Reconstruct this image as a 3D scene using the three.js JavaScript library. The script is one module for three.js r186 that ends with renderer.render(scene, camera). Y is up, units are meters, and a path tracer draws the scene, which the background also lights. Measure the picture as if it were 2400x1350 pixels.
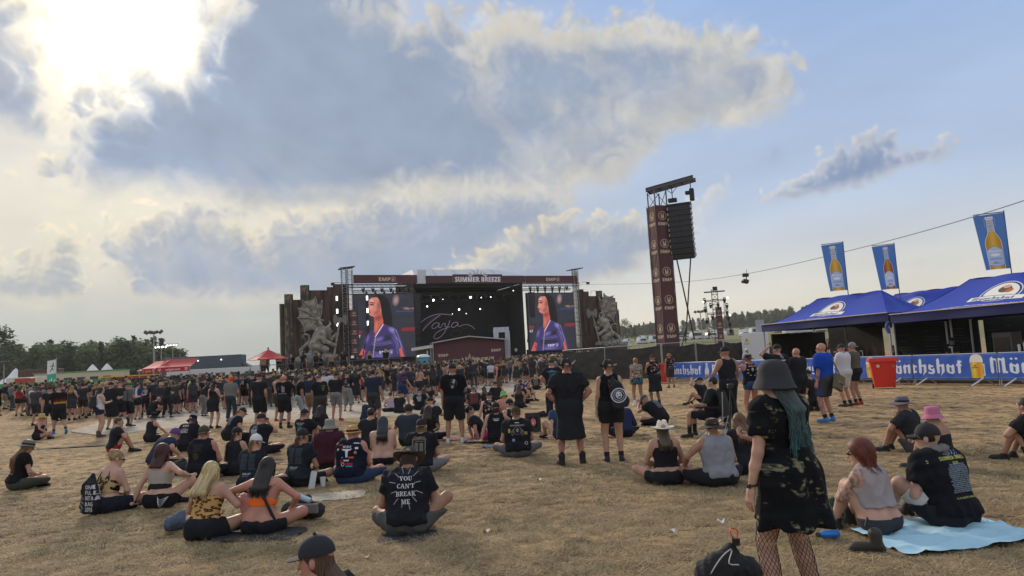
import*as THREE from 'three';
import{mergeGeometries,mergeVertices,toCreasedNormals}from 'three/addons/utils/BufferGeometryUtils.js';
import{RoundedBoxGeometry}from 'three/addons/geometries/RoundedBoxGeometry.js';

// ---------- camera, exposure, sky, sun ----------
const scene=new THREE.Scene();
const camera=new THREE.PerspectiveCamera(43.73,1024 / 576,0.1,6000);
camera.rotation.order='YXZ';
camera.rotation.set(0.1015,0,-0.055);
camera.position.set(0,1.75,0);
const renderer=new THREE.WebGLRenderer({antialias:true});
renderer.toneMapping=THREE.LinearToneMapping;
renderer.toneMappingExposure=1.06;
renderer.shadowMap.enabled=true;
const SUN_AZ=-28.3,SUN_EL=23.5;
const sunDir=dirOf(SUN_AZ,SUN_EL);
const sun=new THREE.DirectionalLight(new THREE.Color().setRGB(1,0.85,0.66),2.5);
sun.position.set(sunDir[0]*100,sunDir[1]*100,sunDir[2]*100 - 25);
sun.target.position.set(0,0,-25);
sun.castShadow=true;
sun.shadow.radius=18;
sun.shadow.mapSize.set(4096,4096);
Object.assign(sun.shadow.camera,{left:-70,right:70,top:70,bottom:-70,near:1,far:320});
sun.name='sun';
scene.add(sun,sun.target);
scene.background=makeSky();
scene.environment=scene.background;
scene.fog=new THREE.FogExp2(0xe6e4de,0.00024);

function dirOf(az,el){
const a=az*Math.PI / 180,e=el*Math.PI / 180;
return[Math.sin(a)*Math.cos(e),Math.sin(e),-Math.cos(a)*Math.cos(e)];
}
function lin(hex){
return[hex>>16,hex>>8&255,hex&255].map((c)=>{c /=255;return c<=0.04045?c / 12.92:((c + 0.055)/ 1.055)**2.4;});
}
function sstep(a,b,x){const t=Math.min(1,Math.max(0,(x - a)/(b - a)));return t*t*(3 - 2*t);}
function mixN(a,b,t){return a +(b - a)*t;}
function rng(seed){let s=seed|0;return()=>{s=(s + 0x6d2b79f5)|0;let t=Math.imul(s ^(s>>>15),1|s);t=(t + Math.imul(t ^(t>>>7),61|t))^ t;return((t ^(t>>>14))>>>0)/ 4294967296;};}
function hash2(i,j){let h=Math.imul(i,374761393)+ Math.imul(j,668265263)|0;h=Math.imul(h ^(h>>>13),1274126177);return((h ^(h>>>16))>>>0)/ 4294967296;}
function grad2(i,j,x,y){const a=hash2(i,j)*6.2831853;return Math.cos(a)*x + Math.sin(a)*y;}
function noise2(x,y){
const i=Math.floor(x),j=Math.floor(y),u=x - i,v=y - j;
const s=u*u*u*(u*(u*6 - 15)+ 10),t=v*v*v*(v*(v*6 - 15)+ 10);
const a=grad2(i,j,u,v),b=grad2(i + 1,j,u - 1,v),c=grad2(i,j + 1,u,v - 1),d=grad2(i + 1,j + 1,u - 1,v - 1);
return(a +(b - a)*s +((c +(d - c)*s)-(a +(b - a)*s))*t)*1.5;
}
function fbm2(x,y,oct){let s=0,a=0.5;for(let o=0;o<oct;o++){s +=a*noise2(x,y);x=x*2.03 + 17.3;y=y*2.03 + 5.1;a*=0.5;}return s;}
function puff2(x,y,oct){let s=0,a=0.5;for(let o=0;o<oct;o++){s +=a*(2.9*Math.abs(noise2(x,y))- 0.62);x=x*2.07 + 11.7;y=y*2.07 + 3.9;a*=0.46;}return s;}

// The evening sky: air that is blue away from the sun and cream towards it, a low veil, and cumulus clouds with outlines in degrees [azimuth, elevation, ...].
function makeSky(){
const W=4096,H=2048,PX=W / 360,data=new Float32Array(W*H*3);
const s=dirOf(SUN_AZ,SUN_EL);
const zen=lin(0x86a8da),mid=lin(0xb0c2dc),low=lin(0xe2dccb),cream=lin(0xfff0cf),veil=lin(0xb9bfc0),lowL=lin(0xb4b9b6);
const air=(az,el,out)=>{
const d=dirOf(az,el),c=Math.min(1,d[0]*s[0]+ d[1]*s[1]+ d[2]*s[2]),g=Math.acos(c)*57.2958;
const t=sstep(1,13,el),u=sstep(8,34,el),near=Math.exp(-g / 15),hot=Math.exp(-Math.pow(g / 3.5,2)),left=1 - sstep(-14,12,az<-100?100:az);
for(let k=0;k<3;k++){
let v=mixN(mixN(low[k],mid[k],t),zen[k],u);
v=mixN(v,mixN(lowL[k],veil[k],sstep(2,9,el)),0.85*left*(1 - sstep(9,19,el)));
v=mixN(v,cream[k],Math.min(0.8,0.95*near*sstep(3,13,el)));
out[k]=v + cream[k]*(4*hot + 0.08*Math.exp(-Math.pow(g / 12,2))*sstep(4,10,el));
}
out[3]=g;
};
const o=[0,0,0,0];
const put=(col,row,az,el)=>{
air(az,Math.max(0,el),o);
// scattered cumulus out of view, made whiter and more numerous to add fill light
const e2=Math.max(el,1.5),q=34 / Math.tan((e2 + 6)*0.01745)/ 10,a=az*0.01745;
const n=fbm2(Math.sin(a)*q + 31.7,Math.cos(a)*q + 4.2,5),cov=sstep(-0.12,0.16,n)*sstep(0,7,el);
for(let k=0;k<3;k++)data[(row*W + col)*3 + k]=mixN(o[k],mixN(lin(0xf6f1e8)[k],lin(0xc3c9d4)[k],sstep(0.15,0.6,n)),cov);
};
const AZ0=-50,AZ1=50,EL0=-2,EL1=46;
for(let row=0;row<H;row++){
const el=((row + 0.5)/ H - 0.5)*180;
if(el<-3){for(let col=0;col<W;col++)for(let k=0;k<3;k++)data[(row*W + col)*3 + k]=0.12;continue;}
const step=4;
for(let col=0;col<W;col +=step){
let az=((col + 2)/ W - 0.5)*360 + 90;if(az>180)az -=360;
if(az>AZ0 + 4&&az<AZ1 - 4&&el<EL1 - 4)continue;
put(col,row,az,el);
for(let i=1;i<step;i++)for(let k=0;k<3;k++)data[(row*W + col + i)*3 + k]=data[(row*W + col)*3 + k];
}
}
// the part with the clouds drawn one by one
const w=Math.round((AZ1 - AZ0)*PX),h=Math.round((EL1 - EL0)*PX),img=new Float32Array(w*h*3),D=new Float32Array(w*h),gam=new Float32Array(w*h);
for(let y=0;y<h;y++)for(let x=0;x<w;x++){
const az=AZ0 +(x + 0.5)/ PX,el=EL0 +(y + 0.5)/ PX,i=y*w + x;
air(az,Math.max(el,0),o);
// thin high streaks
const st=0.5 + fbm2(az*0.05 + el*0.02,el*0.22 - az*0.02,4),v=0.93 + 0.14*st;
for(let k=0;k<3;k++)img[i*3 + k]=o[k]*v;
gam[i]=o[3];
}
const C={
core:lin(0x97a5bc),grey:lin(0x9fabc0),pale:lin(0xb6c0cc),lit:lin(0xdcd5c4),white:lin(0xf4efe4),dusk:lin(0x9eabc0),low:lin(0xa3aeba),warm:lin(0xefe2c4),
};
const clouds=[
// bright veil low on the left
{p:[-42.1,12.9,-33.4,13.3,-25.5,14.1,-16.5,13.1,-9.9,12.8,-6.5,13,-10,10.1,-16.6,7.6,-19.7,6.1,-28.3,6.5,-35.7,6.1,-42,6.1],amp:2.0,f:0.16,soft:3.5,depth:6,core:lin(0xece5d3),lit:lin(0xf8efd8),rim:0.5,den:0.55,sx:0.45},
// heaped clouds low on the left
{p:[-40,7.9,-35.7,8.6,-35,8,-34.5,8.7,-33.4,8.7,-32.8,9.9,-31.8,10.4,-31.2,9.7,-31.2,8.5,-30.9,7.6,-31,6.2,-32.2,5.5,-34.3,5.4,-35.7,5.7,-40,5.7],amp:1.3,f:0.7,soft:0.35,depth:1.8,core:C.low,lit:lin(0xf2e6ca),rim:1.0,den:0.92},
{p:[-29.8,9.4,-29.3,10.5,-27.4,11.1,-26.2,12.2,-25,13,-24.1,12.8,-22.1,11.8,-19.7,10.6,-18.4,11.8,-16.5,12.1,-14.6,12.6,-12.6,13.2,-7.1,14.2,0.5,14.1,5.3,13.4,4.1,10.8,0.5,9.4,-3.3,7.4,-6.8,5.3,-14.8,5.1,-21,5.5,-26.1,5.5,-28.3,5.9,-28.7,7.1,-29.5,8.2],amp:1.6,f:0.6,soft:0.5,depth:2.2,core:C.dusk,lit:lin(0xf3e6ca),rim:0.9,den:0.93},
{p:[-28.3,5.7,-25,5.8,-18.5,5.2,-14.8,5.4,-14.8,4.6,-21,4.4,-27.5,4.8],amp:0.7,f:0.4,soft:0.5,depth:2,core:C.grey,lit:C.warm,rim:0.5,den:0.45,sx:0.3},
{p:[-5.1,7.3,-2.6,8.5,-0.2,9.2,2,10.5,4.8,10.8,7.9,10.9,10.6,11,11.8,9.6,11.3,7.6,9.6,6.4,7.5,5.9,3.4,5.1,-3.4,5.5],amp:1.5,f:0.5,soft:0.4,depth:2,core:C.dusk,lit:C.warm,rim:1.0,den:0.93},
{p:[1.4,9.7,3.4,10.2,5.4,10.4,6.9,9.8,5,9.1,2.6,8.7],amp:0.8,f:0.6,soft:0.5,depth:1.5,core:C.core,lit:C.lit,rim:0.3,den:0.8},
{p:[-24.5,11.9,-23.5,12.5,-22.5,12.7,-21.2,12.4,-20.9,12,-22.7,11.6,-24,11.6],amp:0.8,f:0.7,soft:0.6,depth:1.2,core:C.grey,lit:C.warm,rim:0.3,den:0.8},
{p:[14,10.7,15.2,11.5,16.1,12.2,17.4,12.6,17.2,11.8,16.2,11.1,15.4,10.2,15,8.6,14,8.7],amp:0.9,f:0.7,soft:0.6,depth:1.5,core:C.pale,lit:C.white,rim:0.9,den:0.75},
// faint fair-weather clouds over the tents
{p:[25.3,5.6,25.9,6,27.1,6.1,28.1,5.8,28.9,5.5,27.2,5.1,25.9,5.2],amp:0.8,f:0.8,soft:0.8,depth:1.5,core:C.pale,lit:C.warm,rim:0.8,den:0.5},
{p:[28.6,5.6,29.7,5.8,31,5.6,32.4,5.2,31.6,4.8,29.6,4.9],amp:0.8,f:0.8,soft:0.9,depth:1.5,core:C.pale,lit:C.warm,rim:0.8,den:0.4},
{p:[21.9,5.5,22.9,5.9,23.5,5.6,22.7,5.2],amp:0.7,f:0.9,soft:0.7,depth:1.2,core:C.pale,lit:C.warm,rim:0.8,den:0.5},
// grey bank at the left edge
{p:[-44.5,27,-38.3,25.6,-34.6,25.5,-33.1,24.9,-33.4,24,-34.5,23.3,-34.3,22.2,-33.5,21.2,-32.8,19.9,-32.6,18.3,-32,16.5,-33.2,15.7,-34.9,16,-36.6,16.5,-44.1,15.1],amp:1.6,f:0.4,soft:0.9,depth:3,core:C.grey,lit:C.warm,rim:0.8,den:0.93},
// the large cloud, its torn west side, its body and its far right end
{p:[-33.2,14,-32.6,15,-32.2,16.5,-32.5,17.8,-32.8,19.3,-31.6,20.4,-29.9,21.2,-28.3,20.3,-27.2,19.9,-27.5,17.8,-29.6,14.7,-31.7,13.6],amp:2.2,f:0.5,soft:1.2,depth:3.5,core:C.grey,lit:C.warm,rim:0.9,den:0.86},
{p:[-31.8,14.2,-32,16.5,-31,18.3,-28.8,19.5,-27.8,20.3,-27.7,21.4,-26.8,22,-25.3,21.9,-24,22.5,-23.5,23.6,-23.4,24.6,-23.9,25.1,-23.7,26.5,-22.4,27.7,-19.2,31.6,-9.1,32.3,-8.5,28.1,-8,26.5,-7.2,25.4,-5.5,26.7,-4.2,27.2,-3.2,26.5,-2.7,24.8,-1.7,25.9,-0.5,26.8,1.5,27,2.9,26.1,4.7,25.3,6,25.9,7.3,25.2,8.2,25.2,10,25.4,12.2,25.6,12.5,24.6,14.4,24.6,15.7,23.7,17.9,23.4,19.9,22.9,20.1,21.5,21.8,21,22.5,19.9,21.9,18.6,22,17.6,20.5,16.9,18.6,16.9,15.7,17.4,13,16.7,11.7,15.8,10.9,14.8,8.4,13.3,6.4,13.9,3.9,13.1,0.4,13.4,-4.4,14,-8.2,13.8,-11.6,13,-15.2,12.9,-18.4,12.5,-19.6,12.2,-21.4,12.8,-23.8,13.4,-26.9,13.5,-29.9,13.2,-31.5,13.5],amp:1.5,f:0.42,soft:0.7,depth:3.4,core:C.core,lit:C.lit,rim:1.0,den:0.97,big:1},
// sunlit tops and folds on the large cloud
{p:[-1.6,25.8,-0.2,26.7,1.5,27,2.9,26.1,4.7,25.2,6.2,25.8,8.2,25.1,10,25.2,12.2,25.5,12.8,24.5,15.6,23.6,18.2,23.3,19.8,22.8,19.1,22.2,16.2,22.7,12.9,23.4,9.9,24,7.8,23.9,4.6,23.9,1.8,24.9,-0.3,24.4,-1.4,23.5],amp:1.0,f:0.7,oct:4,soft:0.94,depth:1.2,core:C.lit,lit:C.white,rim:0.9,den:0.61,up:1},
{p:[-2.5,25.1,-1.4,24.2,-0.3,22.3,-0.9,20.1,-1.9,21.1,-2.5,23.3],amp:1.3,f:0.6,oct:4,soft:1.9,depth:2,core:C.lit,lit:C.white,rim:0.5,den:0.42},
{p:[1.3,16.7,4.9,18.1,9.2,19.3,13.3,20.6,17.8,22,19.5,21.3,15.9,19.4,11.8,17.9,7.6,16.7,3.7,15.7],amp:1.7,f:0.45,oct:4,soft:2.4,depth:2,core:C.lit,lit:C.white,rim:0.5,den:0.42},
{p:[17,17,19.7,18.3,21,19.6,21.9,20.6,22.3,19.3,21.9,18,20.2,17.2,17.6,16.7],amp:1.2,f:0.6,oct:4,soft:1.2,depth:2,core:C.lit,lit:C.white,rim:0.6,den:0.51},
{p:[-9.2,13.9,-6.4,14.6,-2.7,14.2,-0.9,13.6,-3.8,12.8,-7.2,12.7],amp:1.3,f:0.6,oct:4,soft:1.5,depth:1.6,core:C.lit,lit:C.white,rim:0.6,den:0.59},
{p:[-0.6,13.6,3.6,14.1,7.5,15.1,10.3,16.5,11.3,15.8,8.4,13.5,4.6,13],amp:1.5,f:0.55,oct:4,soft:1.8,depth:1.6,core:C.lit,lit:C.white,rim:0.5,den:0.47},
{p:[-13.1,27.6,-11.7,27.1,-9.3,27.6,-8.1,26.6,-7.2,25.5,-8.7,25.9,-10,26.5,-11.8,26],amp:1.1,f:0.7,oct:4,soft:1.2,depth:1.6,core:C.lit,lit:C.white,rim:0.7,den:0.47},
{p:[-23.9,24.9,-23.4,26.2,-21.8,27.3,-20,27.5,-20.6,26.1,-21.9,25.1,-23.1,24.3],amp:1.2,f:0.7,oct:4,soft:1.1,depth:1.6,core:C.warm,lit:C.white,rim:0.8,den:0.55},
{p:[19.6,11.1,20.3,11.6,21.9,12.1,23.2,12.4,24.2,13.4,25.4,13.9,25.9,13.5,26.8,14.3,27.9,14.6,28.7,14.2,28.9,13.3,29.7,13.1,30.8,13.2,32.1,13.1,32.9,12.9,32.3,12.4,31.1,12.1,29.5,11.9,27.3,11.3,25,11,22.3,10.9],amp:0.8,f:0.8,soft:0.3,depth:1.2,core:lin(0x8496b6),lit:C.white,rim:0.85,den:0.93,up:1},
{p:[20.5,14,20.9,14.5,21.6,14.5,21.7,14.2,20.9,13.8],amp:0.6,f:1.1,soft:0.8,depth:1,core:C.core,lit:C.pale,rim:0.2,den:0.35},
];
clouds.forEach((L,li)=>{
const p=L.p,n=p.length / 2,m=8,sx=L.sx||1;
let x0=1e9,x1=-1e9,y0=1e9,y1=-1e9;
for(let i=0;i<n;i++){x0=Math.min(x0,p[2*i]);x1=Math.max(x1,p[2*i]);y0=Math.min(y0,p[2*i + 1]);y1=Math.max(y1,p[2*i + 1]);}
const cx0=Math.max(0,Math.floor((x0 - m - AZ0)*PX)),cx1=Math.min(w - 1,Math.ceil((x1 + m - AZ0)*PX)),cy0=Math.max(0,Math.floor((y0 - m - EL0)*PX)),cy1=Math.min(h - 1,Math.ceil((y1 + m - EL0)*PX));
// signed distance on a coarse grid, then the fine lumps on every pixel
const st=4,gw=Math.ceil((cx1 - cx0)/ st)+ 2,gh=Math.ceil((cy1 - cy0)/ st)+ 2,sd=new Float32Array(gw*gh);
for(let j=0;j<gh;j++)for(let i=0;i<gw;i++){
const ax=AZ0 +(cx0 + i*st + 0.5)/ PX,ay=EL0 +(cy0 + j*st + 0.5)/ PX;
let best=1e9,inside=false;
for(let k=0,q=n - 1;k<n;q=k++){
const ux=p[2*q],uy=p[2*q + 1],vx=p[2*k],vy=p[2*k + 1],ex=vx - ux,ey=vy - uy,t=Math.max(0,Math.min(1,((ax - ux)*ex +(ay - uy)*ey)/(ex*ex + ey*ey + 1e-9)));
best=Math.min(best,(ax - ux - t*ex)**2 +(ay - uy - t*ey)**2);
if(uy>ay !==vy>ay&&ax<ux +((ay - uy)*ex)/ ey)inside=!inside;
}
sd[j*gw + i]=Math.sqrt(best)*(inside?1:-1);
}
for(let y=cy0;y<=cy1;y++)for(let x=cx0;x<=cx1;x++){
const gx=(x - cx0)/ st,gy=(y - cy0)/ st,i=Math.floor(gx),j=Math.floor(gy),u=gx - i,v=gy - j,q=j*gw + i;
const d=mixN(mixN(sd[q],sd[q + 1],u),mixN(sd[q + gw],sd[q + gw + 1],u),v);
if(d<-m*0.7){D[y*w + x]=-9;continue;}
const az=AZ0 + x / PX,el=EL0 + y / PX,wx=fbm2(az*0.3 + li*9,el*0.3,3)*1.3,wy=fbm2(az*0.3 + 50,el*0.3 + li*7,3)*1.3;
const rise=(sd[q + gw]- sd[q])*PX / st,base=mixN(1,0.3,sstep(0.15,0.8,rise));
D[y*w + x]=d + L.amp*1.15*base*puff2((az*sx + wx)*L.f + li*13.1,(el + wy)*L.f,L.oct||6);
}
for(let y=cy0;y<=cy1;y++)for(let x=cx0;x<=cx1;x++){
const i=y*w + x,d=D[i];
if(d<-L.soft)continue;
const az=AZ0 + x / PX,el=EL0 + y / PX;
let dx=SUN_AZ - az,dy=SUN_EL +(L.up?14:9)- el;const dl=Math.hypot(dx,dy)+ 1e-6;dx /=dl;dy /=dl;
const tap=(k)=>{const X=Math.max(cx0,Math.min(cx1,Math.round(x + dx*k*PX))),Y=Math.max(cy0,Math.min(cy1,Math.round(y + dy*k*PX)));return D[Y*w + X];};
const alpha=sstep(-L.soft,L.soft*1.2,d)*L.den;
const thick=sstep(0,L.depth,d),toward=sstep(-0.2,1.6,(d - tap(0.5))*0.7 +(d - tap(1.4))*0.35),open=1 - sstep(-1,L.depth*0.8,tap(1.8));
const near=Math.exp(-gam[i]/ 14),nz=fbm2(az*0.22 + 7,el*0.3 + 3,5);
let lit=L.rim*(Math.pow(1 - thick,1.6)*(0.42 + 0.6*near)+ 0.42*toward*(0.25 + 0.75*open));
if(L.big){
const band=sstep(0.0,0.34,fbm2((az*0.75 - el*0.55)*0.14 + 2.2,(az*0.55 + el*0.8)*0.30 + 1.3,6));
lit=lit*mixN(0.85,1,sstep(-10,4,az))+ sstep(-9,3,az)*0.2*band;
lit -=0.16*sstep(0,3,d)*(1 - sstep(-6,3,az));
}
lit=Math.max(0,Math.min(1,lit));
const glow=1 + 0.7*Math.exp(-Math.pow(gam[i]/ 10,2))*(1 - 0.9*thick),tone=(0.97 + 0.16*nz)*glow;
for(let k=0;k<3;k++)img[i*3 + k]=mixN(img[i*3 + k],mixN(L.core[k],L.lit[k],lit)*tone,alpha);
}
});
// shafts of light under the large cloud, fanning from the sun
for(let y=0;y<h;y++)for(let x=0;x<w;x++){
const az=AZ0 +(x + 0.5)/ PX,el=EL0 +(y + 0.5)/ PX,i=y*w + x,dx=az - SUN_AZ,dy=SUN_EL - el;
if(dy>0){
const ang=Math.atan2(dx,dy),r=Math.hypot(dx,dy),s1=0.5 + fbm2(ang*9 + 3.1,0.5 + r*0.02,3)*1.3;
const k0=0.16*sstep(8,13,r)*(1 - sstep(18,26,r))*sstep(1.35,0.6,Math.abs(ang))*Math.max(0,s1)*sstep(2,7,el);
for(let k=0;k<3;k++)img[i*3 + k]=mixN(img[i*3 + k],C.warm[k],k0);
}
const col=((Math.round((az - 90 + 180)/ 360*W - 0.5))% W + W)% W,row=Math.round((el + 90)/ 180*H - 0.5);
const ex=sstep(AZ0,AZ0 + 6,az)*(1 - sstep(AZ1 - 6,AZ1,az))*(1 - sstep(EL1 - 6,EL1,el));
if(row<0||row>=H)continue;
for(let k=0;k<3;k++){const q=(row*W + col)*3 + k;data[q]=ex>=1?img[i*3 + k]:mixN(data[q],img[i*3 + k],ex);}
}
const t=new THREE.DataTexture(data,W,H,THREE.RGBFormat,THREE.FloatType);
t.mapping=THREE.EquirectangularReflectionMapping;
t.magFilter=THREE.LinearFilter;t.minFilter=THREE.LinearFilter;t.needsUpdate=true;
return t;
}

// ---------- helpers ----------
const V=(x,y,z)=>new THREE.Vector3(x,y,z);
const rgbOf=(c)=>(Array.isArray(c)?c:lin(c));
const matCache=new Map();
function std(c,rough=0.85,o={}){
const key=JSON.stringify([c,rough,Object.keys(o).sort().map((k)=>[k,o[k]?.uuid??o[k]])]);
if(!matCache.has(key)){
const m=new THREE.MeshStandardMaterial({roughness:rough,...o});
m.color.setRGB(...rgbOf(c));matCache.set(key,m);
}
return matCache.get(key);
}
const taken=new Map();
function numbered(n){const k=taken.get(n)||0;taken.set(n,k + 1);return k?n + '_' + String(k).padStart(3,'0'):n;}
function thing(name,label,category,p=[0,0,0],turn=0,group){
const o=new THREE.Group();o.name=numbered(name);o.position.set(...p);o.rotation.y=turn;
o.userData={label,category};if(group)o.userData.group=group;
scene.add(o);return o;
}
function flat(gs){
const list=[].concat(gs).map((g)=>{g=g.index?g.toNonIndexed():g;for(const k of Object.keys(g.attributes))if(!['position','normal','uv'].includes(k))g.deleteAttribute(k);if(!g.attributes.uv)g.setAttribute('uv',new THREE.BufferAttribute(new Float32Array(g.attributes.position.count*2),2));return g;});
return list.length===1?list[0]:mergeGeometries(list);
}
function mesh(name,geos,mat,parent){
const m=new THREE.Mesh(Array.isArray(geos)?flat(geos):geos,mat);m.name=name;(parent||scene).add(m);return m;
}
function tag(o,label,category,group,kind){o.userData={...o.userData,...(label&&{label}),...(category&&{category}),...(group&&{group}),...(kind&&{kind})};return o;}
function box(w,h,d,x=0,y=0,z=0,rx=0,ry=0,rz=0){
const g=new THREE.BoxGeometry(w,h,d);
if(rx||ry||rz)g.applyMatrix4(new THREE.Matrix4().makeRotationFromEuler(new THREE.Euler(rx,ry,rz)));
return g.translate(x,y,z);
}
function rbox(w,h,d,r,x=0,y=0,z=0){return new RoundedBoxGeometry(w,h,d,2,r).translate(x,y,z);}
function bar(a,b,r0,r1=r0,n=6){
const A=V(...a),B=V(...b),d=B.clone().sub(A),g=new THREE.CylinderGeometry(r1,r0,d.length(),n);
g.applyQuaternion(new THREE.Quaternion().setFromUnitVectors(V(0,1,0),d.normalize()));
return g.translate((a[0]+ b[0])/ 2,(a[1]+ b[1])/ 2,(a[2]+ b[2])/ 2);
}
function tubeOf(pts,r,seg=24,n=6,closed=false){return new THREE.TubeGeometry(new THREE.CatmullRomCurve3(pts.map((p)=>V(...p)),closed),seg,r,n,closed);}
function truss(a,b,w,bays,r=0.03,up=[0,0,1]){
const A=V(...a),B=V(...b),d=B.clone().sub(A),t=d.clone().normalize(),s=V(...up).cross(t).normalize(),q=t.clone().cross(s),gs=[];
const at=(i,k)=>{const c=[[1,1],[1,-1],[-1,-1],[-1,1]][k&3];return A.clone().addScaledVector(d,i / bays).addScaledVector(s,c[0]*w / 2).addScaledVector(q,c[1]*w / 2).toArray();};
for(let k=0;k<4;k++){
gs.push(bar(at(0,k),at(bays,k),r*1.4,r*1.4,5));
for(let i=0;i<bays;i++){gs.push(bar(at(i,k),at(i + 1,k + 1),r*0.7,r*0.7,4));gs.push(bar(at(i,k),at(i,k + 1),r*0.7,r*0.7,4));}
}
return flat(gs);
}
function plate(w,h,nx,ny,f){
const g=new THREE.PlaneGeometry(w,h,nx,ny),p=g.attributes.position,t=g.attributes.uv;
for(let i=0;i<p.count;i++){const m=f(t.getX(i),t.getY(i));p.setXYZ(i,p.getX(i)+ m[0],p.getY(i)+ m[1],p.getZ(i)+ m[2]);}
g.computeVertexNormals();return g;
}
function canvasTex(w,h,draw){
const c=document.createElement('canvas');c.width=w;c.height=h;const x=c.getContext('2d');draw(x,w,h);
const t=new THREE.CanvasTexture(c);t.colorSpace=THREE.SRGBColorSpace;t.magFilter=THREE.LinearFilter;t.wrapS=t.wrapT=THREE.RepeatWrapping;return t;
}
function dataTex(n,f,srgb=true,chan=3){
const d=new Uint8Array(n*n*4);
for(let y=0;y<n;y++)for(let x=0;x<n;x++){const c=f(x / n,y / n,x,y),i=(y*n + x)*4;for(let k=0;k<3;k++)d[i + k]=Math.max(0,Math.min(255,chan===1?c:c[k]));d[i + 3]=255;}
const t=new THREE.DataTexture(d,n,n);t.wrapS=t.wrapT=THREE.RepeatWrapping;t.magFilter=THREE.LinearFilter;t.minFilter=THREE.LinearMipmapLinearFilter;t.generateMipmaps=true;
if(srgb)t.colorSpace=THREE.SRGBColorSpace;t.needsUpdate=true;return t;
}
function tnoise(u,v,f,oct,seed=0){
let s=0,a=0.5;
for(let o=0;o<oct;o++,f*=2,a*=0.5){
const x=u*f,y=v*f,i=Math.floor(x),j=Math.floor(y),p=x - i,q=y - j,S=p*p*(3 - 2*p),T=q*q*(3 - 2*q),h=(I,J)=>hash2(((I % f)+ f)% f + seed*57 + o*131,((J % f)+ f)% f + seed*91)*2 - 1;
s +=a*mixN(mixN(h(i,j),h(i + 1,j),S),mixN(h(i,j + 1),h(i + 1,j + 1),S),T);
}
return s;
}
function hgt(x,z){const d=Math.hypot(x,z);return 0.55*sstep(38,72,d)+ 7.5*sstep(130,330,d)*sstep(-10,60,x)+ 13*sstep(330,700,d)*sstep(-40,150,x);}

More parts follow.
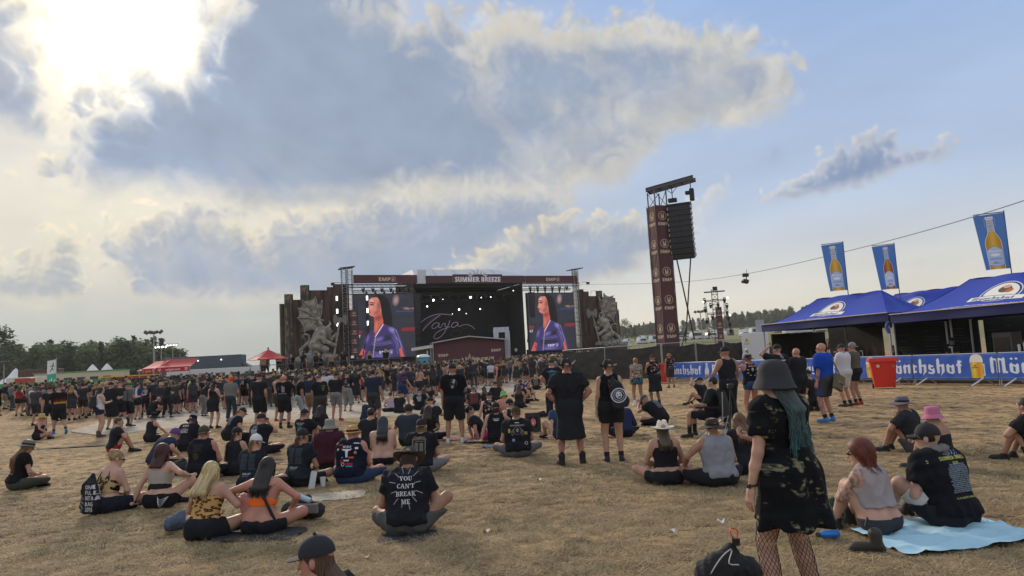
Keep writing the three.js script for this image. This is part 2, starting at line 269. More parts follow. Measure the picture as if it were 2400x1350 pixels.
// A surface round tapered limbs and ellipsoids that flow into one another. prims: {a, b, ra, rb, k} or {c, r: [x, y, z], k}; cuts: [nx, ny, nz, d] keep n.p < d.
const NET=[[0,0,0],[1,0,0],[0,1,0],[1,1,0],[0,0,1],[1,0,1],[0,1,1],[1,1,1]],EDG=[[0,1],[2,3],[4,5],[6,7],[0,2],[1,3],[4,6],[5,7],[0,4],[1,5],[2,6],[3,7]];
function limbs(prims,cell,cuts=[],bend){
let lo=[1e9,1e9,1e9],hi=[-1e9,-1e9,-1e9];
const boxes=prims.map((p)=>{
const L=[0,0,0],U=[0,0,0];
for(let i=0;i<3;i++){
if(p.c){L[i]=p.c[i]- p.r[i];U[i]=p.c[i]+ p.r[i];}else{L[i]=Math.min(p.a[i]- p.ra,p.b[i]- p.rb);U[i]=Math.max(p.a[i]+ p.ra,p.b[i]+ p.rb);}
if(!p.sub){lo[i]=Math.min(lo[i],L[i]);hi[i]=Math.max(hi[i],U[i]);}
}
return[L,U];
});
for(let i=0;i<3;i++){lo[i]=(Math.floor(lo[i]/ cell)- 3)*cell;hi[i]+=3*cell;}
const nx=Math.ceil((hi[0]- lo[0])/ cell)+ 1,ny=Math.ceil((hi[1]- lo[1])/ cell)+ 1,nz=Math.ceil((hi[2]- lo[2])/ cell)+ 1,F=new Float32Array(nx*ny*nz).fill(1);
prims.forEach((p,n)=>{
const k=p.k??0.03,pad=k + 2.5*cell,[L,U]=boxes[n],r=[0,1,2].map((i)=>[Math.max(0,Math.floor((L[i]- pad - lo[i])/ cell)),Math.min([nx,ny,nz][i]- 1,Math.ceil((U[i]+ pad - lo[i])/ cell))]);
let ax,ay,az,ex,ey,ez,ll;
if(!p.c){[ax,ay,az]=p.a;ex=p.b[0]- ax;ey=p.b[1]- ay;ez=p.b[2]- az;ll=ex*ex + ey*ey + ez*ez + 1e-9;}
for(let z=r[2][0];z<=r[2][1];z++)for(let y=r[1][0];y<=r[1][1];y++)for(let x=r[0][0];x<=r[0][1];x++){
const X=lo[0]+ x*cell,Y=lo[1]+ y*cell,Z=lo[2]+ z*cell;let d;
if(p.c){const u=(X - p.c[0])/ p.r[0],v=(Y - p.c[1])/ p.r[1],w=(Z - p.c[2])/ p.r[2],k0=Math.sqrt(u*u + v*v + w*w),k1=Math.sqrt((u / p.r[0])**2 +(v / p.r[1])**2 +(w / p.r[2])**2);d=k1>1e-6?k0*(k0 - 1)/ k1:-Math.min(...p.r);}
else{let t=((X - ax)*ex +(Y - ay)*ey +(Z - az)*ez)/ ll;const t0=t;t=t<0?0:t>1?1:t;const u=X - ax - ex*t,v=Y - ay - ey*t,w=Z - az - ez*t;d=Math.sqrt(u*u + v*v + w*w)-(p.ra +(p.rb - p.ra)*t);if(p.flat&&t0>0.9){const l=Math.sqrt(ll),along=(t0 - 1)*l,rad=Math.sqrt(Math.max(0,(u*u + v*v + w*w)-(t0>1?along*along:0)))- p.rb;d=t0>1?Math.max(rad,along):Math.max(d,along);}}
const i=(z*ny + y)*nx + x,f=F[i];
if(p.sub){const q=-d,h=Math.max(k - Math.abs(f - q),0)/ k;F[i]=Math.max(f,q)+ h*h*k*0.25;}
else{const h=Math.max(k - Math.abs(f - d),0)/ k;F[i]=Math.min(f,d)- h*h*k*0.25;}
}
});
if(cuts.length||bend)for(let z=0,i=0;z<nz;z++)for(let y=0;y<ny;y++)for(let x=0;x<nx;x++,i++){
if(F[i]>4*cell)continue;
const X=lo[0]+ x*cell,Y=lo[1]+ y*cell,Z=lo[2]+ z*cell;
if(bend)F[i]=bend(X,Y,Z,F[i]);
for(const c of cuts)F[i]=Math.max(F[i],c[0]*X + c[1]*Y + c[2]*Z - c[3]);
}
const id=new Int32Array(nx*ny*nz).fill(-1),pos=[],idx=[],off=NET.map(([a,b,c])=>(c*ny + b)*nx + a);
for(let z=0;z<nz - 1;z++)for(let y=0;y<ny - 1;y++)for(let x=0;x<nx - 1;x++){
const i=(z*ny + y)*nx + x;let m=0;
for(let k=0;k<8;k++)if(F[i + off[k]]<0)m++;
if(m===0||m===8)continue;
let sx=0,sy=0,sz=0,n=0;
for(const[p,q]of EDG){
const a=F[i + off[p]],b=F[i + off[q]];
if(a<0===b<0)continue;
const t=a /(a - b),P=NET[p],Q=NET[q];
sx +=P[0]+(Q[0]- P[0])*t;sy +=P[1]+(Q[1]- P[1])*t;sz +=P[2]+(Q[2]- P[2])*t;n++;
}
id[i]=pos.length / 3;pos.push(lo[0]+(x + sx / n)*cell,lo[1]+(y + sy / n)*cell,lo[2]+(z + sz / n)*cell);
}
const S=[1,nx,nx*ny];
for(let z=1;z<nz - 1;z++)for(let y=1;y<ny - 1;y++)for(let x=1;x<nx - 1;x++){
const i=(z*ny + y)*nx + x,f=F[i]<0;
for(let a=0;a<3;a++){
if(F[i + S[a]]<0===f)continue;
const u=S[(a + 1)% 3],v=S[(a + 2)% 3],A=id[i],B=id[i - u],C=id[i - u - v],D=id[i - v];
if(A<0||B<0||C<0||D<0)continue;
if(f)idx.push(A,B,C,A,C,D);else idx.push(A,C,B,A,D,C);
}
}
const g=new THREE.BufferGeometry();
g.setAttribute('position',new THREE.BufferAttribute(new Float32Array(pos),3));
g.setIndex(idx);g.computeVertexNormals();
return g;
}

// ---------- ground ----------
const strawTile=dataTex(1024,(u,v,x,y)=>{
const n=tnoise(u,v,18,4,1)*0.8,m=tnoise(u,v,48,3,2),s1=Math.abs(tnoise(u*1 + 0.03*m,v,128,2,3)),g=tnoise(u,v,24,3,8);
const k=0.62 + 0.45*n + 0.5*m - 0.5*s1 + 0.2*(hash2(x,y)- 0.5),gr=sstep(0.12,0.4,g)*0.5,d=sstep(0.1,0.42,-n - 0.5*m);
const c=[mixN(mixN(184,154,gr),118,d),mixN(mixN(150,138,gr),92,d),mixN(mixN(106,94,gr),66,d)];
return c.map((q)=>q*(0.62 + 0.5*k));
});
const strawBump=dataTex(512,(u,v,x,y)=>128 + 130*tnoise(u,v,24,4,5)+ 60*tnoise(u,v,180,1,6),false,1);
{
strawTile.repeat.set(1 / 3.7,1 / 3.7);strawTile.rotation=0.4;strawBump.repeat.set(1 / 1.7,1 / 1.7);
const rings=[],N=288;for(let r=0.4;r<1700;r*=r<60?1.032:1.07)rings.push(r);
const pos=[0,0,0],uv=[0,0],col=[1,1,1],idx=[];
rings.forEach((r,j)=>{
for(let i=0;i<N;i++){
const a=i / N*Math.PI*2,x=r*Math.sin(a),z=-r*Math.cos(a),near=1 - sstep(30,45,r);
const bump=near*(0.05*fbm2(x*0.45,z*0.45,3)+ 0.018*fbm2(x*2.3 + 9,z*2.3,2));
pos.push(x,hgt(x,z)+ bump - 0.01,z);uv.push(x,z);
const b=fbm2(x*0.16 + 3,z*0.22 + 8,4),dirt=sstep(0.02,0.3,fbm2(x*0.42 + 71,z*0.6 + 13,4))*0.75,g=sstep(0.05,0.4,fbm2(x*0.3 + 40,z*0.42,4)),far=sstep(110,200,r),t=0.92 + 0.5*b;
const c=[mixN(mixN(1.0,0.76,g*0.5),0.72,dirt),mixN(mixN(0.99,0.86,g*0.5),0.64,dirt),mixN(mixN(0.92,0.8,g*0.5),0.56,dirt)],f=[0.62,0.92,0.62];
for(let k=0;k<3;k++)col.push(mixN(c[k]*t,f[k]*(0.8 + 0.5*fbm2(x*0.01,z*0.02,3)),far));
if(j){const p=1 +(j - 1)*N,q=1 + j*N,n=(i + 1)% N;idx.push(p + i,p + n,q + i,p + n,q + n,q + i);}else idx.push(0,1 +(i + 1)% N,1 + i);
}
});
for(let i=0;i<idx.length;i +=3){const t=idx[i];idx[i]=idx[i + 1];idx[i + 1]=t;}
const g=new THREE.BufferGeometry();
g.setAttribute('position',new THREE.Float32BufferAttribute(pos,3));g.setAttribute('uv',new THREE.Float32BufferAttribute(uv,2));g.setAttribute('color',new THREE.Float32BufferAttribute(col,3));
g.setIndex(idx);g.computeVertexNormals();
if(g.attributes.normal.getY(0)<0){for(let i=0;i<idx.length;i +=3){const t=idx[i];idx[i]=idx[i + 1];idx[i + 1]=t;}g.setIndex(idx);g.computeVertexNormals();}
const m=new THREE.MeshStandardMaterial({map:strawTile,bumpMap:strawBump,bumpScale:0.014,vertexColors:true,roughness:1});
mesh('ground',g,m).userData={kind:'structure'};
}
function groundY(x,z){const r=Math.hypot(x,z),near=1 - sstep(30,45,r);return hgt(x,z)+ near*(0.05*fbm2(x*0.45,z*0.45,3)+ 0.018*fbm2(x*2.3 + 9,z*2.3,2))- 0.01;}
// paved ring road: near and far edge column by column
{
const cols=[[-16.86,-27.35,-17.17,-27.86],[-14.15,-24.53,-19.13,-33.16],[-13.19,-25.31,-20.56,-39.46],[-12.05,-25.75,-23.32,-49.85],[-11.12,-25.68,-30.72,-71.07],[-10.4,-26.97,-59.62,-154.93],[-9.18,-27.11,-90.74,-268.94],[-6.98,-26.03,-59.14,-222.02],[-5.08,-24.95,-36.53,-181.5],[-3.92,-26.03,-22.9,-154.67],[-2.77,-28.5,-13.68,-144.25],[-1.73,-34.98,-6.66,-140.21],[0.42,-42.13,1.48,-127.13],[2.14,-46.86,5.88,-124.78],[4.67,-53.39,9.92,-112.11],[8.11,-62.73,13.22,-101.78]];
const pos=[],uv=[],idx=[],R=26;
cols.forEach(([a,b,c,d],i)=>{for(let j=0;j<=R;j++){const t=j / R*j / R,wob=j===0?0.35*fbm2(a*0.9,b*0.9,2):0,x=mixN(a,c,t)+ wob*0.3,z=mixN(b,d,t)+ wob;pos.push(x,groundY(x,z)- 0.06 + 0.1*sstep(0,0.012,t),z);uv.push(x,z);if(i&&j){const q=i*(R + 1)+ j,p=q - R - 1;idx.push(p - 1,q - 1,q,p - 1,q,p);}}});
const g=new THREE.BufferGeometry();
g.setAttribute('position',new THREE.Float32BufferAttribute(pos,3));g.setAttribute('uv',new THREE.Float32BufferAttribute(uv,2));g.setIndex(idx);g.computeVertexNormals();
const tile=dataTex(512,(u,v)=>{
const X=u*10,Y=v*20,row=Math.floor(Y),fx=(X +(row&1)*0.5)% 1,fy=Y - row,e=Math.min(Math.min(fx,1 - fx)*0.2,Math.min(fy,1 - fy)*0.1)/ 0.1;
const h=hash2(Math.floor(X +(row&1)*0.5)% 10,row),n=tnoise(u,v,8,5,12),k=(0.86 + 0.12*h + 0.22*n)*mixN(0.8,1,sstep(0,0.09,e));
return[170*k,158*k,138*k];
});
tile.repeat.set(0.5,0.5);
mesh('paved_road',g,new THREE.MeshStandardMaterial({map:tile,roughness:0.95})).userData={kind:'structure'};
}
// trodden straw and dry tufts, thick near the camera
{
const rnd=rng(77),tuft=(n,len,lay,w)=>{
const gs=[],p=[];
for(let i=0;i<n;i++){
const a=rnd()*6.283,L=len*(0.5 + rnd()),up=lay*(0.3 + rnd()),bx=(rnd()- 0.5)*0.12,bz=(rnd()- 0.5)*0.12,dx=Math.cos(a),dz=Math.sin(a),ww=w*(0.6 + 0.8*rnd()),kx=(rnd()- 0.5)*L*0.5,kz=(rnd()- 0.5)*L*0.5;
const a0=[bx,0,bz],m0=[bx + dx*L*0.55 + kx*0.5,up*0.8,bz + dz*L*0.55 + kz*0.5],e0=[bx + dx*L + kx,up*(0.4 + rnd()*0.8),bz + dz*L + kz];
const s=[-dz*ww,0,dx*ww],l=(q,k)=>[q[0]+ s[0]*k,q[1],q[2]+ s[2]*k];
p.push(...l(a0,1),...l(a0,-1),...l(m0,0.8),...l(m0,0.8),...l(a0,-1),...l(m0,-0.8),...l(m0,0.8),...l(m0,-0.8),...e0);
}
const g=new THREE.BufferGeometry();g.setAttribute('position',new THREE.Float32BufferAttribute(p,3));g.computeVertexNormals();return g;
};
const grp=new THREE.Group();grp.name='dry_grass';grp.userData={kind:'stuff',label:'short trodden dry grass covering the field',category:'grass'};scene.add(grp);
const M=new THREE.Matrix4(),q=new THREE.Quaternion(),up=V(0,1,0),c=new THREE.Color();
[[22,0.075,0.018,0.0016,52000,1],[16,0.06,0.04,0.0018,1500,2],[30,0.10,0.02,0.0022,9000,3]].forEach(([n,len,lay,w,count,s],gi)=>{
const im=new THREE.InstancedMesh(tuft(n,len,lay,w),new THREE.MeshStandardMaterial({roughness:0.9}),count);im.name=['straw_litter','grass_tuft','far_straw'][gi];
let k=0;
while(k<count){
const d=gi===2?9 + 20*rnd()*rnd()+ 4*rnd():2.6 + 11*Math.pow(rnd(),1.4),a=(rnd()- 0.5)*1.5,x=d*Math.sin(a)*1.1,z=-d*Math.cos(a);
const dens=0.5 + fbm2(x*0.8 + 3,z*0.8 + 3,3)*1.2,green=fbm2(x*0.5 + 40,z*0.7,4);
if(rnd()>dens + 0.25||(gi===1&&green<0.12))continue;
q.setFromAxisAngle(up,rnd()*6.283);const sc=0.7 + 0.8*rnd();M.compose(V(x,groundY(x,z),z),q,V(sc,sc,sc));im.setMatrixAt(k,M);
const b=0.5 + 0.75*rnd(),gr=gi===1?0.5 + rnd()*0.4:sstep(0.05,0.45,green)*0.45*rnd();
c.setRGB(mixN(0.45,0.18,gr)*b,mixN(0.335,0.18,gr)*b,mixN(0.18,0.08,gr)*b);im.setColorAt(k,c);k++;
}
grp.add(im);
});
}

// ---------- prints used on several things ----------
function horns(x,cx,cy,r,ink,ground){
x.lineWidth=r*0.13;x.strokeStyle=ink;x.beginPath();x.arc(cx,cy,r,0,7);x.stroke();
x.fillStyle=ink;x.beginPath();x.ellipse(cx,cy + r*0.28,r*0.42,r*0.42,0,0,7);x.fill();
x.fillRect(cx - r*0.42,cy - r*0.62,r*0.22,r*0.9);x.fillRect(cx + r*0.2,cy - r*0.62,r*0.22,r*0.9);
x.fillStyle=ground;x.fillRect(cx - r*0.16,cy - r*0.2,r*0.05,r*0.5);x.fillRect(cx + r*0.1,cy - r*0.2,r*0.05,r*0.5);
}
function emp(x,cx,cy,size,ink){
x.save();x.translate(cx,cy);x.transform(1.25,0,0,1,0,0);x.fillStyle=ink;x.font=`bold ${size}px sans-serif`;x.textAlign='center';x.textBaseline='middle';x.fillText('EMP',0,0);
x.lineWidth=size*0.05;x.strokeStyle=ink;x.strokeText('EMP',0,0);x.restore();
}
function cloth(x,w,h,a,b){x.fillStyle=a;x.fillRect(0,0,w,h);const r=rng(w*7 + h);x.fillStyle=b;for(let i=0;i<w*h / 60;i++){x.globalAlpha=0.10;x.fillRect(r()*w,r()*h,1 + r()*9,1 + r()*3);}x.globalAlpha=1;}
function flamesPath(x,cx,base,R,ink){
x.fillStyle=ink;
for(let i=-3;i<=3;i++){
const a=i*0.42,L=R*(1.1 - Math.abs(i)*0.1)*(i&1?0.75:1),sx=cx + Math.sin(a)*R*0.55,sy=base - Math.cos(a)*R*0.25,ex=cx + Math.sin(a)*(R*0.5 + L),ey=base - Math.cos(a)*(R*0.2 + L),w=R*0.15,nx=Math.cos(a),ny=Math.sin(a);
x.beginPath();x.moveTo(sx - nx*w,sy - ny*w);x.quadraticCurveTo((sx + ex)/ 2 - nx*w*2.2,(sy + ey)/ 2 - ny*w*2.2,ex,ey);x.quadraticCurveTo((sx + ex)/ 2 + nx*w*1.4,(sy + ey)/ 2 + ny*w*1.4,sx + nx*w,sy + ny*w);x.fill();
}
}
const MAROON='#573338',TAN='#c4b196';
const bannerTex=canvasTex(1024,128,(x,w,h)=>{cloth(x,w,h,MAROON,'#2f1a1e');emp(x,490,66,76,TAN);horns(x,628,64,38,TAN,MAROON);});
const plainBannerTex=canvasTex(512,64,(x,w,h)=>{cloth(x,w,h,'#50323a','#3a2226');});
const signTex=canvasTex(1024,176,(x,w,h)=>{cloth(x,w,h,'#573439','#2f1a1e');x.fillStyle='#ece9ee';x.font='bold 128px sans-serif';x.textAlign='center';x.textBaseline='middle';x.save();x.translate(512,100);x.scale(0.93,1);x.fillText('SUMMER BREEZE',0,0);x.lineWidth=6;x.strokeStyle='#ece9ee';x.strokeText('SUMMER BREEZE',0,0);x.restore();x.fillStyle='#573439';for(let i=0;i<13;i++)x.fillRect(52 + i*78,40,4,120);});
const sleeveTex=canvasTex(256,512,(x,w,h)=>{cloth(x,w,h,'#583538','#2c1719');horns(x,128,190,74,TAN,'#583538');emp(x,128,340,74,TAN);});
const blackCloth=std([0.012,0.012,0.014],0.9),darkSteel=std([0.03,0.032,0.036],0.55,{metalness:0.5}),alu=std([0.42,0.43,0.44],0.45,{metalness:0.7}),greySteel=std([0.13,0.13,0.14],0.5,{metalness:0.5});
const withMap=(t,rough=0.8,o={})=>new THREE.MeshStandardMaterial({map:t,roughness:rough,side:THREE.DoubleSide,...o});
const STAGE=[-6.5,0,-116],STAGE_TURN=0.429;
function onStage(name,label,category,p,group,turn=0){const c=Math.cos(STAGE_TURN),s=Math.sin(STAGE_TURN);return thing(name,label,category,[STAGE[0]+ p[0]*c + p[2]*s,p[1],STAGE[2]- p[0]*s + p[2]*c],STAGE_TURN + turn,group);}
function lampHead(name,parent,x,y,z,s=1){
return mesh(name,[box(0.3*s,0.12*s,0.3*s,x,y - 0.06*s,z),box(0.05*s,0.4*s,0.16*s,x - 0.17*s,y - 0.3*s,z),box(0.05*s,0.4*s,0.16*s,x + 0.17*s,y - 0.3*s,z),new THREE.CylinderGeometry(0.16*s,0.12*s,0.5*s,8).rotateX(0.5).translate(x,y - 0.5*s,z + 0.05)],darkSteel,parent);
}
{
const st=onStage('concert_stage','large open-air concert stage with black hall, maroon banners and lattice towers','stage',[0,0,0]);
mesh('deck',[box(40,1.7,13,0,1.4,-6.6)],std([0.02,0.02,0.022],0.8),st);
for(const[a,b]of[[-20.4,-9.5],[9.3,19.8]])mesh('skirt',[box(b - a,1.3,0.2,(a + b)/ 2,2.85,-0.2)],blackCloth,st);
mesh('back_wall',[box(19,14,0.3,0,8.6,-11.5)],blackCloth,st);
mesh('side_wall',[box(0.3,12.4,11,-9.45,8.4,-6)],blackCloth,st);mesh('side_wall',[box(0.3,12.4,11,9.15,8.4,-6)],blackCloth,st);
mesh('ceiling',[box(19,0.25,11.5,0,14.9,-6)],blackCloth,st);
{
const e=[[-9.6,15.95,0],[9.6,15.95,0],[9.6,15.95,-13],[-9.6,15.95,-13]],t=[[-9.2,17.25,-2.4],[5.6,17.35,-2.6],[5.6,17.35,-11],[-9.2,17.25,-11]],p=[],q=(a,b,c,d)=>p.push(...a,...b,...c,...a,...c,...d);
q(e[0],e[1],t[1],t[0]);q(e[1],e[2],t[2],t[1]);q(e[2],e[3],t[3],t[2]);q(e[3],e[0],t[0],t[3]);q(t[0],t[1],t[2],t[3]);q(e[3],e[2],e[1],e[0]);
const g=new THREE.BufferGeometry();g.setAttribute('position',new THREE.Float32BufferAttribute(p,3));g.computeVertexNormals();
const roof=mesh('roof',g,std([0.62,0.63,0.66],0.6),st);
for(const s of[-6,-2.5,1,4.5])mesh('roof_seam',[bar([s,15.98,0.02],[s*0.98,17.36,-2.5],0.035,0.035,4)],std([0.4,0.41,0.44],0.7),roof);
mesh('roof_flap',plate(1.5,2.2,6,8,(u,v)=>[0.25*(v - 0.5),0,0.12*Math.sin(u*20 + v*3)]).translate(-8.55,15.75,0.3),std([0.66,0.67,0.7],0.7,{side:THREE.DoubleSide}),roof);
}
const ban=(s0,s1,y0,y1,tex,z)=>mesh('banner',[box(s1 - s0,y1 - y0,0.18,(s0 + s1)/ 2,(y0 + y1)/ 2,z)],withMap(tex),st);
ban(-19.3,-9.35,14.72,16.0,bannerTex,0.5);ban(9.5,19.4,14.62,15.85,bannerTex,0.5);ban(-7.9,-3.45,14.7,15.85,plainBannerTex,0.4);ban(5.15,9.45,14.66,15.82,plainBannerTex,0.4);
const sign=mesh('title_sign',[box(8.6,1.45,0.2,0.85,15.35,0.62)],withMap(signTex),st);sign.userData.label='maroon title sign with white capital letters';
{
for(let i=-3;i<=3;i++){
const a=i*0.44,L=0.95 - Math.abs(i)*0.06 +(i&1?-0.15:0.1),s=new THREE.Shape();s.moveTo(-0.14,0);s.bezierCurveTo(-0.42,L*0.35,0.12,L*0.55,-0.12,L);s.bezierCurveTo(0.34,L*0.6,0.0,L*0.35,0.16,0);s.lineTo(-0.14,0);
mesh('flame',[new THREE.ExtrudeGeometry(s,{depth:0.08,bevelEnabled:false}).rotateZ(-a).translate(0.85 + Math.sin(a)*1.05 + i*0.04,15.65 + Math.cos(a)*0.45,0.66)],std([0.6,0.6,0.64],0.6),sign);
}
}
// front edge of the roof, beams and the fans of lights under the banners
mesh('front_beam',truss([-20,14.35,0.1],[20,14.35,0.1],0.45,56,0.03,[0,1,0]),darkSteel,st);
mesh('lighting_beam',truss([-19,13.7,-1.2],[-9.6,13.7,-1.2],0.3,16,0.025,[0,1,0]),darkSteel,st);mesh('lighting_beam',truss([9.6,13.7,-1.2],[19,13.7,-1.2],0.3,16,0.025,[0,1,0]),darkSteel,st);
for(const s of[-17.8,-16.3,-14.9,-13.5,-12.1,-10.7,10.4,11.8,13.2,14.6,16,17.4])lampHead('stage_light',st,s,14.2,0.2,1.15);
for(const s of[-17,-15.6,-14.2,-12.8,11.1,12.5,13.9,15.3,16.7])lampHead('stage_light',st,s,13.75,-1.2,0.8);
const bars=[13.2,12.4,11.6];bars.forEach((y,i)=>mesh('lighting_beam',truss([-8.8,y,-2 - i*3],[8.6,y,-2 - i*3],0.35,26,0.025,[0,1,0]),std([0.05,0.05,0.055],0.5,{metalness:0.4}),st));
for(let i=0;i<11;i++)lampHead('stage_light',st,-8 + i*1.6,13.1,-2,0.9);
for(const[s,y,r]of[[-6.1,12.6,0.17],[-7.2,11.6,0.13],[-1.8,11.0,0.16],[-3.0,10.3,0.06],[-0.6,10.3,0.07],[1.9,11.0,0.12],[2.2,12.9,0.09],[3.9,12.95,0.10],[0.3,12.95,0.2],[8.1,14.0,0.09],[-4.5,12.7,0.06]]){
const l=mesh('stage_lamp',[new THREE.SphereGeometry(r,8,6).translate(s,y - 0.4,-1.6)],std([1,1,1],0.5,{emissive:new THREE.Color(1,1,1),emissiveIntensity:3}),st);
l.userData.label='lit white stage lamp';
}
for(const[s,y]of[[-6.1,12.2],[1.9,10.6],[-1.8,10.6]]){const p=new THREE.PointLight(0xffffff,4);p.position.set(s,y - 0.5,-1.2);p.shadow.radius=6;p.castShadow=true;p.name='stage_lamp_light';st.add(p);}
// towers: lattice masts with covers
const tower=(s,top)=>{
mesh('tower',[truss([s - 0.6,0.5,0.4],[s - 0.6,top,0.4],0.7,22,0.035),truss([s + 0.7,0.5,-1.6],[s + 0.7,top,-1.6],0.7,22,0.035)],std([0.3,0.31,0.32],0.5,{metalness:0.6}),st);
mesh('tower_platform',[box(2.2,0.12,2.2,s,top + 0.1,-0.5,0,0,0.12),bar([s - 1,top,0.4],[s - 1,top - 1.4,0.4],0.04)],darkSteel,st);mesh('tower_lamp',[box(1.3,0.06,0.06,s + 1.6*Math.sign(s),top - 2.2,0),box(0.5,0.4,0.3,s + 2.2*Math.sign(s),top - 2.42,0)],darkSteel,st);
mesh('tower_arm',[box(3.2,0.08,0.08,s,13,0.8),box(2.4,0.08,0.08,s,10.4,0.8),box(2.4,0.08,0.08,s,7.8,0.8),box(3,0.08,0.08,s,5.5,0.8),bar([s - 1.2,5.5,0.8],[s - 1.2,13,0.8],0.04),bar([s + 1.2,5.5,0.8],[s + 1.2,13,0.8],0.04)],darkSteel,st);
};
tower(-20.1,17.1);tower(19.6,17);
sleeveTex.repeat.set(1,1);
for(let i=0;i<5;i++)mesh('tower_cover',[box(1.0,1.32,0.9,-19.55,10.0 - i*1.36,0.9)],withMap(sleeveTex),st);
// blinder columns: lit lamps in pairs on both sides of the west tower
for(const s of[-22.0,-17.5])for(let i=0;i<6;i++){
const lit=i % 2===0;
mesh('blinder',[box(0.36,0.8,0.3,s,12.4 - i*0.95,1.1),box(0.6,0.1,0.1,s,12.4 - i*0.95,0.9)],darkSteel,st);
if(lit)mesh('blinder_lamp',[box(0.26,0.66,0.05,s,12.4 - i*0.95,1.29)],std([1,1,1],0.4,{emissive:new THREE.Color(1,0.98,0.94),emissiveIntensity:2.2}),st);
}
mesh('camera_crane',[box(0.5,0.5,0.5,-19,3.6,2),bar([-18.6,3.6,2],[-17.4,9,2],0.06)],darkSteel,st);
for(const s of[-10.6,9.3]){
const pa=onStage('speaker_array',s<0?'tall black loudspeaker column between the west screen and the stage opening':'tall black loudspeaker column between the stage opening and the east screen','loudspeaker',[s + 1.2,4.2,0.2],'main loudspeaker columns');
for(let i=0;i<14;i++)mesh('cabinet',[box(0.95,0.55,0.7,0,8.6 - i*0.6,-0.15*(i / 13)**2*8,0.02*i)],std([0.02,0.02,0.022],0.6),pa);
}
// cloth backdrop with a flowing script
const back=canvasTex(1024,512,(x,w,h)=>{
x.fillStyle='#05060a';x.fillRect(0,0,w,h);
x.lineCap='round';x.lineJoin='round';
const pen=(c,wd,pts)=>{x.strokeStyle=c;x.lineWidth=wd;x.beginPath();x.moveTo(pts[0],pts[1]);for(let i=2;i<pts.length;i +=6)x.bezierCurveTo(...pts.slice(i,i + 6));x.stroke();};
x.setTransform(0.66,0,0,0.56,53,91);const L='#b3a0bd';
x.fillStyle='#2c2530';
const blade=(...p)=>{x.beginPath();x.moveTo(p[0],p[1]);for(let i=2;i<p.length;i +=4)x.quadraticCurveTo(...p.slice(i,i + 4));x.fill();};
blade(70,210,220,60,520,100,240,110,70,210);blade(200,160,300,110,380,112,280,170,130,320,110,300,80,330,110,240,200,160);
pen(L,9,[80,205,240,60,420,80,560,110]);pen(L,10,[370,108,270,160,150,260,95,330]);
pen(L,9,[350,230,300,190,230,250,240,290,250,320,320,290,350,235]);pen(L,9,[352,232,335,270,330,300,370,290]);
pen(L,8,[370,290,400,240,420,220,450,232]);pen(L,9,[450,232,440,260,430,290,470,280]);
pen(L,9,[520,190,500,260,440,380,340,440,260,480,230,430,300,370,360,320,440,310,520,280]);
pen(L,9,[640,230,590,190,530,250,545,285,560,310,620,280,640,235]);pen(L,8,[642,232,630,270,640,300,700,270,760,240,860,260,900,330]);
pen('#5d5263',4,[520,380,560,320,700,330,690,390,680,440,520,450,510,390]);pen('#5d5263',4,[700,300,760,340,850,300,800,230]);
});
const bd=mesh('backdrop',plate(17.6,10.2,24,6,(u)=>[0,0,0.12*Math.sin(u*30)]).translate(-0.2,7.9,-5.2),withMap(back,0.9),st);bd.userData.label='black cloth with a lilac script drawn on it';
// gear on deck: risers, drum shield, keyboard stand
mesh('drum_riser',[box(4,0.8,2.6,-1.5,2.65,-3.6)],std([0.05,0.05,0.055],0.7),st);
for(const[x,y,r,h,t]of[[-1.5,3.5,0.45,0.5,1.57],[-2.3,3.8,0.28,0.3,0],[-0.8,3.8,0.28,0.3,0],[-2.9,4.4,0.5,0.02,0.3],[-0.1,4.4,0.5,0.02,0.3]])mesh(h<0.1?'cymbal':'drum',[new THREE.CylinderGeometry(r,r,h,14).rotateX(t).translate(x,y,-3.3)],std([0.06,0.05,0.05],0.35),st);
for(let i=0;i<5;i++)mesh('monitor_wedge',[box(0.8,0.45,0.6,-6 + i*3.1,2.45,-0.6,0.5)],std([0.03,0.03,0.03],0.7),st);
}
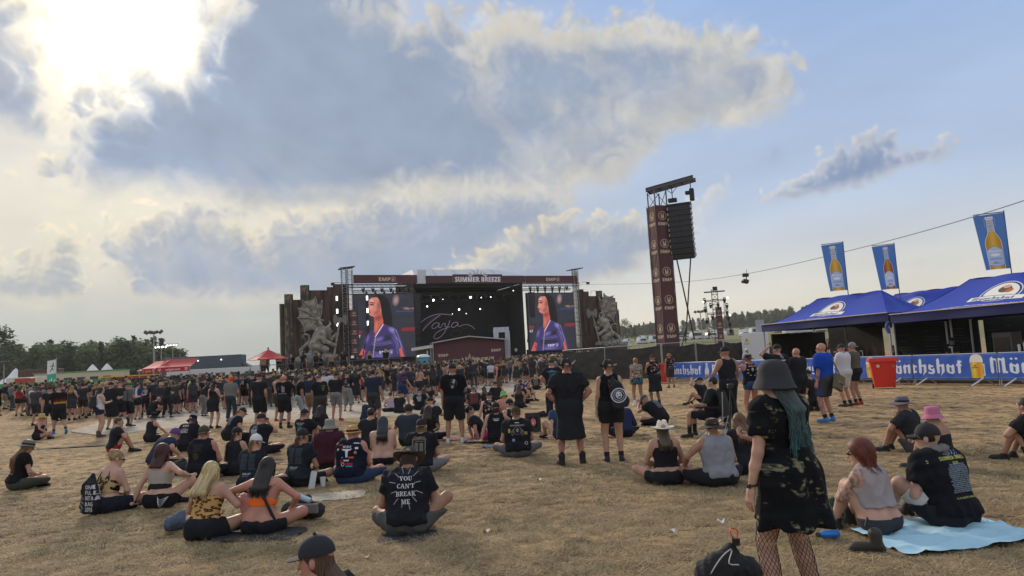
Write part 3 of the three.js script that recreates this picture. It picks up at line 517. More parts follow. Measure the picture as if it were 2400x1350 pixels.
// the two video walls
const ledTex=canvasTex(560,600,(X,W,H)=>{
const small=document.createElement('canvas');small.width=190;small.height=204;const x=small.getContext('2d'),r=rng(14);x.scale(190 / 560,204 / 600);
const bl=(c,a,f)=>{x.globalAlpha=a;x.fillStyle=c;x.beginPath();f();x.fill();x.globalAlpha=1;},soft=(c,a,cx,cy,rx,ry,t=0)=>{for(let i=0;i<7;i++)bl(c,a / 5,()=>x.ellipse(cx,cy,rx*(1 - i*0.13),ry*(1 - i*0.13),t,0,7));};
x.fillStyle='#2b2c37';x.fillRect(0,0,560,600);for(let i=0;i<60;i++)bl(i&1?'#383a48':'#1d1e26',0.3,()=>x.rect(r()*560,r()*600,20 + r()*120,4 + r()*30));
soft('#c99a98',1,388,60,36,60,0.2);bl('#3d4a70',0.9,()=>x.rect(385,160,175,12));bl('#262c44',1,()=>x.rect(390,176,170,22));soft('#c0807a',1,490,140,44,15,0.1);soft('#c0807a',1,552,140,30,10);bl('#8a2230',0.9,()=>x.rect(430,322,130,34));bl('#8a2230',0.9,()=>x.rect(0,337,60,30));bl('#2a2c38',0.8,()=>x.rect(450,412,110,20));
x.fillStyle='#cfd3de';x.font='bold 34px sans-serif';x.fillText('GT',4,404);
bl('#0a090c',1,()=>{x.moveTo(150,50);x.bezierCurveTo(190,-20,310,-10,330,100);x.bezierCurveTo(345,210,360,300,330,350);x.bezierCurveTo(290,360,240,330,225,240);x.lineTo(170,100);});
bl('#b5584c',1,()=>{x.moveTo(172,190);x.quadraticCurveTo(185,290,160,385);x.lineTo(200,400);x.lineTo(262,280);x.lineTo(262,140);});soft('#7d2f2a',0.8,215,225,40,30,-0.4);soft('#d57a68',0.7,195,300,18,60,0.1);
bl('#c67a6b',1,()=>{x.moveTo(160,30);x.bezierCurveTo(132,52,126,84,130,108);x.lineTo(115,146);x.quadraticCurveTo(118,154,131,154);x.lineTo(125,164);x.lineTo(128,176);x.quadraticCurveTo(132,206,170,212);x.quadraticCurveTo(228,208,250,150);x.quadraticCurveTo(258,60,210,26);});
soft('#e8b09c',0.9,155,62,28,26);soft('#e2a08c',0.8,150,128,26,22);soft('#8f4238',0.8,205,175,40,26,-0.5);soft('#6e2c28',0.6,225,110,26,60,0.1);bl('#9a2230',0.9,()=>x.ellipse(134,167,13,6,0.15,0,7));bl('#1d0f10',0.9,()=>x.ellipse(160,96,18,6,0.12,0,7));bl('#22100f',0.9,()=>x.ellipse(162,78,26,4,0.2,0,7));bl('#22100f',0.8,()=>x.ellipse(129,96,6,5,0,0,7));
bl('#09080a',1,()=>{x.moveTo(190,14);x.bezierCurveTo(262,40,236,150,262,250);x.bezierCurveTo(290,320,345,330,338,210);x.bezierCurveTo(345,60,270,-20,190,14);});
bl('#3b3064',1,()=>{x.moveTo(165,335);x.bezierCurveTo(110,350,90,420,70,470);x.bezierCurveTo(50,520,20,560,10,600);x.lineTo(470,600);x.bezierCurveTo(440,480,420,370,360,325);x.lineTo(270,280);x.lineTo(190,400);});
soft('#14142a',1,230,510,130,50);soft('#14142a',0.9,300,420,60,40);soft('#9a92cc',1,345,345,50,30,0.6);soft('#7a6cb0',1,215,425,58,24,-0.3);soft('#7a6ab0',1,105,420,22,48,0.4);soft('#7768ac',1,240,578,110,26);soft('#8d86c8',0.8,385,420,16,90,-0.35);
for(let i=0;i<70;i++){const t=r();x.globalAlpha=0.5;x.strokeStyle=['#1c1a3a','#b2abe0','#5f58a0','#26234a'][i&3];x.lineWidth=1.5 + r()*4;x.beginPath();if(i % 3){const a=350 + r()*50;x.moveTo(a - 20,330 + t*110);x.quadraticCurveTo(a + 20,440,a + 20 + r()*40,500 + r()*90);}else{const y=440 + t*150;x.moveTo(140 + r()*20,y);x.quadraticCurveTo(220,y + 24,320 + r()*30,y - 14);}x.stroke();}x.globalAlpha=1;
x.strokeStyle='#cfc4d8';x.lineWidth=9;x.beginPath();x.moveTo(262,285);x.lineTo(182,400);x.lineTo(152,600);x.stroke();x.fillStyle='#0c0c12';for(let i=0;i<14;i++)x.fillRect(176 - i*2,405 + i*14,7,7);x.strokeStyle='#6f4a54';x.lineWidth=5;x.beginPath();x.moveTo(250,280);x.lineTo(163,400);x.stroke();
bl('#c4584c',1,()=>{x.moveTo(8,600);x.lineTo(58,505);x.lineTo(86,522);x.lineTo(68,600);});bl('#c4584c',1,()=>{x.moveTo(402,525);x.lineTo(420,505);x.lineTo(450,600);x.lineTo(412,600);});soft('#7c2c2c',0.8,66,560,12,40);
X.imageSmoothingEnabled=true;X.drawImage(small,0,0,W,H);emp(X,255,548,34,'#b9b4d0');horns(X,326,546,17,'#b9b4d0','#4a4680');
});
for(const[s0,s1,y0,y1,side]of[[-19.2,-9.95,3.35,13.05,'west'],[9.75,18.5,3.25,12.85,'east']]){
const sc=onStage('video_screen',side==='west'?'larger lit video screen with a dark-haired singer, beside the winged statue and axe':'smaller lit video screen with a dark-haired singer, on the delay tower side of the stage','screen',[(s0 + s1)/ 2,y0,0.25],'stage video screens');
const w=s1 - s0,h=y1 - y0;
mesh('casing',[box(w + 0.3,h + 0.3,0.4,0,h / 2,-0.25)],std([0.015,0.015,0.017],0.7),sc);
const m=mesh('panel',new THREE.PlaneGeometry(w,h).translate(0,h / 2,0),new THREE.MeshStandardMaterial({color:0x040404,roughness:0.6,emissive:0xffffff,emissiveMap:ledTex,emissiveIntensity:0.95}),sc);
const L=new THREE.RectAreaLight(0xb09ac8,0.12,w,h);L.position.set(0,h / 2,0.1);L.rotation.y=Math.PI;L.name='screen_light';sc.add(L);
for(const k of[-1,1])mesh('hanger',[bar([k*w / 3,h,-0.2],[k*w / 3,h + 1.2,-0.2],0.05)],darkSteel,sc);
}
// castle walls with a winged statue on each side
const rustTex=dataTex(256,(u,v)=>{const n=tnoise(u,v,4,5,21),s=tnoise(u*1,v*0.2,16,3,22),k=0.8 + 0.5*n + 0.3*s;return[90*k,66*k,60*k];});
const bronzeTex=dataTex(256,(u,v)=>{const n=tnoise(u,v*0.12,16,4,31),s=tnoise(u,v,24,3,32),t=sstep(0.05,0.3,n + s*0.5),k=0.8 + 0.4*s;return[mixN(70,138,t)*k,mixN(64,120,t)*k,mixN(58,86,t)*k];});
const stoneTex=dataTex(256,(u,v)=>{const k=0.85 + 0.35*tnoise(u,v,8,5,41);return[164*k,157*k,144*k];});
{
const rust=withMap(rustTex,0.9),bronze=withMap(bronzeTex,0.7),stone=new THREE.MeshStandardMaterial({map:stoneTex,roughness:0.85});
const panel=(a,b,y,z,turn=0)=>box(Math.abs(b - a),y - 0.5,0.35,(a + b)/ 2,(y + 0.5)/ 2,z,0,turn);
const W=onStage('castle_wall','rust-brown castle wall flat with bronze columns behind the winged statue by the parasol','stage wall',[0,0,0],'castle walls');
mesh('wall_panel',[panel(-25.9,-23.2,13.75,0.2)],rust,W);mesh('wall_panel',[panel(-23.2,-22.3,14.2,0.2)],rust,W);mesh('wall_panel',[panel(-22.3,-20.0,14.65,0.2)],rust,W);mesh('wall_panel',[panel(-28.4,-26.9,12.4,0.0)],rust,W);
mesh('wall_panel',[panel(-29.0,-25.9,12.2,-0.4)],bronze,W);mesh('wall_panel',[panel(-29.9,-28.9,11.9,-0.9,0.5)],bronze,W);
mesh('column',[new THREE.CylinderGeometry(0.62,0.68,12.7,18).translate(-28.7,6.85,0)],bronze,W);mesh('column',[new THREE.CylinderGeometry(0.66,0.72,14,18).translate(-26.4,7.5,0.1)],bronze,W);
const E=onStage('castle_wall','rust-brown castle wall flat with bronze columns behind the winged statue by the delay tower','stage wall',[0,0,0],'castle walls');
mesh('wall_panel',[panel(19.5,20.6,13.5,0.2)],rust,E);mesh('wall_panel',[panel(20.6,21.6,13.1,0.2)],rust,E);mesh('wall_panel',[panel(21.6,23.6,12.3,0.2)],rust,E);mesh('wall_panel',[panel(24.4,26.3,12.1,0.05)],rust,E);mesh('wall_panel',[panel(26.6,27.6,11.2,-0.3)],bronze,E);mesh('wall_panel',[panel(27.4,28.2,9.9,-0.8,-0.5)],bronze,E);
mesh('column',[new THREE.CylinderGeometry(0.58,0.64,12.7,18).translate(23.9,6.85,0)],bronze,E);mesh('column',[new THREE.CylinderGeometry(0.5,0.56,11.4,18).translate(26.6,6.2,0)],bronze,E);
mesh('railing',[bar([22,12.4,0.3],[22.2,13.2,0.3],0.03),bar([23.2,12.4,0.3],[23.2,13.2,0.3],0.03),bar([22.2,13.2,0.3],[23.2,13.2,0.3],0.03)],darkSteel,E);
// the statue: crouching horned demon with wings, tail and a long axe
const P=(s,z)=>[s[0],s[1],z];
const head=[-23.56,7.73],sh=[-24.45,7.42],hip=[-25.48,5.57],kn=[-23.97,4.95],ft=[-23.99,4.03],kn2=[-25.07,4.61],ft2=[-26.06,4.13],eb=[-24.16,6.13],ha=[-22.74,5.51],eb2=[-23.1,6.42],ha2=[-22.31,7.07];
const body=limbs([
{a:P(hip,1.0),b:P(sh,1.2),ra:0.75,rb:0.95,k:0.4},{a:[sh[0]- 0.3,sh[1],0.8],b:[sh[0]+ 0.5,sh[1]+ 0.1,1.7],ra:0.6,rb:0.55,k:0.3},
{a:P(sh,1.3),b:P(head,1.5),ra:0.45,rb:0.4,k:0.3},{c:P(head,1.55),r:[0.52,0.62,0.5],k:0.2},{c:[head[0]+ 0.4,head[1]- 0.25,1.6],r:[0.35,0.3,0.3],k:0.15},{c:[head[0]+ 0.15,head[1]- 0.62,1.6],r:[0.22,0.4,0.22],k:0.15},
{a:[head[0],head[1]+ 0.45,1.7],b:[head[0]+ 0.35,head[1]+ 0.85,1.8],ra:0.2,rb:0.15,k:0.1},{a:[head[0]+ 0.35,head[1]+ 0.85,1.8],b:[head[0]+ 0.2,head[1]+ 1.35,1.8],ra:0.14,rb:0.05,k:0.08},
{a:[head[0]- 0.35,head[1]+ 0.3,1.3],b:[head[0]- 0.55,head[1]+ 0.7,1.3],ra:0.16,rb:0.1,k:0.08},
{a:P(hip,1.3),b:P(kn,1.7),ra:0.72,rb:0.48,k:0.25},{a:P(kn,1.7),b:P(ft,1.5),ra:0.45,rb:0.3,k:0.2},{a:P(ft,1.5),b:[ft[0]+ 0.7,ft[1]- 0.1,1.8],ra:0.28,rb:0.2,k:0.15},
{a:P(hip,0.8),b:P(kn2,1.0),ra:0.75,rb:0.5,k:0.25},{a:P(kn2,1.1),b:P(ft2,0.8),ra:0.45,rb:0.28,k:0.2},
{a:[sh[0]+ 0.1,sh[1],1.8],b:P(eb,2.0),ra:0.46,rb:0.36,k:0.15},{a:P(eb,2.0),b:P(ha,2.0),ra:0.36,rb:0.24,k:0.12},{c:P(ha,2.0),r:[0.34,0.32,0.34],k:0.1},
{a:[sh[0]+ 0.5,sh[1],1.2],b:P(eb2,1.3),ra:0.4,rb:0.32,k:0.15},{a:P(eb2,1.3),b:P(ha2,1.7),ra:0.32,rb:0.22,k:0.12},{c:P(ha2,1.8),r:[0.3,0.3,0.3],k:0.1},
{a:[hip[0]+ 0.2,hip[1]+ 0.55,1.9],b:[hip[0]+ 0.5,hip[1]+ 1.1,1.95],ra:0.2,rb:0.25,k:0.2},
],0.085);
const tail=[[-25.71,4.91],[-26.38,4.15],[-27.23,4.26],[-27.38,4.98],[-26.56,5.72],[-26,6.37],[-26.15,7.04],[-26.68,7.28],[-27.04,7.07],[-26.98,6.79]].map((q,i)=>[q[0],q[1],0.95 + 0.3*Math.sin(i)]);
const tl=[];for(let i=0;i<tail.length - 1;i++)tl.push({a:tail[i],b:tail[i + 1],ra:0.36 - i*0.03,rb:0.33 - i*0.03,k:0.05});
const tailG=limbs(tl,0.085);
const wing=(root,tips,z)=>{
const sh2=new THREE.Shape();sh2.moveTo(...root);
tips.forEach((t,i)=>{if(!i)sh2.lineTo(...t);else{const p=tips[i - 1],m=[(p[0]+ t[0])/ 2*0.8 + root[0]*0.2,(p[1]+ t[1])/ 2*0.8 + root[1]*0.2];sh2.quadraticCurveTo(m[0],m[1],...t);}});
sh2.lineTo(...root);
const skin=new THREE.ExtrudeGeometry(sh2,{depth:0.12,bevelEnabled:false,curveSegments:8}).translate(0,0,z - 0.1),ribs=tips.map((t)=>tubeOf([P(root,z + 0.2),[(root[0]+ t[0])/ 2 + 0.12,(root[1]+ t[1])/ 2 + 0.2,z + 0.25],P(t,z + 0.1)],0.1,8,5));
return[skin,ribs];
};
const w1=wing([-24.71,9.22],[[-25.1,12.72],[-26.96,12.24],[-27.63,11.03],[-27.75,9.62],[-26.81,7.59],[-24.99,7.78]],0.75),w2=wing([-24.51,9.22],[[-24.12,12.2],[-24.97,11.65],[-25.35,10.59]],0.55),arm=[tubeOf([[-24.71,9.22,1],[-24.42,8.54,1.1],[-24.55,7.76,1.2]],0.28,8,6),tubeOf([[-24.7,9.34,0.95],[-23.96,9.15,0.9]],0.16,4,5)];
const axe=[bar([-21.79,9.49,1.9],[-22.84,3.98,2.0],0.14,0.14,8)];
const blade=(()=>{const s=new THREE.Shape(),a=[-21.79,9.26];s.moveTo(a[0]- 0.15,a[1]+ 0.1);s.quadraticCurveTo(a[0]- 0.5,a[1]+ 0.3,a[0]- 0.7,a[1]+ 0.75);s.quadraticCurveTo(a[0]- 1.25,a[1],a[0]- 0.7,a[1]- 0.95);s.quadraticCurveTo(a[0]- 0.4,a[1]- 0.4,a[0],a[1]- 0.35);s.quadraticCurveTo(a[0]+ 0.4,a[1]- 0.4,a[0]+ 0.75,a[1]- 0.95);s.quadraticCurveTo(a[0]+ 1.25,a[1],a[0]+ 0.8,a[1]+ 0.75);s.quadraticCurveTo(a[0]+ 0.5,a[1]+ 0.3,a[0]+ 0.15,a[1]+ 0.1);return new THREE.ExtrudeGeometry(s,{depth:0.15,bevelThickness:0.04,bevelSize:0.04,bevelSegments:1}).translate(0,0,1.8);})();
const statue=(label,mirror)=>{
const t=onStage('winged_statue',label,'statue',[mirror?-0.9:0,0,0.35],'winged statues');
const M=new THREE.Matrix4().makeScale(mirror?-1:1,1,1),f=(g)=>{const q=g.clone().applyMatrix4(M);if(mirror){if(q.index){const a=q.index.array;for(let i=0;i<a.length;i +=3){const x=a[i];a[i]=a[i + 1];a[i + 1]=x;}}q.computeVertexNormals();}return q;};
const uvOf=(g)=>{const p=g.attributes.position,u=new Float32Array(p.count*2);for(let i=0;i<p.count;i++){u[2*i]=(p.getX(i)+ p.getZ(i))*0.3;u[2*i + 1]=p.getY(i)*0.3;}g.setAttribute('uv',new THREE.BufferAttribute(u,2));return g;};
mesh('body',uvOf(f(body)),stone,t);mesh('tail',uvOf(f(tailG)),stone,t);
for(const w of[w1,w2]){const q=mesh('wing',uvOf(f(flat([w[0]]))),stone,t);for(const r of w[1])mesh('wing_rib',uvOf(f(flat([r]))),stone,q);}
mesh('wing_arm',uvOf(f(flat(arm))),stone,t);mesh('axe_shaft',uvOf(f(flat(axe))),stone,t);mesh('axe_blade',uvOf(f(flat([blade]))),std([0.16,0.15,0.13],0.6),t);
const R=rng(9);for(let i=0;i<16;i++){const g=new THREE.DodecahedronGeometry(0.5 + R()*0.35,0).scale(1.3,0.8,1).rotateY(R()*3).translate((mirror?1:-1)*(22 + R()*6),3.5 + R()*0.5,0.8 + R()*1.2);mesh('rock',uvOf(flat([g])),std([0.2,0.19,0.17],0.9),t);}
mesh('plinth',uvOf(flat([box(6.6,3.1,2.4,(mirror?1:-1)*25,1.9,0.9)])),std([0.06,0.05,0.045],0.9),t);
};
statue('grey winged demon statue with axe beside the larger screen, behind the red parasol',false);statue('grey winged demon statue with axe on the delay tower side of the stage',true);
}

// ---------- control house, towers, fences ----------
const wavy=(w,h,amp,f,seed=0,nx=20,ny=8)=>plate(w,h,nx,ny,(u,v)=>[0,0,amp*(noise2(u*f + seed,v*f*0.5 + seed)+ 0.5*noise2(u*f*2.3 + 7,v*f + seed))]);
{
const[bx,bz]=[-4.5,-70],Y=0.52;
const t=thing('control_house','low wooden control house with maroon sun banner and pale gable roof in the crowd','building',[bx,Y,bz],0.08);
const ban=canvasTex(1024,512,(x,w,h)=>{cloth(x,w,h,'#5a3439','#2c1519');emp(x,130,190,58,TAN);emp(x,900,150,58,TAN);flamesPath(x,512,330,120,'#a48d77');x.fillStyle='#5a3439';x.beginPath();x.arc(512,345,86,3.14,0);x.fill();x.save();x.translate(512,345);x.rotate(-0.03);x.fillStyle=TAN;x.font='bold 112px sans-serif';x.textAlign='center';x.scale(0.8,1);x.fillText('SUMMER BREEZE',0,0);x.lineWidth=5;x.strokeStyle=TAN;x.strokeText('SUMMER BREEZE',0,0);x.fillStyle='#5a3439';for(let i=0;i<13;i++)x.fillRect(-500 + i*79,-90,5,100);x.restore();x.save();x.translate(0,740);x.scale(1,-1);flamesPath(x,512,360,80,'#8f7c6a');x.restore();});
const s=new THREE.Shape();s.moveTo(-3.35,0.2);s.lineTo(3.35,0.2);s.lineTo(3.35,3.3);s.lineTo(0.05,3.72);s.lineTo(-3.35,3.3);s.lineTo(-3.35,0.2);
const g=new THREE.ShapeGeometry(s),p=g.attributes.position,uv=g.attributes.uv;for(let i=0;i<p.count;i++)uv.setXY(i,(p.getX(i)+ 3.35)/ 6.7,(p.getY(i)- 0.2)/ 3.5);
mesh('banner',flat([g.translate(0,0,2.3),plate(6.6,2.9,30,8,(u,v)=>[0,0,0.07*Math.sin(u*19 + 6*(v - 0.5)*(u - 0.5))*(1 - v)+ 0.02]).translate(0,1.75,2.36)]),withMap(ban),t);
mesh('wall',[box(6.6,3.2,4.2,0,1.65,0.1)],std([0.09,0.075,0.06],0.9),t);
const woodTex=dataTex(256,(u,v)=>{const k=0.75 + 0.3*tnoise(u,v*0.1,32,3,51)+ 0.2*tnoise(u,v,6,3,52);return[150*k,134*k,112*k];});
for(let i=0;i<8;i++)mesh('plank',[box(0.24,2.6 + i*0.03,0.08,-4.95 + i*0.21,1.5 + i*0.015,1.9 +(i % 2)*0.03)],withMap(woodTex,0.9),t);
mesh('roof',[box(3.6,0.1,5.2,-1.72,3.55,0.2,0,0,0.13),box(3.6,0.1,5.2,1.72,3.55,0.2,0,0,-0.13)],std([0.42,0.4,0.38],0.8),t);
mesh('side_roof',[box(2,0.08,3.2,-4.3,3.05,1.0,0,0,0.1)],std([0.3,0.29,0.28],0.8),t);
for(let i=0;i<7;i++)mesh('awning_scallop',[plate(0.3,0.26,3,2,(u,v)=>[0,0,0.05*Math.sin(u*3)]).translate(-5.25 + i*0.29,2.82 + i*0.03,2.62)],std([0.6,0.58,0.55],0.8,{side:THREE.DoubleSide}),t);
for(const x of[-3.5,3.5])mesh('scaffold_post',[truss([x,0,2.5],[x,3.3,2.5],0.25,8,0.022)],alu,t);
for(let i=0;i<5;i++)mesh('barrier',[box(1.5,0.04,0.05,-2.9 + i*1.6,1.0,3.4),box(1.5,0.9,0.02,-2.9 + i*1.6,0.5,3.38)],std([0.33,0.33,0.34],0.6,{metalness:0.3}),t);
const d=thing('draped_frame','lattice frame wrapped in grey plastic sheet beside the control house','scaffold',[-1.25,Y,-70.6],0.1);
mesh('frame',[truss([-0.55,0,0],[-0.55,4.5,0],0.3,10,0.025),truss([0.5,0,0],[0.5,4.5,0],0.3,10,0.025),truss([-0.55,4.35,0],[0.5,4.35,0],0.3,3,0.025,[0,1,0])],alu,d);
const film=std([0.5,0.52,0.56],0.35,{side:THREE.DoubleSide});
mesh('sheet',[plate(1.5,0.5,14,4,(u,v)=>[0,0,0.1*Math.sin(u*22)]).translate(-0.05,4.35,0.24)],film,d);mesh('sheet',[plate(0.5,1.7,8,8,(u,v)=>[0.1*(v - 0.5)*u,0,0.08*Math.sin(u*14 + v*4)]).translate(-0.6,3.55,0.26)],film,d);mesh('sheet',[plate(0.42,2.6,8,8,(u,v)=>[0,0,0.07*Math.sin(u*14 + v*4)]).translate(0.55,2.9,0.26)],film,d);
}
{
const t=thing('portable_toilet','turquoise portable toilet with white domed roof left of the control house','toilet',[-7.7,0.5,-60],0.1);
mesh('cabin',[rbox(1.0,1.95,1.0,0.05,0,1.0,0)],std([0.06,0.24,0.33],0.5),t);mesh('door',[rbox(0.7,1.7,0.05,0.02,0.05,0.98,0.51)],std([0.08,0.3,0.4],0.5),t);
mesh('roof',[new THREE.SphereGeometry(0.74,16,8,0,6.3,0,1.57).scale(0.76,0.34,0.76).translate(0,1.98,0)],std([0.62,0.68,0.7],0.4),t);mesh('vent_pipe',[bar([0.35,1.9,-0.35],[0.35,2.5,-0.35],0.05)],std([0.5,0.52,0.54],0.5),t);
}
{
const x0=9.75,z0=-46,t=thing('delay_tower','tall lattice tower wrapped in maroon printed covers carrying black loudspeakers','tower',[x0,0.1,z0],-0.42);
mesh('mast',[truss([0,0,0],[0,12.1,0],0.86,12,0.035).rotateY(0.77)],std([0.14,0.14,0.15],0.5,{metalness:0.5}),t);
for(let i=0;i<6;i++)for(let f=0;f<4;f++){const g=wavy(0.98,1.82,0.014,5,i*3 + f).translate(0,10.2 - i*1.81,0.5).rotateY(f*Math.PI / 2 + 0.77);mesh('tower_cover',g,withMap(sleeveTex,0.75),t);}
for(const[a,b]of[[-1,-1],[1,-1],[1,1],[-1,1]])mesh('corner_cable',[bar([a*0.515,1,b*0.515],[a*0.515,11.2,b*0.515],0.022).rotateY(0.77)],darkSteel,t);
for(const z of[-0.45,0.45])mesh('top_beam',[box(3.1,0.2,0.04,0.95,12.42,z,0,0,0.13),box(3.1,0.03,0.14,0.95,12.53,z,0,0,0.13),box(3.1,0.03,0.14,0.95,12.31,z,0,0,0.13)],std([0.10,0.10,0.11],0.6,{metalness:0.3}),t);
for(let i=0;i<5;i++)mesh('cross_beam',[box(0.08,0.1,0.9,-0.5 + i*0.72,12.33 +(i*0.72 - 1.45)*0.13,0)],darkSteel,t);
mesh('chain',[bar([1.0,12.2,0],[1.0,11.55,0],0.03,0.03,5),bar([0.6,12.2,0],[1.0,11.85,0],0.02,0.02,5),bar([1.4,12.3,0],[1.0,11.85,0],0.02,0.02,5)],darkSteel,t);mesh('chain',[bar([2.2,12.45,0],[2.2,11.75,0],0.03,0.03,5)],darkSteel,t);
mesh('hoist',[rbox(0.55,0.26,0.3,0.05,1.0,11.4,0)],darkSteel,t);mesh('hoist',[rbox(0.28,0.8,0.3,0.06,2.25,11.6,0),rbox(0.32,0.22,0.3,0.05,2.0,11.75,0)],darkSteel,t);
mesh('stay',[bar([1.0,7.6,0.2],[1.75,2.4,0.4],0.045)],darkSteel,t);mesh('stay',[bar([1.9,7.6,0.2],[1.05,2.2,-0.3],0.045)],darkSteel,t);mesh('stay',[bar([1.3,3.4,0],[0.9,1.8,0.5],0.04)],darkSteel,t);
const a=thing('speaker_array','curved hanging stack of black loudspeakers on the delay tower','loudspeaker',[x0 + 1.28,11.1,z0 + 0.6],-0.42),cab=std([0.022,0.023,0.026],0.65),rig=std([0.3,0.31,0.33],0.45,{metalness:0.6});
mesh('rigging_frame',[box(1.45,0.1,0.7,0,0.05,0),box(0.9,0.06,0.1,0.3,0.13,0)],darkSteel,a);
for(let i=0,y=-0.02,z=0,th=0;i<10;i++){
const h=i===3||i===4?0.33:0.345;y -=h*Math.cos(th)/ 2;z -=h*Math.sin(th)/ 2;
const m=mesh('cabinet',[rbox(1.38,h - 0.004,0.62,0.01,0,0,0)],cab,a);m.position.set(0,y,z);m.rotation.x=th;
mesh('grille',[box(0.67,h - 0.05,0.02,-0.345,0,0.315),box(0.67,h - 0.05,0.02,0.345,0,0.315)],std([0.035,0.036,0.04],0.8),m);mesh('side_rigging',[box(0.06,h*0.55,0.5,-0.73,0,0.05),box(0.06,h*0.55,0.5,0.73,0,0.05)],rig,m);
y -=h*Math.cos(th)/ 2;z -=h*Math.sin(th)/ 2;th +=i>4?0.055:0.012;
}
}
{
const t=thing('lighting_tower','slim lattice tower ringed with black spotlights far behind the white cabin','tower',[26.8,0.55,-95],-0.3);
mesh('mast',[truss([0,0,0],[0,9.2,0],0.75,14,0.03)],greySteel,t);
for(let i=0;i<4;i++)mesh('tower_cover',[box(0.8,1.6,0.06,0.35,6 - i*1.62,0.45)],withMap(sleeveTex),t);
mesh('top_arm',[box(2.7,0.16,0.2,0,8.9,0),box(0.6,0.5,0.4,0.1,9.3,0)],darkSteel,t);
mesh('lamp_frame',[truss([-1.1,3.6,0.4],[-1.3,7.9,0.4],0.22,9,0.02),truss([1.1,3.6,0.4],[1.2,7.9,0.4],0.22,9,0.02),truss([-1.3,7.7,0.4],[1.2,7.7,0.4],0.2,5,0.02,[0,1,0]),truss([-1.1,6,0.4],[1.1,6,0.4],0.2,5,0.02,[0,1,0])],greySteel,t);
for(const[x,y]of[[-1.35,8.1],[-1.35,6.9],[-1.25,5.4],[-1.1,3.7],[1.2,8.0],[1.45,7.2],[1.4,6.4],[1.5,5.6],[1.6,4.8],[1.7,4.0],[-0.6,7.4],[0.35,7.4],[-0.5,5.9]])lampHead('spotlight',t,x,y,0.6,0.95);
for(const[x,y]of[[-1.5,7.6],[1.6,7.9],[1.75,5.6]])mesh('lit_lamp',[new THREE.SphereGeometry(0.13,8,6).translate(x,y,0.8)],std([1,1,1],0.5,{emissive:new THREE.Color(1,1,1),emissiveIntensity:2}),t);
mesh('guy_wire',[bar([-1.1,3.6,0.4],[0.6,0.4,1.2],0.03)],darkSteel,t);
}
// cable camera over the field
{
const pts=[[10.187,13.132,-112],[18.069,9.912,-84],[19.652,7.965,-60],[21.124,7.471,-45],[21.766,7.326,-36],[21.867,7.327,-30],[22.221,7.522,-26]];
tag(mesh('suspension_cable',[tubeOf(pts,0.022,80,4)],std([0.22,0.22,0.23],0.6)),'thin grey cable strung from the stage over the beer tents','cable');
const c=thing('cable_camera','small black remote camera hanging from the thin cable in the sky','camera',[19.652,7.965,-60]);
mesh('trolley',[rbox(0.5,0.3,0.3,0.05,0,-0.1,0),bar([0.1,0,0],[0.12,0.35,0],0.02)],darkSteel,c);mesh('gimbal',[box(0.06,0.4,0.06,0.05,-0.35,0)],darkSteel,c);mesh('camera_head',[rbox(0.5,0.34,0.45,0.08,0.1,-0.62,0).rotateZ(-0.25),new THREE.CylinderGeometry(0.12,0.12,0.3,10).rotateZ(1.57).translate(-0.22,-0.65,0)],std([0.02,0.02,0.02],0.5),c);
}
// mesh fences hung with black sheeting along the back of the field
{
const sheetTex=dataTex(256,(u,v)=>{const k=0.9 + 0.3*tnoise(u,v,6,4,61)+ 0.15*tnoise(u,v,64,2,62);return[58*k,55*k,50*k];}),sheet=withMap(sheetTex,0.85);
const P=[[3.4,-52],[5.9,-47.6],[8.9,-44],[10.9,-43.7],[12.6,-43.7],[14.0,-43.8]];
const where=['nearest the stage','between the stage and the delay tower','in front of the delay tower base','behind the woman with topknot and patched vest','behind the red drinks table'];
for(let i=0;i<P.length - 1;i++){
const[ax,az]=P[i],[cx,cz]=P[i + 1],L=Math.hypot(cx - ax,cz - az),t=thing('fence_panel','wire fence panel hung with black sheeting ' + where[i],'fence',[(ax + cx)/ 2,0.1,(az + cz)/ 2],-Math.atan2(cz - az,cx - ax),'sheeted fence panels');
for(const s of[-1,1])mesh('post',[bar([s*(L / 2 - 0.04),0,0],[s*(L / 2 - 0.04),2.25,0],0.03)],alu,t);
mesh('top_rail',[bar([-L / 2,2.22,0],[L / 2,2.22,0],0.025)],alu,t);mesh('wire_mesh',Array.from({length:9},(_,k)=>bar([-L / 2,0.2 + k*0.24,-0.03],[L / 2,0.2 + k*0.24,-0.03],0.008,0.008,4)).concat(Array.from({length:12},(_,k)=>bar([-L / 2 +(k + 0.5)*L / 12,0.1,-0.03],[-L / 2 +(k + 0.5)*L / 12,2.2,-0.03],0.006,0.006,4))),greySteel,t);
mesh('sheeting',plate(L - 0.1,2.0,24,10,(u,v)=>[0,v>0.9?-0.12*Math.sin(u*3.1):0,0.06*fbm2(u*6 + i*5,v*3,3)+ 0.05]).translate(0,1.12,0),sheet,t);
mesh('foot',[rbox(0.7,0.14,0.25,0.03,-L / 2 + 0.1,0.07,0)],std([0.25,0.25,0.24],0.9),t);
}
}
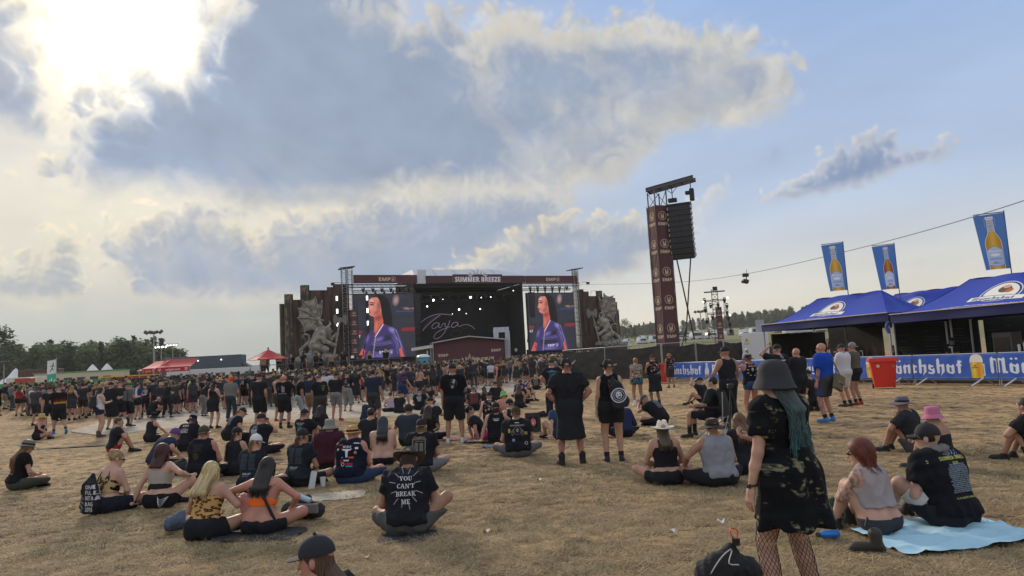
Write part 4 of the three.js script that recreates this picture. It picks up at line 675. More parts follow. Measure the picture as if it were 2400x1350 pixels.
{
const t=thing('white_cabin','white metal cabin with a yellow triangular warning sign beside the blue tent','cabin',[14.75,0.1,-44.3],-0.35);
mesh('body',[rbox(1.5,2.55,2.2,0.03,0,1.3,0)],std([0.66,0.66,0.64],0.5),t);mesh('roof_box',[box(0.5,0.75,0.6,0.35,2.95,0.2)],std([0.33,0.35,0.37],0.6),t);
const tri=new THREE.Shape();tri.moveTo(-0.14,0);tri.lineTo(0.14,0);tri.lineTo(0,0.25);const sg=mesh('warning_sign',[new THREE.ExtrudeGeometry(tri,{depth:0.01,bevelEnabled:false}).translate(-0.45,2.05,1.105)],std([0.75,0.6,0.02],0.6),t);mesh('sign_bolt',[box(0.04,0.12,0.01,-0.45,2.13,1.12)],std([0.02,0.02,0.02],0.6),sg);mesh('sign_text',[box(0.3,0.12,0.01,-0.45,1.92,1.106)],std([0.5,0.5,0.42],0.6),t);
}
// ---------- beer stand ----------
const BAR=[16.78,0,-24.1],BAR_TURN=-1.205;
function atBar(name,label,category,p,group,turn=0){const c=Math.cos(BAR_TURN),s=Math.sin(BAR_TURN);return thing(name,label,category,[BAR[0]+ p[0]*c + p[2]*s,p[1],BAR[2]- p[0]*s + p[2]*c],BAR_TURN + turn,group);}
const blueTex=dataTex(256,(u,v)=>{const k=0.94 + 0.16*tnoise(u,v,5,5,71);return[30*k,62*k,168*k];});
function blackletter(x,text,cx,cy,size,ink){
x.save();x.translate(cx,cy);x.fillStyle=ink;const H=size,w=size*0.17,g=size*0.12;let X=0;const glyphs=[];
const stroke=(px,top,bot)=>{x.beginPath();x.moveTo(px,top + w*0.5);x.lineTo(px + w*0.6,top - w*0.25);x.lineTo(px + w,top + w*0.35);x.lineTo(px + w,bot - w*0.5);x.lineTo(px + w*0.5,bot + w*0.2);x.lineTo(px,bot - w*0.35);x.fill();};
const dia=(px,py,r)=>{x.beginPath();x.moveTo(px,py - r);x.lineTo(px + r,py);x.lineTo(px,py + r);x.lineTo(px - r,py);x.fill();};
const link=(px,py,L,up)=>{x.beginPath();x.moveTo(px,py);x.lineTo(px + L,py - up);x.lineTo(px + L,py - up + w*0.7);x.lineTo(px,py + w*0.7);x.fill();};
const xh=-H*0.62;
for(const ch of text){
if(ch==='M'){stroke(X,-H,0);link(X + w*0.5,-H*0.95,w*1.6,-w*0.4);stroke(X + w*1.75,-H*0.95,0);link(X + w*2.2,-H*0.95,w*1.6,-w*0.4);stroke(X + w*3.5,-H*0.95,0);dia(X + w*4.7,-w*0.4,w*0.5);X +=w*5 + g;}
else if(ch==='ö'||ch==='o'){stroke(X,xh,-w*0.4);stroke(X + w*1.7,xh + w*0.3,0);link(X + w*0.5,xh + w*0.2,w*1.5,-w*0.6);link(X + w*0.5,-w*0.9,w*1.5,-w*0.5);if(ch==='ö'){dia(X + w*0.7,-H*0.88,w*0.5);dia(X + w*2.1,-H*0.88,w*0.5);}X +=w*2.7 + g;}
else if(ch==='n'){stroke(X,xh,0);link(X + w*0.6,xh + w*0.4,w*1.4,w*0.3);stroke(X + w*1.7,xh,0);X +=w*2.7 + g;}
else if(ch==='c'){stroke(X,xh,-w*0.2);link(X + w*0.5,xh + w*0.2,w*1.2,-w*0.3);link(X + w*0.4,-w*0.7,w*1.3,w*0.5);X +=w*2 + g*0.8;}
else if(ch==='h'){stroke(X,-H,0);link(X + w*0.6,xh + w*0.3,w*1.3,w*0.2);stroke(X + w*1.7,xh,-w*0.3);x.beginPath();x.moveTo(X + w*1.7,-w*0.8);x.lineTo(X + w*2.6,-w*0.8);x.lineTo(X + w*1.2,w*0.9);x.fill();X +=w*2.7 + g;}
else if(ch==='s'){stroke(X,xh,xh*0.4);link(X + w*0.4,xh + w*0.1,w*1.5,-w*0.4);link(X + w*0.2,xh*0.62,w*1.7,-w*0.9);stroke(X + w*1.3,xh*0.55,0);link(X - w*0.1,-w*0.7,w*1.6,-w*0.3);X +=w*2.4 + g;}
else if(ch==='f'){stroke(X + w*0.4,-H*0.85,0);link(X + w*0.6,-H*0.85,w*1.3,-w*0.2);link(X,xh + w*0.1,w*1.8,0);X +=w*1.9 + g;}
else X +=w*2.2;
}
x.restore();return X;
}
const barBanner=[0,1].map((kind)=>canvasTex(1664,320,(x,w,h)=>{
x.fillStyle='#2457b4';x.fillRect(0,0,w,h);const r=rng(4);for(let i=0;i<900;i++){x.globalAlpha=0.05;x.fillStyle=i % 2?'#3a70cc':'#173f8c';x.fillRect(r()*w,r()*h,20 + r()*120,2 + r()*8);}x.globalAlpha=1;x.fillStyle='#5f86cc';x.fillRect(0,12,w,5);x.fillRect(0,300,w,5);
const c=document.createElement('canvas');c.width=1600;c.height=320;const y=c.getContext('2d'),n=blackletter(y,'Mönchshof',4,250,200,'#dfe3ec');x.drawImage(c,0,0,n,320,0,0,1310,320);
const cx=1490;
if(!kind){x.fillStyle='#c9d6ea';x.fillRect(cx + 70,130,34,150);x.fillStyle='#2457b4';x.fillRect(cx + 68,148,18,114);const g=x.createLinearGradient(cx - 92,0,cx + 92,0);g.addColorStop(0,'#caa01c');g.addColorStop(0.3,'#ecd24e');g.addColorStop(0.6,'#d98b12');g.addColorStop(1,'#e8c63c');x.fillStyle=g;x.beginPath();x.moveTo(cx - 92,90);x.lineTo(cx + 82,90);x.lineTo(cx + 74,310);x.lineTo(cx - 80,310);x.fill();x.fillStyle='#e9e6da';x.beginPath();x.moveTo(cx - 94,108);x.quadraticCurveTo(cx - 96,6,cx,6);x.quadraticCurveTo(cx + 86,6,cx + 84,108);x.fill();x.fillStyle='#8a5a10';x.fillRect(cx - 70,172,80,14);x.beginPath();x.arc(cx - 26,162,20,3.1,6.3);x.fill();}
else{x.fillStyle='#d9dde6';x.beginPath();x.moveTo(cx - 30,20);x.lineTo(cx + 30,20);x.lineTo(cx + 36,110);x.lineTo(cx + 66,170);x.lineTo(cx + 66,300);x.lineTo(cx - 66,300);x.lineTo(cx - 66,170);x.lineTo(cx - 36,110);x.fill();x.fillStyle='#8d8f9c';for(let i=0;i<9;i++)x.fillRect(cx - 30 - i*2,36 + i*28,60 + i*4,9);x.fillStyle='#a1743a';x.fillRect(cx - 60,250,120,50);}
}));
{
const cover=(seed)=>{const L=3.3;return plate(L,0.88,26,6,(u,v)=>[0,0,0.03*fbm2(u*7 + seed,v*3,3)+ 0.02*(1 - v)]);};
const labels=['far end by the red bin','beside the kneeling spectator','behind the person raising an arm','behind the man in the bright blue shirt','behind the large red bin','with the painted beer glass','cut by the picture edge'];
for(let i=0;i<7;i++){
const t=atBar('crowd_barrier','steel crowd barrier with blue printed banner, ' + labels[i],'barrier',[-19.2 + i*3.35,0,0],'bannered barriers');
mesh('frame',[bar([-1.64,1.12,0],[1.64,1.12,0],0.025),bar([-1.64,0.2,0],[1.64,0.2,0],0.02),bar([-1.64,0,0],[-1.64,1.12,0],0.022),bar([1.64,0,0],[1.64,1.12,0],0.022)],alu,t);
for(let k=0;k<14;k++)mesh('upright',[bar([-1.5 + k*0.23,0.2,-0.02],[-1.5 + k*0.23,1.1,-0.02],0.008,0.008,4)],alu,t);
const g=cover(i*4),uv=g.attributes.uv,x0=-19.2 + i*3.35 - 1.65,far=i<4;for(let k=0;k<uv.count;k++)uv.setX(k,(x0 + uv.getX(k)*3.3 + 5.6 +(far?i<2?2.05:1.35:0))/ 4.56);
mesh('banner',g.translate(0,0.68,0.045),withMap(barBanner[far?1:0],0.6),t);
for(const s of[-1.1,1.1])mesh('foot',[bar([s + 0.02,0.28,0.0],[s - 0.12,0.015,0.48],0.028,0.028,6),bar([s,0.28,0],[s + 0.05,0.015,-0.4],0.025)],std([0.62,0.63,0.64],0.4,{metalness:0.4}),t);
}
// canopies: peaked roofs with a hanging edge
const crest=canvasTex(512,512,(x,w,h)=>{
x.fillStyle='#1e3ea8';x.fillRect(0,0,w,h);const r=rng(8);for(let i=0;i<500;i++){x.globalAlpha=0.05;x.fillStyle=i % 2?'#2a50c4':'#152f86';x.fillRect(r()*w,r()*h,30 + r()*80,3 + r()*6);}x.globalAlpha=1;
x.fillStyle='#e9e6df';x.beginPath();x.ellipse(256,190,92,116,0,0,7);x.fill();x.strokeStyle='#2a3358';x.lineWidth=10;x.stroke();x.strokeStyle='#e9e6df';x.lineWidth=6;x.beginPath();x.ellipse(256,190,102,126,0,0,7);x.stroke();
x.fillStyle='#6a4a32';x.beginPath();x.ellipse(262,150,34,40,0,0,7);x.fill();x.fillStyle='#d8a48c';x.beginPath();x.arc(262,120,20,0,7);x.fill();x.fillStyle='#b86a34';x.beginPath();x.ellipse(290,168,18,26,0.3,0,7);x.fill();
x.fillStyle='#e9e6df';x.fillRect(110,226,292,66);x.strokeStyle='#2a3358';x.lineWidth=6;x.strokeRect(110,226,292,66);blackletter(x,'Mönchshof',134,280,42,'#1a2450');
x.fillStyle='#e6d8cc';x.font='italic bold 40px serif';x.textAlign='center';x.fillText('Echte Brauspezialitäten',256,392);
});
const blue=withMap(blueTex,0.7),navy=std([0.012,0.02,0.10],0.75,{side:THREE.DoubleSide}),trim=std([0.62,0.5,0.34],0.7);
const canopy=(t,x0,x1,zf,zb,ye,yr)=>{
const zm=(zf + zb)/ 2,r0=x0 +(x1 - x0)*0.29,r1=x1 -(x1 - x0)*0.22,face=(A,B,C,D,n=12)=>{const p=[],uv=[],idx=[];for(let j=0;j<=n;j++)for(let i=0;i<=n;i++){const u=i / n,v=j / n,q=[0,1,2].map((k)=>mixN(mixN(A[k],B[k],u),mixN(D[k],C[k],u),v));q[1]-=0.34*Math.sin(Math.PI*Math.pow(v,0.8))*0.6 + 0.03*Math.sin(u*12);p.push(...q);uv.push(u,v);if(i&&j){const a=j*(n + 1)+ i;idx.push(a - n - 2,a - n - 1,a,a - n - 2,a,a - 1);}}const g=new THREE.BufferGeometry();g.setAttribute('position',new THREE.Float32BufferAttribute(p,3));g.setAttribute('uv',new THREE.Float32BufferAttribute(uv,2));g.setIndex(idx);g.computeVertexNormals();return g;};
const e=[[x0,ye,zf],[x1,ye,zf],[x1,ye,zb],[x0,ye,zb]],a=[r0,yr,zm],b=[r1,yr,zm];
const front=face(e[0],e[1],b,a,16),uv=front.attributes.uv;for(let i=0;i<uv.count;i++){const u=uv.getX(i),v=uv.getY(i);uv.setXY(i,0.5 +(u - 0.46)*2.1*(1 - 0.4*v),0.1 + v*0.95);}
crest.wrapS=crest.wrapT=THREE.ClampToEdgeWrapping;
mesh('roof_front',front,withMap(crest,0.7),t);mesh('roof_back',face(e[2],e[3],a,b),blue,t);mesh('roof_end',face(e[1],e[2],b,b),blue,t);mesh('roof_end',face(e[3],e[0],a,a),blue,t);
[[e[0],e[1]],[e[1],e[2]],[e[2],e[3]],[e[3],e[0]]].forEach(([p,q],i)=>{const L=Math.hypot(q[0]- p[0],q[2]- p[2]),g=plate(L,0.36,24,2,(u,v)=>[0,0,0.02*Math.sin(u*17)*(1 - v)]).rotateY(-Math.atan2(q[2]- p[2],q[0]- p[0])).translate((p[0]+ q[0])/ 2,ye - 0.18,(p[2]+ q[2])/ 2),s=mesh('valance',g,navy,t);if(!i)mesh('trim_cord',[bar([p[0],ye + 0.005,p[2]+ 0.03],[q[0],ye + 0.005,q[2]+ 0.03],0.02)],trim,s);});
for(const[x,z]of[[x0 + 0.06,zf - 0.06],[x1 - 0.06,zf - 0.06],[x0 + 0.06,zb + 0.06],[x1 - 0.06,zb + 0.06]])mesh('leg',[box(0.06,ye,0.06,x,ye / 2,z)],std([0.5,0.5,0.52],0.4,{metalness:0.5}),t);
};
const T1=atBar('canopy_tent','blue canopy tent with white crest, beside the white cabin','tent',[0,0,0],'blue beer tents');canopy(T1,-13.5,-5.75,-0.8,-4.2,2.9,3.98);
const T2=atBar('canopy_tent','nearest blue canopy tent with white crest, cut by the picture edge','tent',[0,0,0],'blue beer tents');canopy(T2,-5.65,2.6,-0.8,-4.2,2.8,3.95);
const T3=atBar('canopy_tent','blue canopy tent standing behind the other two','tent',[0,0,0],'blue beer tents');canopy(T3,-11.6,-4.8,-4.3,-7.4,2.9,3.98);
mesh('rolled_tie',[tubeOf([[-5.7,2.5,-0.72],[-5.78,2.3,-0.7],[-5.7,2.05,-0.72]],0.07,8,6)],std([0.03,0.07,0.3],0.7),T2);
const menuTex=canvasTex(512,256,(x,w,h)=>{x.fillStyle='#0b0c12';x.fillRect(0,0,w,h);const r=rng(3);x.fillStyle='#565a66';for(let c=0;c<3;c++)for(let i=0;i<12;i++)if(r()>0.25){x.globalAlpha=0.35 + r()*0.5;x.fillRect(24 + c*168,20 + i*19,40 + r()*84,5);}x.globalAlpha=1;});
const bottleWall=canvasTex(512,256,(x,w,h)=>{x.fillStyle='#231715';x.fillRect(0,0,w,h);const r=rng(31);for(let i=0;i<26;i++){const X=r()*w,H=60 + r()*90;x.globalAlpha=0.4;x.fillStyle=['#4a3b34','#5a5c66','#3a2420','#6a4a30'][i&3];x.fillRect(X,h - H,16 + r()*14,H);x.fillRect(X + 5,h - H - 26,7,30);}x.globalAlpha=1;});
const st=atBar('bar_counter','dark beer bar with menu boards and serving counter under the blue tents','bar',[0,0,0]);
const wall=(x0,x1,tex)=>mesh('menu_board',[box(x1 - x0,1.9,0.06,(x0 + x1)/ 2,1.45,-5.0)],withMap(tex,0.8),st);
wall(-13.3,-9.9,bottleWall);wall(-9.2,-5.0,menuTex);wall(-4.75,-2.2,menuTex);wall(-2.1,2.5,menuTex);mesh('menu_board',[box(3.5,1.9,0.06,0,0,0,0,1.571).translate(-13.35,1.45,-3)],withMap(bottleWall,0.8),st);
mesh('back_panel',[box(16,1.0,0.05,-5.4,0.5,-5.04)],std([0.015,0.015,0.018],0.8),st);mesh('head_panel',[box(16,0.42,0.05,-5.4,2.6,-5.06)],std([0.015,0.015,0.02],0.8),st);
mesh('counter',[box(16,0.06,0.8,-5.4,1.05,-1.5),box(16,1.0,0.05,-5.4,0.52,-1.15)],std([0.03,0.03,0.035],0.6),st);
for(const[x,c]of[[-9.4,0.5],[-8.6,0.35],[-7.9,0.4],[-3.6,0.45]])mesh('beer_tap',[bar([x,1.08,-1.5],[x,1.35,-1.5],0.03),box(0.16,0.05,0.05,x,1.36,-1.45)],std([c,c,c],0.3,{metalness:0.8}),st);
const fr=mesh('fridge',[rbox(0.75,1.75,0.6,0.03,-2.6,0.95,-3.2)],std([0.16,0.15,0.15],0.5),st);mesh('fridge_door',[box(0.6,1.3,0.02,-2.6,0.98,-2.89)],std([0.06,0.035,0.03],0.25),fr);
for(const[x,n]of[[-0.95,12],[-0.75,15],[-0.55,17]]){const c=atBar('cup_stack','stack of white paper cups on the bar, ' +(n===12?'shortest':n===15?'middle':'tallest')+ ' of three','cups',[x,1.09,-1.4],'cup stacks');for(let k=0;k<n;k++)mesh('cup',[new THREE.CylinderGeometry(0.05,0.038,0.1,10,1,true).translate(0,0.05 + k*0.016,0)],std([0.7,0.7,0.7],0.6,{side:THREE.DoubleSide}),c);}
tag(mesh('crate',[atCrate()],std([0.08,0.13,0.16],0.5)),'grey plastic crate beside the paper cups on the bar','crate');
function atCrate(){const c=Math.cos(BAR_TURN),s=Math.sin(BAR_TURN),x=0.05,z=-1.4;return rbox(0.6,0.26,0.4,0.02).rotateY(BAR_TURN).translate(BAR[0]+ x*c + z*s,1.22,BAR[2]- x*s + z*c);}
// flags with a painted bottle
const flagTex=(glass,full)=>canvasTex(256,512,(x,w,h)=>{
x.fillStyle='#5484c8';x.fillRect(0,0,w,h);const r=rng(full?1:2);for(let i=0;i<200;i++){x.globalAlpha=0.06;x.fillStyle=i&1?'#6c9bdc':'#4474b8';x.fillRect(r()*w,r()*h,10 + r()*30,4 + r()*20);}x.globalAlpha=1;
x.save();x.translate(full?128:150,0);if(!full)x.scale(0.8,1);const g=x.createLinearGradient(-60,0,60,0);g.addColorStop(0,glass[0]);g.addColorStop(0.5,glass[1]);g.addColorStop(1,glass[0]);x.fillStyle=g;x.strokeStyle='#e7ecf4';x.lineWidth=5;
x.beginPath();x.moveTo(-26,60);x.lineTo(26,60);x.lineTo(30,160);x.bezierCurveTo(36,200,76,220,76,290);x.lineTo(80,512);x.lineTo(-80,512);x.lineTo(-76,290);x.bezierCurveTo(-76,220,-36,200,-30,160);x.closePath();x.fill();x.stroke();
x.fillStyle='#cdd3de';x.fillRect(-28,44,56,120);x.fillStyle='#8a93a8';for(let i=0;i<6;i++)x.fillRect(-22,60 + i*18,44,6);x.fillStyle='#e9ebef';x.fillRect(-34,22,68,26);x.strokeStyle='#aab2c0';x.lineWidth=4;x.strokeRect(-44,40,88,70);
x.fillStyle=full?'#b9c9e4':'#dadde6';x.beginPath();x.moveTo(-74,340);x.quadraticCurveTo(0,260,74,340);x.lineTo(78,470);x.quadraticCurveTo(0,496,-78,470);x.fill();x.strokeStyle='#7d92bc';x.lineWidth=4;x.stroke();blackletter(x,'Mönchshof',-60,352,24,'#eef1f6');x.fillStyle='#eef0f4';x.beginPath();x.ellipse(0,378,46,14,0,0,7);x.fill();x.fillStyle='#6e8fc4';x.font='bold 26px sans-serif';x.textAlign='center';x.fillText(full?'ORIGINAL':'KELLER',0,424);x.fillStyle='#8fa2b8';x.beginPath();x.moveTo(-50,462);x.lineTo(-10,436);x.lineTo(20,452);x.lineTo(50,462);x.fill();x.restore();
});
const light=flagTex(['#c8922a','#e8be4e'],true),amber=flagTex(['#a9541c','#dd9a34'],false);
[[-9.33,4.0,-2.5,6.5,0.98,light,'blue flag with a pale beer bottle, farthest from the picture edge',0.0],[-9.2,4.0,-5.6,6.42,0.98,amber,'blue flag with an amber beer bottle, middle of the three',0.1],[-1.64,3.95,-2.5,6.3,0.98,light,'largest blue flag with a pale beer bottle, above the nearest tent',0.05]].forEach(([x,y0,z,y1,w,tex,label,tw])=>{
const t=atBar('beer_flag',label,'flag',[x,0,z],'beer flags',0.55 + tw);
mesh('pole',[bar([0,2.4,0],[0,y1 + 0.05,0],0.022)],std([0.05,0.07,0.14],0.5),t);mesh('top_rod',[bar([0,y1,0],[-w,y1 + 0.02,0],0.018)],std([0.05,0.07,0.14],0.5),t);
mesh('cloth',plate(w,y1 - y0 - 0.25,10,18,(u,v)=>[(1 - v)*(1 - u)*0.22,0,0.06*Math.sin(u*5 + v*4)*(1.2 - v)]).translate(-w / 2 - 0.01,(y0 + y1)/ 2 + 0.1,0),withMap(tex,0.8),t);
});
// wheeled bins
const bin=(label,p,s,turn,red)=>{
const t=thing('waste_bin',label,'bin',[p[0],groundY(p[0],p[1])+ 0.01,p[1]],turn,'red waste bins'),m=std(red,0.4),q=new THREE.CylinderGeometry(0.62,0.47,1.0,4,1).rotateY(Math.PI / 4).scale(s,s,s*0.85);
mesh('body',[q.translate(0,0.56*s,0)],m,t);mesh('rim',[rbox(1.0*s,0.1*s,0.88*s,0.02,0,1.06*s,0)],m,t);mesh('lid',[rbox(0.98*s,0.05*s,0.84*s,0.02,0,1.13*s,0)],m,t);
for(const k of[-1,1])mesh('wheel',[new THREE.CylinderGeometry(0.1*s,0.1*s,0.06,12).rotateZ(1.57).translate(k*0.36*s,0.1*s,-0.3*s)],std([0.02,0.02,0.02],0.7),t);
mesh('sticker',[box(0.1*s,0.1*s,0.004,-0.2*s,0.86*s,0.372*s,-0.15)],std([0.6,0.5,0.4],0.6),t);mesh('sticker',[box(0.09*s,0.07*s,0.004,0.3*s,0.84*s,0.37*s,-0.15,0,0.3)],std([0.3,0.12,0.1],0.6),t);
};
bin('large red plastic bin in front of the blue banner',[13.58,-26.88],0.98,-0.35,[0.62,0.03,0.02]);bin('red bin beside the men in patched vests at the black fence',[8.39,-41.52],1.0,-0.2,[0.55,0.035,0.025]);bin('red bin in front of the control house',[8.3 - 13.2,-45.5],1.0,0.1,[0.55,0.05,0.03]);
}

// ---------- trees and the far site ----------
function treeGeo(seed,H,W,base,leaf,n,kind){
const r=rng(seed),wood=[bar([0,0,0],[0.05*H*(r()- 0.5),H*0.62,0],H*0.022,H*0.009,6)],p=[],col=[];
for(let i=0;i<n;i++){
const t=(i + 0.5)/ n,y=H*(base +(0.97 - base)*t),prof=kind==='cone'?1.05 - t:Math.sin(Math.PI*(0.16 + 0.8*t)),R=W*prof*(0.45 + 0.6*r()),a=i*2.4 + r(),cx=Math.cos(a)*R*0.7,cz=Math.sin(a)*R*0.7,cr=W*(0.26 + 0.2*r())*(kind==='cone'?0.9 - 0.5*t:1);
if(i % 3===0)wood.push(bar([0,y - H*0.12,0],[cx*0.9,y,cz*0.9],H*0.007,H*0.003,4));
const m=46,tone=0.8 + 0.4*r();
for(let k=0;k<m;k++){
const u=r()*2 - 1,b=r()*6.283,rr=cr*Math.cbrt(0.25 + 0.75*r()),s=Math.sqrt(1 - u*u),c=[cx + Math.cos(b)*s*rr,y + u*rr*0.75,cz + Math.sin(b)*s*rr],L=leaf*(0.6 + 0.8*r());
const q=()=>[(r()- 0.5)*2*L,(r()- 0.5)*1.4*L,(r()- 0.5)*2*L],A=q(),B=q(),C=q();
for(const w of[A,B,C])p.push(c[0]+ w[0],c[1]+ w[1],c[2]+ w[2]);
const v=tone*(0.75 + 0.5*r()),yel=r()*0.3;for(let w=0;w<3;w++)col.push(v*(1 + yel),v,v*(1 - yel*0.5));
}
}
const g=new THREE.BufferGeometry();g.setAttribute('position',new THREE.Float32BufferAttribute(p,3));g.setAttribute('color',new THREE.Float32BufferAttribute(col,3));g.computeVertexNormals();
return[flat(wood),g];
}
const leafMat=(c)=>{const m=new THREE.MeshPhysicalMaterial({vertexColors:true,roughness:1,side:THREE.DoubleSide,transmission:0.35,thickness:0});m.color.setRGB(...c);return m;},barkMat=std([0.06,0.05,0.04],0.95);
{
const mass=(name,label,spots,greens,seed)=>{
const grp=new THREE.Group();grp.name=name;grp.userData={kind:'stuff',label,category:'forest'};scene.add(grp);const r=rng(seed);
const kinds=[treeGeo(seed + 1,13,3.4,0.12,0.55,26),treeGeo(seed + 2,14,2.7,0.1,0.5,26,'cone'),treeGeo(seed + 3,12,3.8,0.1,0.6,28)],buckets=[[],[],[]];
spots.forEach((s)=>buckets[Math.floor(r()*3)].push(s));
kinds.forEach(([w,l],i)=>{const b=buckets[i],W=new THREE.InstancedMesh(w,barkMat,b.length),L=new THREE.InstancedMesh(l,leafMat(greens[i]),b.length),M=new THREE.Matrix4(),q=new THREE.Quaternion();W.name='trunk';L.name='crown';b.forEach(([x,y,z,s],k)=>{q.setFromAxisAngle(V(0,1,0),r()*6);M.compose(V(x,y,z),q,V(s*(0.9 + 0.3*r()),s,s*(0.9 + 0.3*r())));W.setMatrixAt(k,M);L.setMatrixAt(k,M);});grp.add(W,L);});
};
const G1=[[0.085,0.13,0.055],[0.06,0.1,0.05],[0.1,0.145,0.06]],r=rng(5),spots=[];
// wood on the left, its edge dropping at the right end
const line=[-238.631,18.668,-190,-134.102,13.642,-178,-127.72,12.974,-178,-121.353,12.942,-178,-114.982,12.592,-178,-105.299,12.637,-176,-99.484,12.393,-175,-94.767,12.001,-174,-90.617,10.819,-173,-87.537,9.197,-172,-85.411,6.838,-171,-84.114,4.757,-170];
for(let i=0;i<11;i++)for(let k=0;k<(i?15:90);k++){const u=r(),x=mixN(line[i*3],line[i*3 + 3],u),top=mixN(line[i*3 + 1],line[i*3 + 4],u),dep=r()*26,z=mixN(line[i*3 + 2],line[i*3 + 5],u)- dep;spots.push([x - dep*0.5*(i>8?1:0.2),0.4,z,Math.max(0.35,(top - 0.4)/ 13*(0.74 + 0.32*r())*(1 + dep*0.002))]);}
mass('forest','dark green wood behind the white pagoda tents',spots,G1,10);
// wooded ridge far behind the campsite
const sp2=[];for(let i=0;i<620;i++){const u=r(),x=mixN(70,560,u),z=-560 - r()*90 + u*60,y=hgt(x,z);sp2.push([x,y - 1,z,0.5 + 0.35*r()+ 0.3*sstep(0.1,0.35,u)]);}
mass('far_forest','wooded ridge on the horizon behind the campsite',sp2,G1.map((c)=>c.map((v)=>v*0.9)),20);
// single trees
const lone=(label,x,z,H,W,seed,kind)=>{const[w,l]=treeGeo(seed,H,W,0.12,H*0.03,44,kind),t=thing('tree',label,'tree',[x,hgt(x,z),z]);mesh('trunk',w,barkMat,t);mesh('crown',l,leafMat([0.05,0.08,0.035]),t);};
lone('tall loose tree rising above the wood at the picture edge',-117.91,-165,15.5,4.2,61);
lone('broad tree beside the castle wall on the green field',46.30,-300,9.5,4.0,62);lone('pointed small tree next to the broad tree on the field',50.83,-305,5.5,2.0,63,'cone');
}
{
const r=rng(12),kinds=[],colors=[[0.62,0.62,0.62],[0.5,0.52,0.55],[0.1,0.12,0.16],[0.05,0.05,0.06],[0.3,0.05,0.04],[0.08,0.14,0.3],[0.6,0.58,0.5]];
const car=(L,H,hood)=>{const s=new THREE.Shape();s.moveTo(-L / 2,0.35);s.lineTo(L / 2,0.35);s.lineTo(L / 2,0.85);s.lineTo(L / 2 - hood,1.0);s.lineTo(L / 2 - hood - 0.5,H);s.lineTo(-L / 2 + 0.5,H);s.lineTo(-L / 2,0.95);const body=new THREE.ExtrudeGeometry(s,{depth:1.7,bevelEnabled:true,bevelSize:0.06,bevelThickness:0.06,bevelSegments:1}).translate(0,0,-0.85);const wheels=[-1,1].map((k)=>new THREE.CylinderGeometry(0.33,0.33,1.8,10).rotateX(1.57).translate(k*L*0.31,0.33,0)),glass=box(L - hood - 1.0,(H - 1)*0.75,1.84,-hood / 2 + 0.05,(H + 1)/ 2,0);return[body,wheels,glass];};
const[c1,c2,c3]=[car(4.3,1.5,1.1),car(5.6,2.4,0.7),car(4.8,1.9,0.9)];
let n=0;
const words=['small hatchback','tall camper van','estate car'],hue=['white','silver','dark blue','black','red','blue','cream'];
for(let row=0;row<5;row++)for(let i=0;i<26;i++){
const d=255 + row*22 + r()*8,az=(8.6 + i*1.1 + r()*0.5)*0.01745;if(r()<0.3)continue;
const x=d*Math.sin(az),z=-d*Math.cos(az),k=Math.floor(r()*3),c=r()<0.55?0:Math.floor(r()*7),[b,w,g]=[c1,c2,c3][k];
const t=thing('parked_car',hue[c]+ ' ' + words[k]+ ' parked on the campsite slope','car',[x,hgt(x,z),z],r()*0.5 +(row&1?1.2:0.2),'campsite vehicles ' + hue[c]+ ' ' + words[k]);
mesh('body',b,std(colors[c],0.35),t);mesh('windows',g,std([0.03,0.035,0.04],0.15),t);for(const q of w)mesh('wheel_pair',q,std([0.02,0.02,0.02],0.8),t);n++;
}
}
